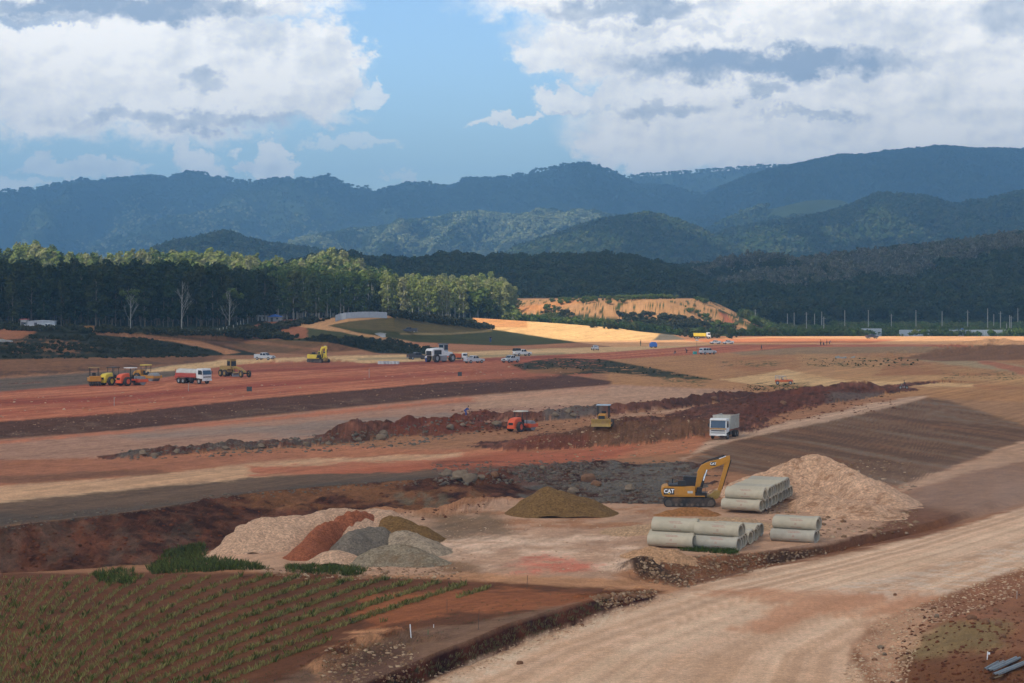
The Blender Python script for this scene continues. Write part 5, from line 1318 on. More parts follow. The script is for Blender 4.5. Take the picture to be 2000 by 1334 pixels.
def excavator(loc, rz, label, paint_, logo=False, pose='a', k=1.0):
    e = empty('excavator', loc, rz, label, 'excavator'); e.scale = (k, k, k)
    for sg in (-1, 1):
        y = sg * 1.25
        prof = []
        L_, r = 2.05, .45
        for i in range(9):
            a = -math.pi / 2 + math.pi * i / 8; prof.append((L_ + math.cos(a) * r, r + math.sin(a) * r))
        for i in range(9):
            a = math.pi / 2 + math.pi * i / 8; prof.append((-L_ + math.cos(a) * r, r + math.sin(a) * r))
        t = MB(); t.prism(prof, y - .3, y + .3)
        for i in range(26):
            x = -2.2 + 4.4 * i / 25; t.box(x, y, -.03, .1, .64, .05); t.box(x, y, .88, .1, .64, .05)
        tr = t.build('track', BLK, e)
        s = MB()
        for i in range(8): s.cyl((-1.8 + 3.6 * i / 7, y - .32, .27), (-1.8 + 3.6 * i / 7, y + .32, .27), .14, n=10)
        for x in (-2.05, 2.05): s.cyl((x, y - .33, .45), (x, y + .33, .45), .3, n=14)
        s.box(0, y, .42, 3.4, .5, .3)
        s.build('rollers', plain('muddy_steel', (.09, .08, .07), .8, var=.3, dirt=.5), tr)
    u = MB(); u.box(0, 0, .38, 2.4, 2.0, .4); u.cyl((0, 0, .7), (0, 0, .98), .75, n=24); u.build('undercarriage', BLKP, e, bevel=.03)
    # upper structure; side of the body towards -y
    h = MB(); h.box(-.35, 0, .98, 3.7, 2.7, .16); h.box(-.75, -.85, 1.12, 2.6, 1.0, .85, .99, .95); h.box(-.75, .35, 1.12, 2.6, 1.4, .55)
    h.build('house', paint_, e, bevel=.05)
    cw = MB()
    pr = [(-2.0, 1.0), (-2.0, 2.05), (-2.45, 2.02), (-2.66, 1.85), (-2.72, 1.4), (-2.55, 1.0)]
    cw.prism(pr, -1.34, 1.34); cwo = cw.build('counterweight', paint_, e, bevel=.08)
    hd = MB(); hd.box(-1.25, -.1, 2.0, 1.5, 2.1, .16, .95, .95); hd.cyl((-1.6, .5, 2.1), (-1.6, .5, 2.6), .06); hd.build('engine_hood', BLKP, e, bevel=.03)
    ac = MB(); ac.box(-.75, -.95, 2.02, .8, .55, .5, .9, .9); ac.build('air_box', BLKP, e, bevel=.03)
    c = MB(); c.prism([(-.62, 1.12), (1.2, 1.12), (1.28, 1.7), (1.0, 2.78), (-.55, 2.82)], .35, 1.3); cab = c.build('cab', paint_ if not logo else BLKP, e, bevel=.05)
    gl = MB(); gl.prism([(-.42, 1.85), (1.12, 1.85), (.9, 2.68), (-.4, 2.7)], .335, .345); gl.prism([(-.42, 1.85), (1.12, 1.85), (.9, 2.68), (-.4, 2.7)], 1.305, 1.315)
    gl.add([(1.26, .42, 1.75), (1.26, 1.23, 1.75), (1.02, 1.23, 2.72), (1.02, .42, 2.72)], [(0, 1, 2, 3)]); gl.build('window', GLS, cab)
    stp = MB(); stp.box(1.1, -.95, .98, 1.1, .75, .42); stp.box(.95, -.95, 1.4, .5, .7, .5, .9, .9); stp.path([(1.5, -1.28, 1.4), (1.5, -1.28, 1.9), (.9, -1.28, 2.0)], .02); stp.build('tool_box', BLKP, e, bevel=.02)
    # boom, stick, bucket
    if pose == 'a':
        low_, top_ = [(.5, 1.3), (.85, 1.2), (1.42, 3.05), (1.75, 3.5), (3.55, 4.15), (3.85, 4.45), (3.75, 4.75), (3.5, 4.72), (1.75, 4.25), (1.15, 3.95), (.82, 3.4)], None
        stick = [(3.55, 4.85), (3.92, 4.9), (3.95, 4.4), (3.05, 1.3), (2.78, 1.28), (2.72, 1.5), (3.3, 3.6), (3.42, 4.4)]
        bk = [(2.9, 1.55), (3.02, 1.2), (2.75, .78), (2.3, .62), (1.7, .8), (1.55, 1.05), (2.05, 1.12), (2.45, 1.5)]
        cyls = [((.95, 1.15), (1.72, 3.55), .11)]
        cyls2 = [((2.2, 4.3), (3.55, 4.82), .1), ((3.55, 3.6), (3.2, 1.75), .08)]
    else:
        low_ = [(.5, 1.3), (.9, 1.2), (1.25, 2.4), (1.35, 3.2), (2.2, 3.6), (2.6, 3.7), (2.65, 3.95), (2.3, 4.1), (1.2, 3.9), (.85, 3.3)]
        stick = [(2.35, 4.1), (2.75, 4.1), (2.85, 3.6), (2.75, 1.2), (2.5, 1.2), (2.35, 3.4)]
        bk = [(2.65, 1.35), (2.8, .9), (2.5, .35), (2.0, .2), (1.55, .35), (1.5, .6), (2.0, .8), (2.3, 1.2)]
        cyls = [((1.0, 1.15), (1.3, 2.9), .11)]
        cyls2 = [((1.3, 3.95), (2.4, 4.15), .1), ((2.9, 3.3), (2.85, 1.7), .08)]
    b = MB(); b.prism(low_, -.24, .24); boom = b.build('boom', paint_, e, bevel=.03)
    if pose == 'a': hs = MB(); hs.path([(1.25, 0, 4.1), (1.8, 0, 4.42), (3.4, 0, 4.9)], .07); hs.path([(4.05, 0, 4.5), (3.15, 0, 1.6)], .05); hs.build('hydraulic_hose', BLKP, e)
    s = MB(); s.prism(stick, -.17, .17); s.build('stick', paint_, e, bevel=.02)
    q = MB(); q.prism(bk, -.55, .55)
    for i in range(5): q.box(bk[5][0] - .05, -.44 + .22 * i, bk[5][1] - .2, .12, .1, .25)
    q.build('bucket', DYEL, e, bevel=.02)
    for (p0, p1, r) in cyls:
        for sg in (-1, 1):
            w = MB(); m_ = (p0[0] * .45 + p1[0] * .55, p0[1] * .45 + p1[1] * .55)
            w.cyl((p0[0], sg * .36, p0[1]), (m_[0], sg * .36, m_[1]), r); cyo = w.build('boom_cylinder', BLKP, e, smooth=True)
            w = MB(); w.cyl((m_[0], sg * .36, m_[1]), (p1[0], sg * .36, p1[1]), r * .62); w.build('rod', CHR, cyo, smooth=True)
    for (p0, p1, r) in cyls2:
        w = MB(); m_ = ((p0[0] + p1[0]) / 2, (p0[1] + p1[1]) / 2)
        w.cyl((p0[0], 0, p0[1]), (m_[0], 0, m_[1]), r); cyo = w.build('stick_cylinder', BLKP, e, smooth=True)
        w = MB(); w.cyl((m_[0], 0, m_[1]), (p1[0], 0, p1[1]), r * .6); w.build('rod', CHR, cyo, smooth=True)
    if logo:
        pnl = MB(); pnl.box(-1.98, -1.352, 1.22, 1.02, .014, .6); lp = pnl.build('logo_panel', BLKP, e)
        text_mesh('logo_letters', 'CAT', .5, plain('logo_white', (.85, .85, .85), .5, var=.02), lp, Matrix.Translation((-1.98, -1.366, 1.53)) @ SIDE_R, bold=.02)
        tr_ = MB(); tr_.prism([(-2.12, 1.27), (-1.84, 1.27), (-1.98, 1.42)], -1.378, -1.37); tr_.build('logo_triangle', plain('logo_yellow', (.8, .5, .03), .5, var=.02), lp)
        p2 = MB(); p2.box(2.3, -.247, 3.92, .5, .01, .36); bp = p2.build('logo_panel', BLKP, e)
        text_mesh('logo_letters', 'CAT', .3, plain('logo_white', (.85, .85, .85), .5), bp, Matrix.Translation((2.3, -.256, 4.1)) @ SIDE_R, bold=.01)
        p3_ = MB(); p3_.box(.05, -1.352, 1.35, .5, .012, .22); p3_.build('number_plate', plain('decal_grey', (.5, .5, .48), .6), e)
    return e
loc = put(1346, 988)
excavator(loc, math.radians(-3), 'large yellow crawler excavator parked beside the concrete pipes', YEL, True, 'a')
excavator(put(622, 708), math.radians(-38), 'small distant yellow excavator with folded arm behind the runway', YEL2, False, 'b', 1.08)

# ------------------------------------------------------------------ concrete pipes
PIPE = plain('pipe_concrete', (.47, .40, .29), .85, scale=1.2, var=.1, bump=.01, spec=.15)
PIPE2 = plain('pipe_concrete_weathered', (.40, .355, .28), .88, scale=.9, var=.16, bump=.01, spec=.15)
STAMP = plain('faded_red_print', (.40, .20, .15), .8, var=.3, scale=12)
PL, PR = 3.85, .525
def pipe_meshes():
    b = MB()
    pr = [(0, PR * .80), (0, PR), (PL - .5, PR), (PL - .42, PR * 1.07), (PL - .02, PR * 1.07), (PL, PR * 1.04), (PL, PR * .82), (PL - .15, PR * .80), (0, PR * .80)]
    b.lathe([(t - PL / 2, r) for t, r in pr], (0, 0, 0), (1, 0, 0), 32)
    me = bpy.data.meshes.new('concrete_pipe'); me.from_pydata(b.v, [], b.f); me.materials.append(PIPE)
    me.polygons.foreach_set('use_smooth', [True] * len(me.polygons))
    me.set_sharp_from_angle(angle=math.radians(35)); me2 = me.copy(); me2.materials[0] = PIPE2
    # faded printing on the -y side: two short lines, an emblem and a line below
    s = MB(); r = random.Random(4)
    def dash(x0, x1, ang, hh):
        R = PR + .004
        a0, a1 = ang - hh / R / 2, ang + hh / R / 2
        s.add([(x0, -R * math.cos(a0), R * math.sin(a0)), (x1, -R * math.cos(a0), R * math.sin(a0)), (x1, -R * math.cos(a1), R * math.sin(a1)), (x0, -R * math.cos(a1), R * math.sin(a1))], [(0, 1, 2, 3)])
    for ang, x0, x1 in ((.95, -.45, .55), (.70, -.35, .65), (-.42, -.3, .62)):
        x = x0
        while x < x1:
            w = r.uniform(.04, .09); dash(x, x + w, ang, .065); x += w + r.uniform(.02, .05)
    dash(.06, .1, .12, .2); dash(.14, .18, .12, .2); dash(.02, .22, .2, .03); dash(.0, .24, .05, .03)
    st = bpy.data.meshes.new('printing'); st.from_pydata(s.v, [], s.f); st.materials.append(STAMP)
    return me, me2, st
PM, PM2, PST = pipe_meshes()
def pipe(x, y, z, yaw, printed, label, group, kk=0):
    o = bpy.data.objects.new('concrete_pipe', PM2 if kk % 3 == 1 else PM); link(o, None, (x, y, z)); o.rotation_euler = (random.Random(kk).uniform(-.15, .15), 0, yaw)
    tag(o, label, 'concrete pipe', group)
    if printed: link(bpy.data.objects.new('printing', PST), o)
    return o
def stack(px_r, py, yaw, nrow, slide, layers, nearz, label, group, jag=0.0, seed=1, zlift=0.0, xs=()):
    """px_r, py: right end of the front bottom pipe"""
    x, y, z = ground_at(px_r, py)
    ax = Vector((math.cos(yaw), math.sin(yaw), 0)); bk = Vector((-math.sin(yaw), math.cos(yaw), 0))
    base = Vector((x, y, z + zlift)) - ax * PL / 2 + bk * PR
    r = random.Random(seed); st = PR * 2.14
    for (lay, i0, i1) in layers:
        for i in range(i0, i1):
            j = r.uniform(-jag, jag)
            p = base + bk * (st * (i + lay * .5)) + ax * (j - slide * i + (xs[i] if lay == 0 and i < len(xs) else 0)) + Vector((0, 0, PR * 1.07 + lay * st * .866))
            lb = label
            first = i == i0
            if first: lb = 'front concrete pipe of the %s layer in the %s' % (('bottom', 'second', 'top')[lay], group)
            pipe(p.x, p.y, p.z, yaw, first or r.random() < .3, lb, group if not first else None, r.randrange(99))
stack(1484, 1005, math.radians(-29), 0, .22, [(0, 0, 14), (1, 0, 12)], 0, 'pale concrete pipe inside the tall far stack beside the excavator', 'far pipe stack', .12, 3, zlift=.2)
stack(1438, 1078, math.radians(-29), 0, .3, [(0, 0, 10), (1, 0, 2)], 0, 'pale concrete pipe in the bottom layer of the near left stack', 'near left pipe stack', .08, 5, xs=(0, .05, .05, .0, .3, .3, .5, .45, .4, .6))
stack(1590, 1065, math.radians(-29), 0, .3, [(0, 0, 2), (1, 0, 2)], 0, 'pale concrete pipe at the back of the near right stack', 'near right pipe stack', .05, 7, zlift=.05)
stack(1352, 1074, math.radians(-24), 0, .3, [(0, 0, 4), (1, 1, 3)], 0, 'pale concrete pipe lying left of the near stack against the gravel', 'leftmost near pipes', .1, 9, zlift=.05)

# ------------------------------------------------------------------ vehicles
def pickup(loc, rz, label, paint_, canopy=False, suv=False, k=1.12):
    e = empty('suv' if suv else 'pickup_truck', loc, rz, label, 'car' if suv else 'pickup truck'); e.scale = (k, k, k)
    b = MB(); b.prism([(-2.5, .48), (-2.55, .95), (-2.5, 1.05 if not suv else 1.1), (1.1, 1.08), (2.25, 1.0), (2.5, .85), (2.52, .5), (2.0, .42), (-2.2, .42)], -.88, .88)
    bo = b.build('body', paint_, e, bevel=.05)
    c = MB()
    if suv: prof = [(-2.4, 1.05), (-2.25, 1.72), (-1.9, 1.8), (.3, 1.78), (1.15, 1.05)]
    else: prof = [(-.95, 1.05), (-.8, 1.68), (-.55, 1.76), (.35, 1.74), (1.2, 1.05)]
    c.prism(prof, -.8, .8); cb = c.build('cab', paint_, e, bevel=.06)
    g_ = MB()
    for y in (-.81, .81):
        if suv:
            for x0, x1 in ((-2.1, -1.2), (-1.1, -.3), (-.2, .55)): g_.prism([(x0, 1.14), (x1 + (.35 if x1 > .5 else 0), 1.14), (x1 - .05, 1.66), (x0 + .05, 1.66)], y - .006, y + .006)
        else:
            for x0, x1 in ((-.78, -.12), (-.04, .62)): g_.prism([(x0, 1.14), (x1 + (.3 if x1 > .5 else 0), 1.14), (x1 - .08, 1.62), (x0 + .05, 1.62)], y - .006, y + .006)
    xb = -2.4 if suv else -.95
    g_.add([(1.13, -.7, 1.13), (1.13, .7, 1.13), (.48, .66, 1.68), (.48, -.66, 1.68)], [(0, 1, 2, 3)])
    g_.add([(xb - .0, -.66, 1.15), (xb - .0, .66, 1.15), (xb + .13, .62, 1.62), (xb + .13, -.62, 1.62)], [(3, 2, 1, 0)])
    g_.build('window', GLS, cb)
    if not suv:
        w = MB(); w.box(-1.72, .82, 1.0, 1.55, .08, .38); w.box(-1.72, -.82, 1.0, 1.55, .08, .38); w.box(-2.5, 0, .7, .07, 1.7, .68)
        w.build('bed_side', paint_, e, bevel=.02)
    if canopy:
        w = MB(); w.box(-1.75, 0, 1.3, 1.7, 1.65, .72, .9, .9); w.build('bed_cover', BLKP, e, bevel=.05)
    f = MB(); f.box(2.5, 0, .42, .16, 1.72, .22); f.box(-2.58, 0, .42, .14, 1.72, .2); f.build('bumper', GRY, e, bevel=.03)
    for y in (-.66, .66):
        l = MB(); l.box(2.47, y, .74, .1, .34, .16); l.build('headlight', LMP, e)
        l = MB(); l.box(-2.555, y * 1.12, .78, .05, .16, .26); l.build('tail_light', RLMP, e)
    gr = MB(); gr.box(2.5, 0, .7, .06, .8, .2); gr.build('grille', BLKP, e)
    for x in (-1.6, 1.6):
        for y in (-.82, .82): wheel(e, x, y, .38, .25, rim=LGRY)
    return e
pickup(put(517, 703), math.radians(-28), 'small silver white pickup left of the distant yellow excavator', SIL)
pickup(put(798, 650), math.radians(186), 'dark blue pickup driving across the grassy knoll', DRK)
pickup(put(815, 702), math.radians(25), 'black pickup parked just left of the white reclaimer', DRK)
pickup(put(926, 709), math.radians(38), 'silver pickup with open bed right of the orange truck', SIL)
pickup(put(997, 708), math.radians(-128), 'silver white pickup facing the camera on the runway', SIL)
pickup(put(1020, 695), math.radians(35), 'white pickup with a black bed cover behind the facing silver pickup', WHT, canopy=True)
pickup(put(1382, 692), math.radians(35), 'silver estate car parked beside the teal box on the runway', SIL, suv=True)
pickup(put(1397, 672), math.radians(200), 'tiny white pickup at the bright far end, left one of two', WHT, k=.8)
pickup(put(1422, 672), math.radians(200), 'tiny white pickup at the bright far end, right one of two', WHT, k=.8)
pickup(put(1703, 661), math.radians(20), 'dark distant pickup in front of the right metal fence', DRK, k=1.0)
pickup(put(1162, 684), math.radians(100), 'tiny pale pickup seen from behind near the grass tip', SIL, k=.9)
pickup(put(92, 643), math.radians(-160), 'white pickup parked by the grey shed at the dark wood', WHT, k=.95)

def truck_chassis(e, L, cabp, zc=.62, axles=(2.6, -1.6, -2.7), wr=.5, dual=True):
    ch = MB(); ch.box(0, -.4, zc - .0, L, .12, .26); ch.box(0, .4, zc, L, .12, .26)
    for a in axles: ch.cyl((a, -1.0, wr), (a, 1.0, wr), .08, n=8)
    ch.box(.6, -.85, .5, 1.0, .5, .5); ch.box(.6, .85, .5, 1.0, .5, .5)
    ch.build('chassis', BLKP, e)
    for i, a in enumerate(axles):
        for y in (-1.02, 1.02): wheel(e, a, y, wr, .3 if i == 0 else .5, rim=LGRY)
def cab_over(e, x, mat, stripe=None, h=2.75, w=2.4):
    c = MB(); c.prism([(x - 1.6, 1.0), (x, .85), (x + .06, 1.5), (x - .12, h), (x - .3, h + .1), (x - 1.5, h + .1), (x - 1.62, h - .1)], -w / 2, w / 2)
    cb = c.build('cab', mat, e, bevel=.07)
    g_ = MB(); g_.add([(x + .075, -w * .44, 1.6), (x + .075, w * .44, 1.6), (x - .095, w * .43, h - .16), (x - .095, -w * .43, h - .16)], [(0, 1, 2, 3)])
    for y in (-w / 2 - .006, w / 2 + .006): g_.prism([(x - 1.1, 1.62), (x - .1, 1.62), (x - .26, h - .2), (x - 1.1, h - .2)], y - .005, y + .005)
    g_.build('window', GLS, cb)
    m_ = MB()
    for y in (-w / 2 - .16, w / 2 + .16): m_.box(x - .1, y, 1.75, .1, .2, .45); m_.path([(x - .15, y * .85, 2.2), (x - .1, y, 2.2)], .02)
    m_.build('mirror', BLKP, e)
    bp = MB(); bp.box(x + .02, 0, .52, .2, w, .34); bp.build('bumper', mat, e, bevel=.04)
    gr = MB(); gr.box(x + .05, 0, 1.14, .04, w * .8, .14); gr.build('grille', stripe or BLKP, e)
    for y in (-w * .36, w * .36):
        l = MB(); l.box(x + .115, y, .6, .04, .36, .18); l.build('headlight', LMP, e)
    return cb
def dump_truck(loc, rz, label):
    e = empty('dump_truck', loc, rz, label, 'dump truck')
    truck_chassis(e, 7.2, WHT)
    cab_over(e, 3.6, WHT)
    am = MB(); am.box(3.68, 0, 1.38, .06, 2.3, .2); am.build('amber_band', plain('amber_grille', (.42, .24, .09), .5, var=.3, scale=8), e)
    lw = MB(); lw.box(3.72, 0, .86, .05, 2.0, .12); lw.build('lower_grille', GRY, e)
    sv = MB(); sv.prism([(3.5, 2.72), (3.75, 2.66), (3.7, 2.78), (3.2, 2.95)], -1.15, 1.15); sv.build('sun_visor', WHT, e, bevel=.02)
    pl = MB(); pl.box(3.73, 0, .5, .02, .5, .16); pl.build('number_plate', LMP, e)
    b = MB(); z0, z1 = 1.3, 3.15
    b.box(-.95, -1.2, z0, 5.0, .07, z1 - z0); b.box(-.95, 1.2, z0, 5.0, .07, z1 - z0); b.box(1.52, 0, z0, .08, 2.46, z1 - z0 + .12); b.box(-3.45, 0, z0, .07, 2.4, z1 - z0 - .1); b.box(-.95, 0, z0 - .05, 5.0, 2.3, .1)
    bd = b.build('dump_body', BODYW, e, bevel=.015)
    r = MB()
    for i in range(8):
        for y in (-1.26, 1.26): r.box(-3.3 + i * .68, y, z0, .09, .06, z1 - z0)
    for y in (-1.26, 1.26): r.box(-.95, y, z1 - .05, 5.05, .09, .1)
    r.build('ribs', BODYW, bd)
    l = MB(); l.box(-.95, 0, z1 - .6, 4.7, 2.25, .5, .7, .6); l.build('dirt_load', SOILD, e)
    for x in (-1.1, 1.2):
        pass
    return e
dump_truck(put(1415, 855), math.radians(-110), 'white dump truck coming down the pale track towards the camera')
def tank_truck(loc, rz, label):
    e = empty('water_truck', loc, rz, label, 'water truck'); e.scale = (1.12, 1.12, 1.2)
    truck_chassis(e, 7.4, WHT, axles=(2.7, -1.3, -2.4)); cab_over(e, 3.7, WHT, h=2.55)
    t = MB(); t.lathe([(-2.6, .001), (-2.6, .82), (2.6, .82), (2.6, .001)], (-.7, 0, 1.85), (1, 0, 0), 24)
    tk = t.build('tank', plain('dusty_white', (.52, .50, .46), .55, dirt=.4), e, smooth=True); tk.scale = (1, 1.3, .95)
    s = MB(); s.box(-.7, -1.08, 1.2, 5.2, .06, .62); s.box(-.7, 1.08, 1.2, 5.2, .06, .62); s.box(-.7, 0, 1.1, 5.2, 2.1, .12); s.build('stripe', REDT, e)
    p = MB(); p.box(-3.2, 0, 1.0, .8, 2.2, .35); p.path([(-3.5, -.9, .7), (-3.5, -.9, 2.5)], .05); p.path([(-3.5, .9, .7), (-3.5, .9, 2.3)], .05); p.path([(-3.6, -1.1, .6), (-3.6, 1.1, .6)], .06)
    p.build('spray_rig', REDT, e)
    return e
tank_truck(put(376, 749), math.radians(-36), 'white and red water tank truck between the rollers and the grader')
def small_tipper(loc, rz, label, mat, cabm, k=1.0, name='tipper_truck'):
    e = empty(name, loc, rz, label, 'truck'); e.scale = (k, k, k)
    truck_chassis(e, 6.6, WHT, axles=(2.4, -1.4, -2.4)); cab_over(e, 3.3, cabm, h=2.45)
    b = MB(); b.prism([(-3.2, 1.1), (-3.35, 2.3), (1.55, 2.3), (1.55, 1.0)], -1.15, 1.15); bd = b.build('tipper_body', mat, e, bevel=.04)
    r = MB()
    for i in range(6):
        for y in (-1.2, 1.2): r.box(-3.0 + i * .85, y, 1.12, .1, .08, 1.12)
    r.build('ribs', mat, bd)
    return e
small_tipper(put(893, 704), math.radians(-8), 'orange tipper truck right of the white reclaimer', ORG, WHT, .82)
small_tipper(put(1371, 662), math.radians(-3), 'distant truck with yellow body and white cab by the green scrub', YEL2, WHT, 1.0)

def roller(loc, rz, label, mat, k=1.0, canopy=True, cancol=None):
    e = empty('road_roller', loc, rz, label, 'road roller'); e.scale = (k, k, k)
    # smooth drum in front (+x), engine behind
    d = MB(); d.lathe([(-1.0, .001), (-1.0, .72), (-.96, .76), (.96, .76), (1.0, .72), (1.0, .001)], (1.75, 0, .76), (0, 1, 0), 28); d.build('drum', GRY, e, smooth=True)
    f = MB(); f.box(1.75, -1.14, .55, 2.0, .16, .5); f.box(1.75, 1.14, .55, 2.0, .16, .5); f.box(.82, 0, .5, .2, 2.3, .6); f.box(2.7, 0, .55, .16, 2.3, .45); f.build('drum_frame', mat, e, bevel=.03)
    j = MB(); j.box(.35, 0, .5, .9, .5, .5); j.build('joint', BLKP, e)
    h = MB(); h.prism([(-2.75, .75), (-2.8, 1.25), (-2.55, 1.75), (-2.1, 1.98), (-.85, 2.12), (-.7, 1.2), (-.7, .75)], -.62, .62); hd = h.build('engine_hood', mat, e, bevel=.1)
    g_ = MB(); g_.box(-2.76, 0, 1.02, .06, .8, .36); g_.build('grille', BLKP, hd)
    b = MB(); b.box(-2.6, 0, .48, .42, 1.35, .4); b.build('rear_bumper', mat, e, bevel=.05)
    p = MB(); p.box(-.15, 0, .85, 1.25, 1.5, .25); p.build('platform', mat, e, bevel=.02)
    s = MB(); s.box(-.3, 0, 1.1, .5, .5, .4); s.box(-.52, 0, 1.4, .1, .5, .5); s.build('seat', BLKP, e, bevel=.03)
    c = MB(); c.box(.4, 0, 1.1, .14, .5, .62); c.path([(.35, 0, 1.7), (.2, 0, 1.85)], .03); c.build('steering_console', BLKP, e)
    if canopy:
        q = MB()
        for x in (-.7, .45):
            for y in (-.7, .7): q.cyl((x, y, 1.0), (x, y, 2.92), .045, n=8)
        q.build('canopy_post', BLKP, e)
        q = MB(); q.box(-.12, 0, 2.9, 1.6, 1.75, .13, .94, .94); q.build('canopy', cancol or CRM, e, bevel=.03)
    for y in (-.88, .88): wheel(e, -1.55, y, .76, .5, rim=mat)
    return e
RR = roller(put(1018, 842), math.radians(56), 'bright red roller with cream canopy among the rubble ridges', REDO)
roller(put(222, 752), math.radians(58), 'bright yellow roller with black canopy, second from the left', YEL2, 1.22, True, BLKP)
roller(put(256, 753), math.radians(52), 'red roller with white canopy in the parked group on the left', REDO, 1.22, True, WHT)
roller(put(286, 744), math.radians(-30), 'yellow roller behind the red one with tall yellow canopy', YEL, 1.15, True, YEL2)
def tyre_roller(loc, rz, label):
    e = empty('tyre_roller', loc, rz, label, 'road roller'); e.scale = (1.15, 1.15, 1.2)
    b = MB(); b.box(0, 0, .75, 3.6, 2.1, .62); b.box(1.4, 0, 1.37, .8, 2.0, .3); b.build('body', YEL, e, bevel=.05)
    for i in range(5): wheel(e, 1.25, -.84 + .42 * i, .46, .3, rim=YEL)
    for i in range(4): wheel(e, -1.25, -.63 + .42 * i, .46, .3, rim=YEL)
    s = MB(); s.box(-.3, 0, 1.37, .6, .6, .45); s.box(-.55, 0, 1.6, .1, .6, .55); s.build('seat', BLKP, e)
    q = MB()
    for x in (-.9, .5):
        for y in (-.75, .75): q.cyl((x, y, 1.35), (x, y, 3.0), .05, n=8)
    q.build('canopy_post', BLKP, e)
    q = MB(); q.box(-.2, 0, 3.0, 1.8, 1.8, .1); q.build('canopy', DYEL, e)
    return e
tyre_roller(put(184, 753), math.radians(-72), 'yellow tyre roller with a row of front tyres, leftmost machine')
def grader(loc, rz, label):
    e = empty('motor_grader', loc, rz, label, 'grader'); e.scale = (1.1, 1.1, 1.2)
    b = MB(); b.prism([(-4.2, .9), (-4.3, 1.7), (-3.9, 2.0), (-1.6, 2.05), (-1.5, .8)], -.65, .65); b.build('engine_hood', DYEL, e, bevel=.05)
    f = MB(); f.prism([(-1.6, 1.1), (-1.5, 1.5), (.6, 2.0), (2.6, 1.75), (4.2, 1.1), (4.25, .8), (2.5, 1.3), (.6, 1.6)], -.16, .16); f.build('frame', DYEL, e, bevel=.02)
    c = MB(); c.box(-.85, 0, 1.45, 1.4, 1.5, 1.75, .92, .92); cb = c.build('cab', DYEL, e, bevel=.05)
    g_ = MB()
    for y in (-.745, .745): g_.box(-.85, y, 2.05, 1.0, .02, .85)
    g_.box(-.13, 0, 2.0, .03, 1.15, .9); g_.box(-1.57, 0, 2.1, .03, 1.15, .8); g_.build('window', GLS, cb)
    r = MB(); r.box(-.85, 0, 3.2, 1.6, 1.65, .1); r.build('roof', DYEL, e, bevel=.02)
    bl = MB()
    for y in (0,):
        bl.prism([(1.0, .12), (1.12, .1), (1.0, .4), (1.08, .72), (.96, .7), (.88, .4)], -1.8, 1.8)
    bo = bl.build('blade', GRY, e); bo.rotation_euler = (0, 0, math.radians(18))
    ci = MB(); ci.cyl((.9, 0, .75), (.9, 0, .9), .75, n=20); ci.path([(.3, .5, 2.0), (.8, .6, .9)], .06); ci.path([(.3, -.5, 2.0), (.8, -.6, .9)], .06); ci.path([(4.0, 0, .95), (1.6, .5, .85)], .07); ci.path([(4.0, 0, .95), (1.6, -.5, .85)], .07); ci.build('blade_circle', DYEL, e)
    for x in (-3.4, -1.9):
        for y in (-.95, .95): wheel(e, x, y, .66, .4, rim=DYEL)
    for y in (-.95, .95): wheel(e, 3.9, y, .66, .36, rim=DYEL)
    a = MB(); a.box(3.9, 0, .6, .25, 1.7, .25); a.box(-2.65, 0, .6, 1.9, 1.5, .3); a.build('axle', BLKP, e)
    return e
grader(put(457, 736), math.radians(-48), 'dusty yellow motor grader on the runway right of the water truck')
def bulldozer(loc, rz, label):
    e = empty('bulldozer', loc, rz, label, 'bulldozer')
    for sg in (-1, 1):
        t = MB(); y = sg * 1.0
        t.prism([(-1.7, .35), (-1.5, .05), (1.5, .05), (1.75, .35), (1.5, .75), (0, .9), (-1.5, .85)], y - .28, y + .28)
        for i in range(16): t.box(-1.5 + i * .2, y, -.0, .06, .6, .08)
        t.build('track', BLK, e)
    b = MB(); b.box(.0, 0, .55, 3.0, 1.2, .6); b.prism([(.1, 1.1), (.1, 1.75), (1.6, 1.62), (1.7, 1.1)], -.55, .55); b.build('body', YEL, e, bevel=.05)
    gr = MB(); gr.box(1.69, 0, .8, .05, .9, .7); gr.build('grille', BLKP, e)
    s = MB(); s.box(-.5, 0, 1.1, .6, .6, .5); s.box(-.75, 0, 1.4, .12, .6, .6); s.build('seat', BLKP, e)
    q = MB()
    for x in (-1.2, .1):
        for y in (-.75, .75): q.box(x, y, 1.1, .12, .12, 1.7)
    q.build('canopy_post', BLKP, e)
    q = MB(); q.box(-.55, 0, 2.78, 1.7, 1.85, .14); q.build('canopy', plain('blue_white_roof', (.38, .47, .55), .5), e, bevel=.03)
    bl = MB(); bl.prism([(2.3, .05), (2.45, .05), (2.3, .5), (2.45, 1.05), (2.35, 1.1), (2.15, .5)], -1.35, 1.35); bl.build('blade', DYEL, e)
    ar = MB(); ar.box(1.4, -1.25, .4, 1.9, .12, .22); ar.box(1.4, 1.25, .4, 1.9, .12, .22); ar.build('push_arm', YEL, e)
    rp = MB(); rp.box(-2.0, 0, .7, .6, .9, .3); rp.box(-2.3, 0, .35, .18, .2, .9); rp.build('ripper', BLKP, e)
    return e
bulldozer(put(1178, 832), math.radians(-100), 'yellow bulldozer with pale blue roof behind the brown spoil ridge')
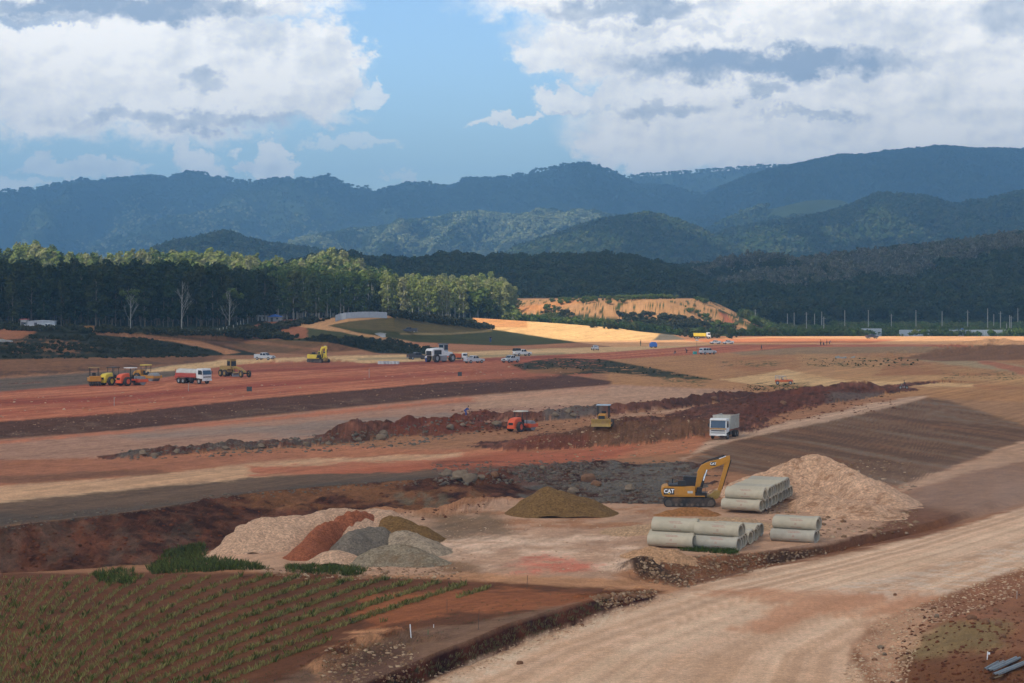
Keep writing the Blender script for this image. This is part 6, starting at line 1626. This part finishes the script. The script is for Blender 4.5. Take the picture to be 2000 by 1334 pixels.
def reclaimer(loc, rz, label):
    e = empty('soil_reclaimer', loc, rz, label, 'road machine'); e.scale = (1.25, 1.25, 1.3)
    b = MB(); b.prism([(-3.6, 1.3), (-3.7, 2.4), (-3.3, 2.8), (-.4, 2.95), (.2, 2.2), (2.6, 2.0), (2.9, 1.2)], -1.05, 1.05); b.build('body', WHT, e, bevel=.08)
    g_ = MB(); g_.box(-3.68, 0, 1.45, .08, 1.5, .9); g_.box(-2.0, -1.07, 1.6, 2.2, .04, .9); g_.build('grille', BLKP, e)
    r = MB(); r.box(-.4, 0, .3, 2.0, 2.6, 1.05); r.build('rotor_housing', GRY, e, bevel=.04)
    c = MB(); c.box(1.0, .2, 2.0, 1.4, 1.6, 1.7, .94, .94); cb = c.build('cab', LGRY, e, bevel=.04)
    g2 = MB(); g2.box(1.0, -.6, 2.5, 1.1, .03, 1.0); g2.box(1.7, .2, 2.4, .05, 1.2, 1.1); g2.box(.3, .2, 2.5, .04, 1.2, 1.0); g2.build('window', GLS, cb)
    rf = MB(); rf.box(1.0, .2, 3.68, 1.7, 1.9, .12); rf.build('roof', DRK, e)
    for x in (-2.6, 2.2):
        for y in (-1.25, 1.25): wheel(e, x, y, .85, .6, rim=LGRY)
    x_ = MB(); x_.cyl((-2.9, .6, 2.75), (-2.9, .6, 3.5), .09); x_.build('exhaust', BLKP, e)
    return e
reclaimer(put(861, 707), math.radians(48), 'dusty white soil reclaimer with big tyres and a dark cab')
def jeep(loc, rz, label):
    e = empty('jeep', loc, rz, label, 'jeep')
    b = MB(); b.box(-.6, 0, .55, 2.6, 1.5, .5); b.box(1.25, 0, .6, 1.3, 1.05, .48, .97, .9); b.build('body', ORG, e, bevel=.04)
    for sg in (-1, 1):
        f = MB(); f.prism([(.75, .55), (.85, .86), (1.75, .86), (1.95, .6), (1.85, .55), (1.7, .78), (.95, .78)], sg * .55 if sg > 0 else -.78, .78 if sg > 0 else -.55); f.build('fender', ORG, e)
    gr = MB(); gr.box(1.92, 0, .65, .04, .7, .38); gr.build('grille', BLKP, e)
    w = MB(); w.path([(.55, -.7, 1.05), (.4, -.7, 1.75), (.4, .7, 1.75), (.55, .7, 1.05)], .03); wo = w.build('windscreen_frame', GRY, e)
    g_ = MB(); g_.add([(.54, -.66, 1.1), (.54, .66, 1.1), (.41, .66, 1.72), (.41, -.66, 1.72)], [(0, 1, 2, 3)]); g_.build('windscreen', GLS, wo)
    c = MB()
    for y in (-.72, .72):
        for x in (-1.85, -1.0, -.2): c.path([(x, y, 1.0), (x, y, 1.85)], .05)
        c.path([(-1.9, y, 1.85), (.4, y, 1.8)], .055); c.path([(-1.9, y, 1.45), (-.2, y, 1.45)], .035)
    for x in (-1.85, -1.0, -.2): c.path([(x, -.72, 1.85), (x, .72, 1.85)], .05)
    c.build('canopy_frame', LGRY, e)
    s = MB()
    for y in (-.38, .38): s.box(-.25, y, .95, .45, .45, .2); s.box(-.5, y, 1.1, .1, .45, .5)
    s.build('seat', BLKP, e)
    for x in (-1.35, 1.4):
        for y in (-.68, .68): wheel(e, x, y, .4, .22, rim=LGRY)
    bp = MB(); bp.box(2.05, 0, .5, .1, 1.4, .14); bp.build('bumper', BLKP, e)
    return e
jeep(put(1531, 751), math.radians(-8), 'old orange open jeep with bare canopy frame on the tan platform')

# ------------------------------------------------------------------ people
SKIN = plain('skin', (.30, .17, .10), .6, var=.05)
HAIR = plain('black_hair', (.02, .017, .015), .7)
def skin_mesh(name, J, E, R, mat, root=0, sub=2):
    me = bpy.data.meshes.new(name); me.from_pydata(J, E, [])
    o = bpy.data.objects.new('tmp', me); C.objects.link(o)
    sk = o.modifiers.new('skin', 'SKIN'); sk.use_smooth_shade = True
    for i, v in enumerate(me.skin_vertices[0].data):
        v.radius = (R[i], R[i]) if not isinstance(R[i], tuple) else R[i]; v.use_root = (i == root)
    ss = o.modifiers.new('s', 'SUBSURF'); ss.levels = sub; ss.render_levels = sub
    out = bpy.data.meshes.new_from_object(o.evaluated_get(bpy.context.evaluated_depsgraph_get()))
    bpy.data.objects.remove(o); bpy.data.meshes.remove(me)
    out.name = name; out.materials.clear(); out.materials.append(mat)
    return out
def pose(kind):
    if kind == 'stand': hip, kneeL, kneeR, ftL, ftR = (0, 0, .93), (.02, .11, .5), (.03, -.11, .5), (0, .12, .08), (.02, -.12, .08)
    elif kind == 'walk': hip, kneeL, kneeR, ftL, ftR = (0, 0, .92), (.16, .1, .5), (-.02, -.1, .5), (.24, .11, .08), (-.26, -.11, .1)
    elif kind == 'sit': hip, kneeL, kneeR, ftL, ftR = (0, 0, .5), (.42, .14, .52), (.42, -.14, .52), (.44, .15, .08), (.44, -.15, .08)
    else: hip, kneeL, kneeR, ftL, ftR = (-.12, 0, .85), (.04, .12, .48), (.02, -.12, .48), (0, .13, .08), (0, -.13, .08)
    lean = {'stand': 0.02, 'walk': .05, 'sit': .1, 'bend': .38}[kind]; tz = {'stand': .5, 'walk': .5, 'sit': .48, 'bend': .34}[kind]
    ch = (hip[0] + lean, 0, hip[2] + tz); nk = (ch[0] + lean * .25 + .01, 0, ch[2] + .12); hd = (nk[0] + .03 + lean * .1, 0, nk[2] + .16)
    def v(a, b): return (a[0] + b[0], a[1] + b[1], a[2] + b[2])
    shL, shR = v(ch, (0, .18, 0)), v(ch, (0, -.18, 0))
    elL, elR = v(ch, (.03 + lean * .3, .25, -.28)), v(ch, (.03 + lean * .3, -.25, -.28))
    if kind == 'sit': waL, waR = v(ch, (.36, .2, -.3)), v(ch, (.36, -.2, -.3))
    else: waL, waR = v(ch, (.12 + lean * .5, .26, -.52)), v(ch, (.12 + lean * .5, -.26, -.52))
    return hip, kneeL, kneeR, ftL, ftR, ch, nk, hd, shL, shR, elL, elR, waL, waR
def person(loc, rz, kind, top, bot, label, k=1.0, group=None):
    hip, kL, kR, fL, fR, ch, nk, hd, sL, sR, eL, eR, wL, wR = pose(kind)
    hL, hR = (hip[0], .09, hip[2] - .02), (hip[0], -.09, hip[2] - .02)
    tL, tR = (fL[0] + .16, fL[1], .04), (fR[0] + .16, fR[1], .04)
    top_h = (hd[0], 0, hd[2] + .1)
    J = [hip, ch, nk, hd, top_h, sL, eL, wL, sR, eR, wR, hL, kL, fL, tL, hR, kR, fR, tR]
    E = [(0, 1), (1, 2), (2, 3), (3, 4), (1, 5), (5, 6), (6, 7), (1, 8), (8, 9), (9, 10), (0, 11), (11, 12), (12, 13), (13, 14), (0, 15), (15, 16), (16, 17), (17, 18)]
    R = [.12, .14, .055, .09, .06, .06, .042, .03, .06, .042, .03, .085, .06, .045, .035, .085, .06, .045, .035]
    # fingers: a short palm and five unequal chains
    for w, el, sg in ((wL, eL, 1), (wR, eR, -1)):
        i0 = 7 if sg > 0 else 10
        d = Vector(w) - Vector(el); d.normalize(); pal = Vector(w) + d * .07
        J.append(tuple(pal)); pi_ = len(J) - 1; E.append((i0, pi_)); R.append(.026)
        for f in range(5):
            off = Vector((0.03 * (f - 2), 0, 0)) if f else Vector((.05, 0, .04))
            tip = pal + off + d * (.085, .1, .11, .1, .08)[f] * (.6 if f == 0 else 1)
            J.append(tuple(tip)); E.append((pi_, len(J) - 1)); R.append(.009)
    me = skin_mesh('person', J, E, R, SKIN)
    o = bpy.data.objects.new('person', me); link(o, None, loc); o.rotation_euler = (0, 0, rz); o.scale = (k, k, k); tag(o, label, 'person', group)
    sm = skin_mesh('shirt', [hip, ch, sL, eL, sR, eR, (ch[0], 0, ch[2] + .05)], [(0, 1), (1, 2), (2, 3), (1, 4), (4, 5), (1, 6)], [.15, .165, .085, .06, .085, .06, .09], top)
    link(bpy.data.objects.new('shirt', sm), o)
    tm = skin_mesh('trousers', [hip, hL, kL, fL, hR, kR, fR], [(0, 1), (1, 2), (2, 3), (0, 4), (4, 5), (5, 6)], [.145, .105, .078, .065, .105, .078, .065], bot)
    link(bpy.data.objects.new('trousers', tm), o)
    hb = MB(); hb.lathe([(-.02, .105), (.05, .112), (.1, .09), (.135, .001)], (hd[0] - .01, 0, hd[2] + .0), (0, 0, 1), 14); hb.build('hair', HAIR, o, smooth=True)
    fb = MB(); fb.box(hd[0] + .088, 0, hd[2] - .02, .03, .025, .035); fb.build('nose', SKIN, o)
    fb = MB()
    for y in (-.032, .032): fb.box(hd[0] + .084, y, hd[2] + .02, .012, .022, .012)
    fb.build('eyes', HAIR, o)
    return o
CT = {n: plain('cloth_' + n, c, .85, var=.12) for n, c in dict(white=(.6, .6, .62), blue=(.05, .09, .28), dark=(.04, .04, .05), orange=(.5, .2, .05), green=(.05, .14, .06), grey=(.2, .2, .22), khaki=(.24, .18, .1), maroon=(.16, .04, .05)).items()}
person(put(832, 708), 1.2, 'stand', CT['white'], CT['blue'], 'person in white shirt and blue trousers left of the reclaimer', 1.15)
person(put(910, 812), -.4, 'bend', CT['blue'], CT['blue'], 'person in dark blue bending over the rubble left of the red roller', 1.0)
person(put(1603, 675), 2, 'stand', CT['orange'], CT['dark'], 'tall dark person at the left of the four on the platform', 1.15)
person(put(1608, 675), 1, 'sit', CT['dark'], CT['dark'], 'crouching person in black, second of the four', 1.0)
person(put(1615, 675), 3, 'stand', CT['maroon'], CT['dark'], 'standing person in maroon, third of the four', 1.15)
person(put(1620, 673), -1, 'bend', CT['grey'], CT['dark'], 'bending person in grey at the right of the four', 1.0)
person(put(1487, 683), 0, 'walk', CT['dark'], CT['dark'], 'lone person in dark clothes walking on the red runway', 1.0)
person(put(1341, 690), 2.4, 'bend', CT['dark'], CT['dark'], 'person in black bending at the runway edge by the teal box', 1.0)
person(put(1319, 692), 2.4, 'sit', CT['dark'], CT['grey'], 'person crouching at the left end of the runway edge line', 1.0)
person(put(1251, 676), 0, 'stand', CT['dark'], CT['green'], 'person standing by the blue cover near the sand bank', 1.2)
person(put(958, 669), 1, 'stand', CT['dark'], CT['blue'], 'person in dark clothes standing on the green grass tongue', 1.4)
person(put(478, 664), 1, 'stand', CT['dark'], CT['dark'], 'person in black standing on the grass near the post fence', 1.1)
def motorcycle(loc, rz, label):
    e = empty('motorcycle', loc, rz, label, 'motorcycle')
    for x in (-.62, .66):
        b = MB(); b.lathe([(-.05, .2), (-.06, .28), (0, .31), (.06, .28), (.05, .2), (-.05, .2)], (x, 0, .31), (0, 1, 0), 20); w = b.build('wheel', BLK, e, smooth=True)
        c = MB(); c.lathe([(-.03, .001), (-.03, .21), (.03, .21), (.03, .001)], (x, 0, .31), (0, 1, 0), 12); c.build('rim', GRY, w)
    f = MB(); f.path([(.66, .08, .31), (.42, .08, .95)], .025); f.path([(.66, -.08, .31), (.42, -.08, .95)], .025); f.path([(.42, -.32, 1.0), (.42, .32, 1.0)], .02); f.build('fork', GRY, e)
    t = MB(); t.prism([(.42, .8), (.05, .62), (-.75, .72), (-.85, .82), (-.1, .82), (.1, .9)], -.12, .12); t.build('body', DRK, e, bevel=.03)
    n = MB(); n.box(0, 0, .28, .5, .28, .36); n.build('engine', GRY, e, bevel=.03)
    return e
mp = put(1765, 760); mk = 1.1
motorcycle(mp, math.radians(190), 'dark motorcycle carrying a rider across the platform')
person((mp[0] + .25, mp[1], mp[2] + .3), math.radians(190), 'sit', CT['dark'], CT['maroon'], 'rider in dark clothes sitting on the motorcycle', 1.0)

# ------------------------------------------------------------------ smaller things on the works
def board(loc, label, w, h, post):
    e = empty('marker_board', loc, random.uniform(-.2, .2), label, 'sign')
    b = MB(); b.box(0, -.05, post, w, .05, h); b.build('panel', plain('board_black', (.05, .055, .055), .7), e)
    b = MB(); b.box(-w * .35, 0, -.2, .05, .05, post + h * .8); b.box(w * .35, 0, -.2, .05, .05, post + h * .8); b.build('post', WOOD, e)
board(put(487, 768), 'black square marker board on the red runway, left one', 1.0, .9, .35)
board(put(898, 737), 'black square marker board on the red runway, right one', .9, .9, .3)
tb = empty('umbrella_pole', put(1361, 692), 0, 'thin pole with a small faded umbrella above the teal box', 'umbrella')
b = MB(); b.path([(0, 0, 0), (0, 0, 4.4)], .05); b.build('pole', WOOD, tb)
b = MB(); b.cyl((0, 0, 4.2), (0, 0, 4.6), .7, .03, 10, cap=False); b.build('canopy', plain('faded_cloth', (.42, .46, .46), .8), tb)
tl = empty('tool_chest', put(1357, 692), .3, 'teal plastic chest at the runway edge beside the estate car', 'box')
b = MB(); b.box(0, 0, 0, 1.1, .8, .75, .95, .95); b.build('body', TEAL, tl, bevel=.04)
b = MB(); b.box(0, 0, .76, 1.15, .85, .12); b.build('lid', TEAL, tl, bevel=.03)
bl = empty('covered_cart', put(1276, 679), .2, 'small cart under a bright blue cover near the sand bank', 'cart')
b = MB(); b.prism([(-1.2, .3), (-1.2, 1.3), (-.6, 1.9), (.7, 1.9), (1.2, 1.2), (1.2, .3)], -.8, .8); b.build('cover', BLU, bl, bevel=.1)
for x in (-.7, .7):
    for y in (-.7, .7): wheel(bl, x, y, .32, .16)
for k, px in enumerate((742, 748, 755, 762, 769, 776)):
    p = put(px, 711); o = empty('concrete_ring', p, k * .4, 'pale concrete manhole ring in the row left of the black pickup', 'concrete ring', 'row of pale concrete rings behind the runway')
    b = MB(); b.lathe([(0, .42), (0, .55), (.75, .55), (.75, .42), (0, .42)], (0, 0, 0), (0, 0, 1), 20); b.build('ring', plain('ring_concrete', (.55, .54, .52), .9), o, smooth=True)
# heaps of pipes / debris beyond
def pile_debris(px, py, label, s=1.0):
    p = put(px, py); e = empty('debris_pile', p, 0, label, 'debris'); r = random.Random(px)
    for _ in range(7):
        b = MB(); b.box(r.uniform(-2, 2) * s, r.uniform(-.6, .6), r.uniform(0, .3), r.uniform(.8, 1.8) * s, .5, r.uniform(.15, .5), ry=r.uniform(-.3, .3)); b.build('slab', LGRY if _ % 2 else CONCR, e)
pile_debris(1652, 700, 'low pile of broken grey slabs on the platform', 1.2)
pile_debris(5, 668, 'white broken slabs at the far left on the grassy bank', .9)
# fences
def sheet_fence(pts, h, label, n):
    """pts: (column, row of the foot)"""
    P = [put(*p) for p in pts]; e = empty('metal_fence', P[0], 0, label, 'fence')
    O = Vector(P[0])
    for k in range(len(P) - 1):
        a, b_ = Vector(P[k]) - O, Vector(P[k + 1]) - O
        m_ = max(2, int((b_ - a).length / .28)); V = []; Fs = []
        side = Vector((-(b_ - a).y, (b_ - a).x, 0)).normalized()
        for i in range(m_ + 1):
            q = a.lerp(b_, i / m_) + side * (.05 if i % 2 else -.05)
            V += [(q.x, q.y, q.z - .4), (q.x, q.y, q.z + h)]
        for i in range(m_): Fs.append((2 * i, 2 * i + 2, 2 * i + 3, 2 * i + 1))
        M = MB(); M.add(V, Fs); o = M.build('corrugated_panel', GALV, e)
        sol = o.modifiers.new('s', 'SOLIDIFY'); sol.thickness = .01
        M = MB(); M.box(a.x, a.y + .15, a.z - .3, .12, .12, h + .3); M.build('post', GRY, e)
sheet_fence([(655, 628), (664, 625), (676, 623), (690, 622), (706, 621), (722, 621), (738, 621), (756, 622)], 2.1, 'curved grey corrugated metal fence on top of the grassy knoll', 1)
def far_fence(c0, c1, y, z, h, label):
    O = Vector(((c0 - 1000) / F * y, y, z)); e = empty('metal_fence', O, 0, label, 'fence')
    x0, x1 = 0, (c1 - c0) / F * y; step = 8.0; x = x0
    while x < x1:
        w = min(step, x1 - x); m_ = int(w / .5); V = []; Fs = []
        for i in range(m_ + 1):
            q = x + w * i / max(1, m_); d = .06 if i % 2 else -.06; V += [(q, d, -.3), (q, d, h)]
        for i in range(m_): Fs.append((2 * i, 2 * i + 2, 2 * i + 3, 2 * i + 1))
        M = MB(); M.add(V, Fs); o = M.build('corrugated_panel', GALV, e); sol = o.modifiers.new('s', 'SOLIDIFY'); sol.thickness = .02
        x += step
far_fence(1682, 1722, 905, -.5, 4.2, 'short pale metal fence behind the distant dark pickup')
far_fence(1756, 2030, 905, -.5, 3.6, 'long pale metal fence beyond the runway at the right')
pf = empty('post_fence', put(424, 656), 0, 'row of pale concrete fence posts climbing the red slope by the wood', 'fence'); O = Vector(pf.location)
for k, (a, b_) in enumerate([(424, 656), (429, 655), (436, 653), (443, 651), (456, 648), (464, 643), (470, 640), (476, 637), (484, 632), (493, 628)]):
    p = Vector(put(a, b_)) - O; M = MB(); M.box(p.x, p.y, p.z - .3, .22, .22, 2.5); M.build('post', CONCR, pf)
# huts
def hut(px, py, sx, sy, h, mat, roof, label, rr=.35, cat='shed', name='shed', door=True):
    lc = put(px, py) if px < 1500 else ((px - 1000) / F * 960, 960, -1.4)
    e = empty(name, lc, random.uniform(-.1, .1), label, cat)
    M = MB(); M.box(0, 0, -.3, sx, sy, h + .3); M.build('wall', mat, e)
    M = MB(); M.prism([(-sx / 2 - .3, h), (sx / 2 + .3, h), (sx / 2 + .3, h + .08), (0, h + rr), (-sx / 2 - .3, h + .08)], -sy / 2 - .3, sy / 2 + .3); M.build('roof', roof, e)
    if door:
        M = MB(); M.box(-sx * .2, -sy / 2 - .02, 0, .8, .04, min(1.9, h * .85)); M.build('door', DRK, e)
        M = MB(); M.box(sx * .22, -sy / 2 - .02, h * .45, .7, .04, .6); M.build('window', GLS, e)
hut(82, 642, 8.0, 4, 2.2, GALV, GALV, 'long low grey metal shed at the edge of the dark wood')
hut(48, 641, 1.8, 2, 2.6, LGRY, REDT, 'narrow pale hut with a red roof left of the long grey shed', .2)
hut(175, 648, 2.4, 2, 1.6, plain('orange_ply', (.42, .2, .05), .7), plain('orange_ply', (.42, .2, .05), .7), 'small orange brown box hut at the foot of the dark wood', .1, door=False)
hut(512, 627, 3.4, 3, 1.9, LGRY, GALV, 'pale hut on the red slope left of the blue roof', .2)
hut(537, 628, 4.6, 4, 1.7, GRY, BLU, 'open hut with a bright blue sheet roof on the red slope', .9)
hut(1880, 664, 6, 4, 3.6, LGRY, BLU, 'low building with blue roof behind the long pale fence', .4)
hut(743, 657, 3.2, 1.6, .9, SIL, LGRY, 'low pale blue covered trailer beside the track on the knoll', .3, 'trailer', 'covered_trailer', False)
# utility poles
def pole(px, y, h, label='grey concrete utility pole without wires standing in the green scrub', arm=True):
    x = (px - 1000) / F * y; z = ground_z(x, y)
    e = empty('utility_pole', (x, y, z - .5), 0, label, 'utility pole', 'utility poles beyond the runway')
    M = MB(); M.cyl((0, 0, 0), (0, 0, h + .5), .24, .15, 8); M.build('post', CONCR, e)
    if arm: M = MB(); M.box(0, 0, h - .5, 2.0, .14, .14); M.build('cross_arm', GRY, e)
for k, (px, y, h) in enumerate([(1475, 1060, 7), (1538, 1080, 9), (1551, 1040, 10), (1575, 1000, 10.5), (1591, 1080, 9), (1605, 1090, 10), (1609, 980, 8.5), (1650, 990, 11.5), (1696, 1000, 11.5), (1741, 1060, 9), (1789, 1000, 11.5), (1840, 1000, 11), (1890, 1000, 11.5), (1929, 980, 12.5), (1941, 1060, 9), (1954, 990, 11), (1966, 950, 6), (1972, 960, 9.5), (1975, 970, 9), (1988, 1100, 12), (1296 + 180, 1100, 6)]):
    pole(px, y, h, arm=k % 3 == 0)
# stakes
def stake(px, py, h, mat, label, r=.02, lean=0.0, tip=None):
    e = empty('survey_stake', put(px, py), 0, label, 'stake')
    M = MB(); M.cyl((0, 0, -.1), (lean, 0, h), r, n=8); M.build('rod', mat, e)
    if tip: M = MB(); M.box(lean + .06, 0, h - .16, .13, .015, .12); M.build('flag', tip, e)
stake(803, 1246, .78, plain('white_pvc', (.75, .75, .75), .5), 'leaning white plastic stake on the bare ground', .03, -.06)
stake(1029, 1151, .98, plain('dark_rod', (.07, .05, .04), .8), 'tall thin dark rod at the end of the planted field', .018, .04)
stake(934, 1230, 1.15, plain('dark_rod', (.07, .05, .04), .8), 'tall thin dark rod above the roadside bank', .016, .05)
stake(873, 1196, .85, plain('dark_rod', (.07, .05, .04), .8), 'thin dark rod between field and bare ground', .014, 0)
stake(836, 1240, .3, plain('green_rod', (.04, .14, .05), .7), 'short green stake right of the white one', .02, 0)
stake(1928, 1288, .42, plain('white_pvc', (.75, .75, .75), .5), 'short white marker in the lower right corner', .03, .03, plain('white_pvc', (.75, .75, .75), .5))
stake(1986, 1170, .55, CONCR, 'grey stake at the right edge above the corner', .02, .02)
stake(4, 1126, 1.3, plain('dark_rod', (.07, .05, .04), .8), 'dark rod at the left edge on top of the field', .02, 0)
stake(1027 - 180, 1226, .2, plain('white_pvc', (.75, .75, .75), .5), 'tiny white peg on the bare ground', .02, 0)
stake(223, 793, 1.5, CONCR, 'thin pale stake on the red runway in front of the parked rollers', .05)
stake(368, 764, 1.5, CONCR, 'thin pale stake on the red runway below the water truck', .05)
stake(721, 738, 2.0, CONCR, 'thin pale stake on the red runway right of the left marker board', .06)
# steel channels, lower right
def channel(px, py, L_, rz, dz, label, tilt=0):
    p = put(px, py); e = empty('steel_channel', (p[0], p[1], p[2] + dz), rz, label, 'steel channel'); e.rotation_euler = (0, tilt, rz)
    prof = [(-.16, .0), (-.15, .08), (-.08, .09), (-.05, .02), (.05, .02), (.08, .09), (.15, .08), (.16, 0)]
    V = []; n = len(prof)
    for x in (-L_ / 2, L_ / 2):
        V += [(x, a, b) for a, b in prof]
    M = MB(); M.add(V, [(i, i + 1, i + 1 + n, i + n) for i in range(n - 1)]); o = M.build('rail', plain('zinc', (.26, .27, .27), .4, .6, var=.2, scale=5), e)
    s = o.modifiers.new('s', 'SOLIDIFY'); s.thickness = .012
    M = MB(); [M.cyl((x, 0, -.0), (x, 0, .03), .03, n=8) for x in (-L_ * .45, L_ * .45)]; M.build('bolt', GRY, e)
channel(1962, 1306, 3.4, math.radians(52), .22, 'upper corrugated steel rail in the lower right corner', -.05)
channel(1975, 1310, 3.4, math.radians(49), .1, 'lower corrugated steel rail in the lower right corner', -.05)
channel(1948, 1300, 3.0, math.radians(56), .08, 'left corrugated steel rail in the lower right corner', -.05)
M = MB(); M.path([(0, 0, 0), (.8, .25, .15), (1.5, .9, .05)], .05); M.path([(.8, .25, .15), (.9, .1, -.2)], .04); o = M.build('dead_branch', WOOD, None); o.location = put(1935, 1326); tag(o, 'grey dead branch below the steel rails', 'branch')

# lone trees
def bare_tree(px, y, h, label, seed, leaves=0):
    r = random.Random(seed); x = (px - 1000) / F * y; z = ground_z(x, y)
    e = empty('bare_tree', (x, y, z - .3), 0, label, 'tree')
    T = MB(); T.cyl((0, 0, 0), (0, 0, h * .35), .2, .15, 8); T.cyl((0, 0, h * .35), (.2, 0, h), .15, .04, 8); T.build('trunk', plain('white_bark', (.26, .25, .22), .85, scale=1.2, var=.3), e)
    B = MB()
    def br(p, d, L_, r_, n):
        q = p + d * L_; B.cyl(p, q, r_, r_ * .6, 5, cap=False)
        if n:
            for _ in range(r.choice((2, 3))):
                dd = (d + Vector((r.gauss(0, .35), r.gauss(0, .35), r.uniform(.0, .35)))).normalized(); br(q, dd, L_ * r.uniform(.55, .8), r_ * .6, n - 1)
    for k in range(11):
        t = .2 + .7 * k / 11; a = r.uniform(0, 6.28); p = Vector((.2 * t, 0, h * t))
        br(p, Vector((math.cos(a) * .55, math.sin(a) * .55, .8)).normalized(), h * .2 * (1.25 - t), .06, 2)
    B.build('branches', plain('white_bark', (.26, .25, .22), .85), e)
    if leaves:
        cs = [(r.gauss(0, 1.6), r.gauss(0, 1.6), h * r.uniform(.7, 1)) for _ in range(5)]
        V = leaf_cards(cs, [1.2] * 5, leaves, .4, np.random.default_rng(seed)); link(bpy.data.objects.new('crown', card_mesh('crown', V, M_LEAF_M)), e)
bare_tree(355, 634, 15.5, 'leafless white barked tree in front of the dark wood', 3)
bare_tree(255, 632, 13.0, 'tall thin white trunk with few leaves left of the leafless tree', 5, 200)
bare_tree(448, 655, 13.0, 'slender pale leaning tree beside the post fence', 9, 200)

# dust hanging over the road where it leaves the view
def dust():
    p = ground_at(1935, 1002)
    bm = bmesh.new(); bmesh.ops.create_icosphere(bm, subdivisions=4, radius=1)
    for v in bm.verts: v.co = Vector((v.co.x * 17, v.co.y * 13, v.co.z * 4.6))
    me = bpy.data.meshes.new('dust'); bm.to_mesh(me); bm.free()
    m = bpy.data.materials.new('dust'); m.use_nodes = True; nt = m.node_tree; nt.nodes.clear()
    out = nt.nodes.new('ShaderNodeOutputMaterial'); v = nt.nodes.new('ShaderNodeVolumePrincipled')
    v.inputs['Color'].default_value = (1.0, .95, .90, 1)
    tc = nt.nodes.new('ShaderNodeTexCoord'); mp = nt.nodes.new('ShaderNodeMapping'); mp.inputs['Scale'].default_value = (1 / 17, 1 / 13, 1 / 4.6); nt.links.new(tc.outputs['Object'], mp.inputs[0])
    ln = nt.nodes.new('ShaderNodeVectorMath'); ln.operation = 'LENGTH'; nt.links.new(mp.outputs[0], ln.inputs[0])
    fall = nramp(nt, ln.outputs['Value'], 1.0, .15); n = nramp(nt, ntex(nt, .16, 3, .6), .35, .7)
    mu = nt.nodes.new('ShaderNodeMath'); mu.operation = 'MULTIPLY'; nt.links.new(fall, mu.inputs[0]); nt.links.new(n, mu.inputs[1])
    m2 = nt.nodes.new('ShaderNodeMath'); m2.operation = 'MULTIPLY'; nt.links.new(mu.outputs[0], m2.inputs[0]); m2.inputs[1].default_value = .02
    nt.links.new(m2.outputs[0], v.inputs['Density']); nt.links.new(v.outputs[0], out.inputs['Volume'])
    me.materials.append(m); o = bpy.data.objects.new('dust', me); link(o, None, (p[0], p[1], p[2] + 1.4)); tag(o, 'thin pale dust hanging over the gravel road at the right edge', 'dust', kind='stuff')
dust()
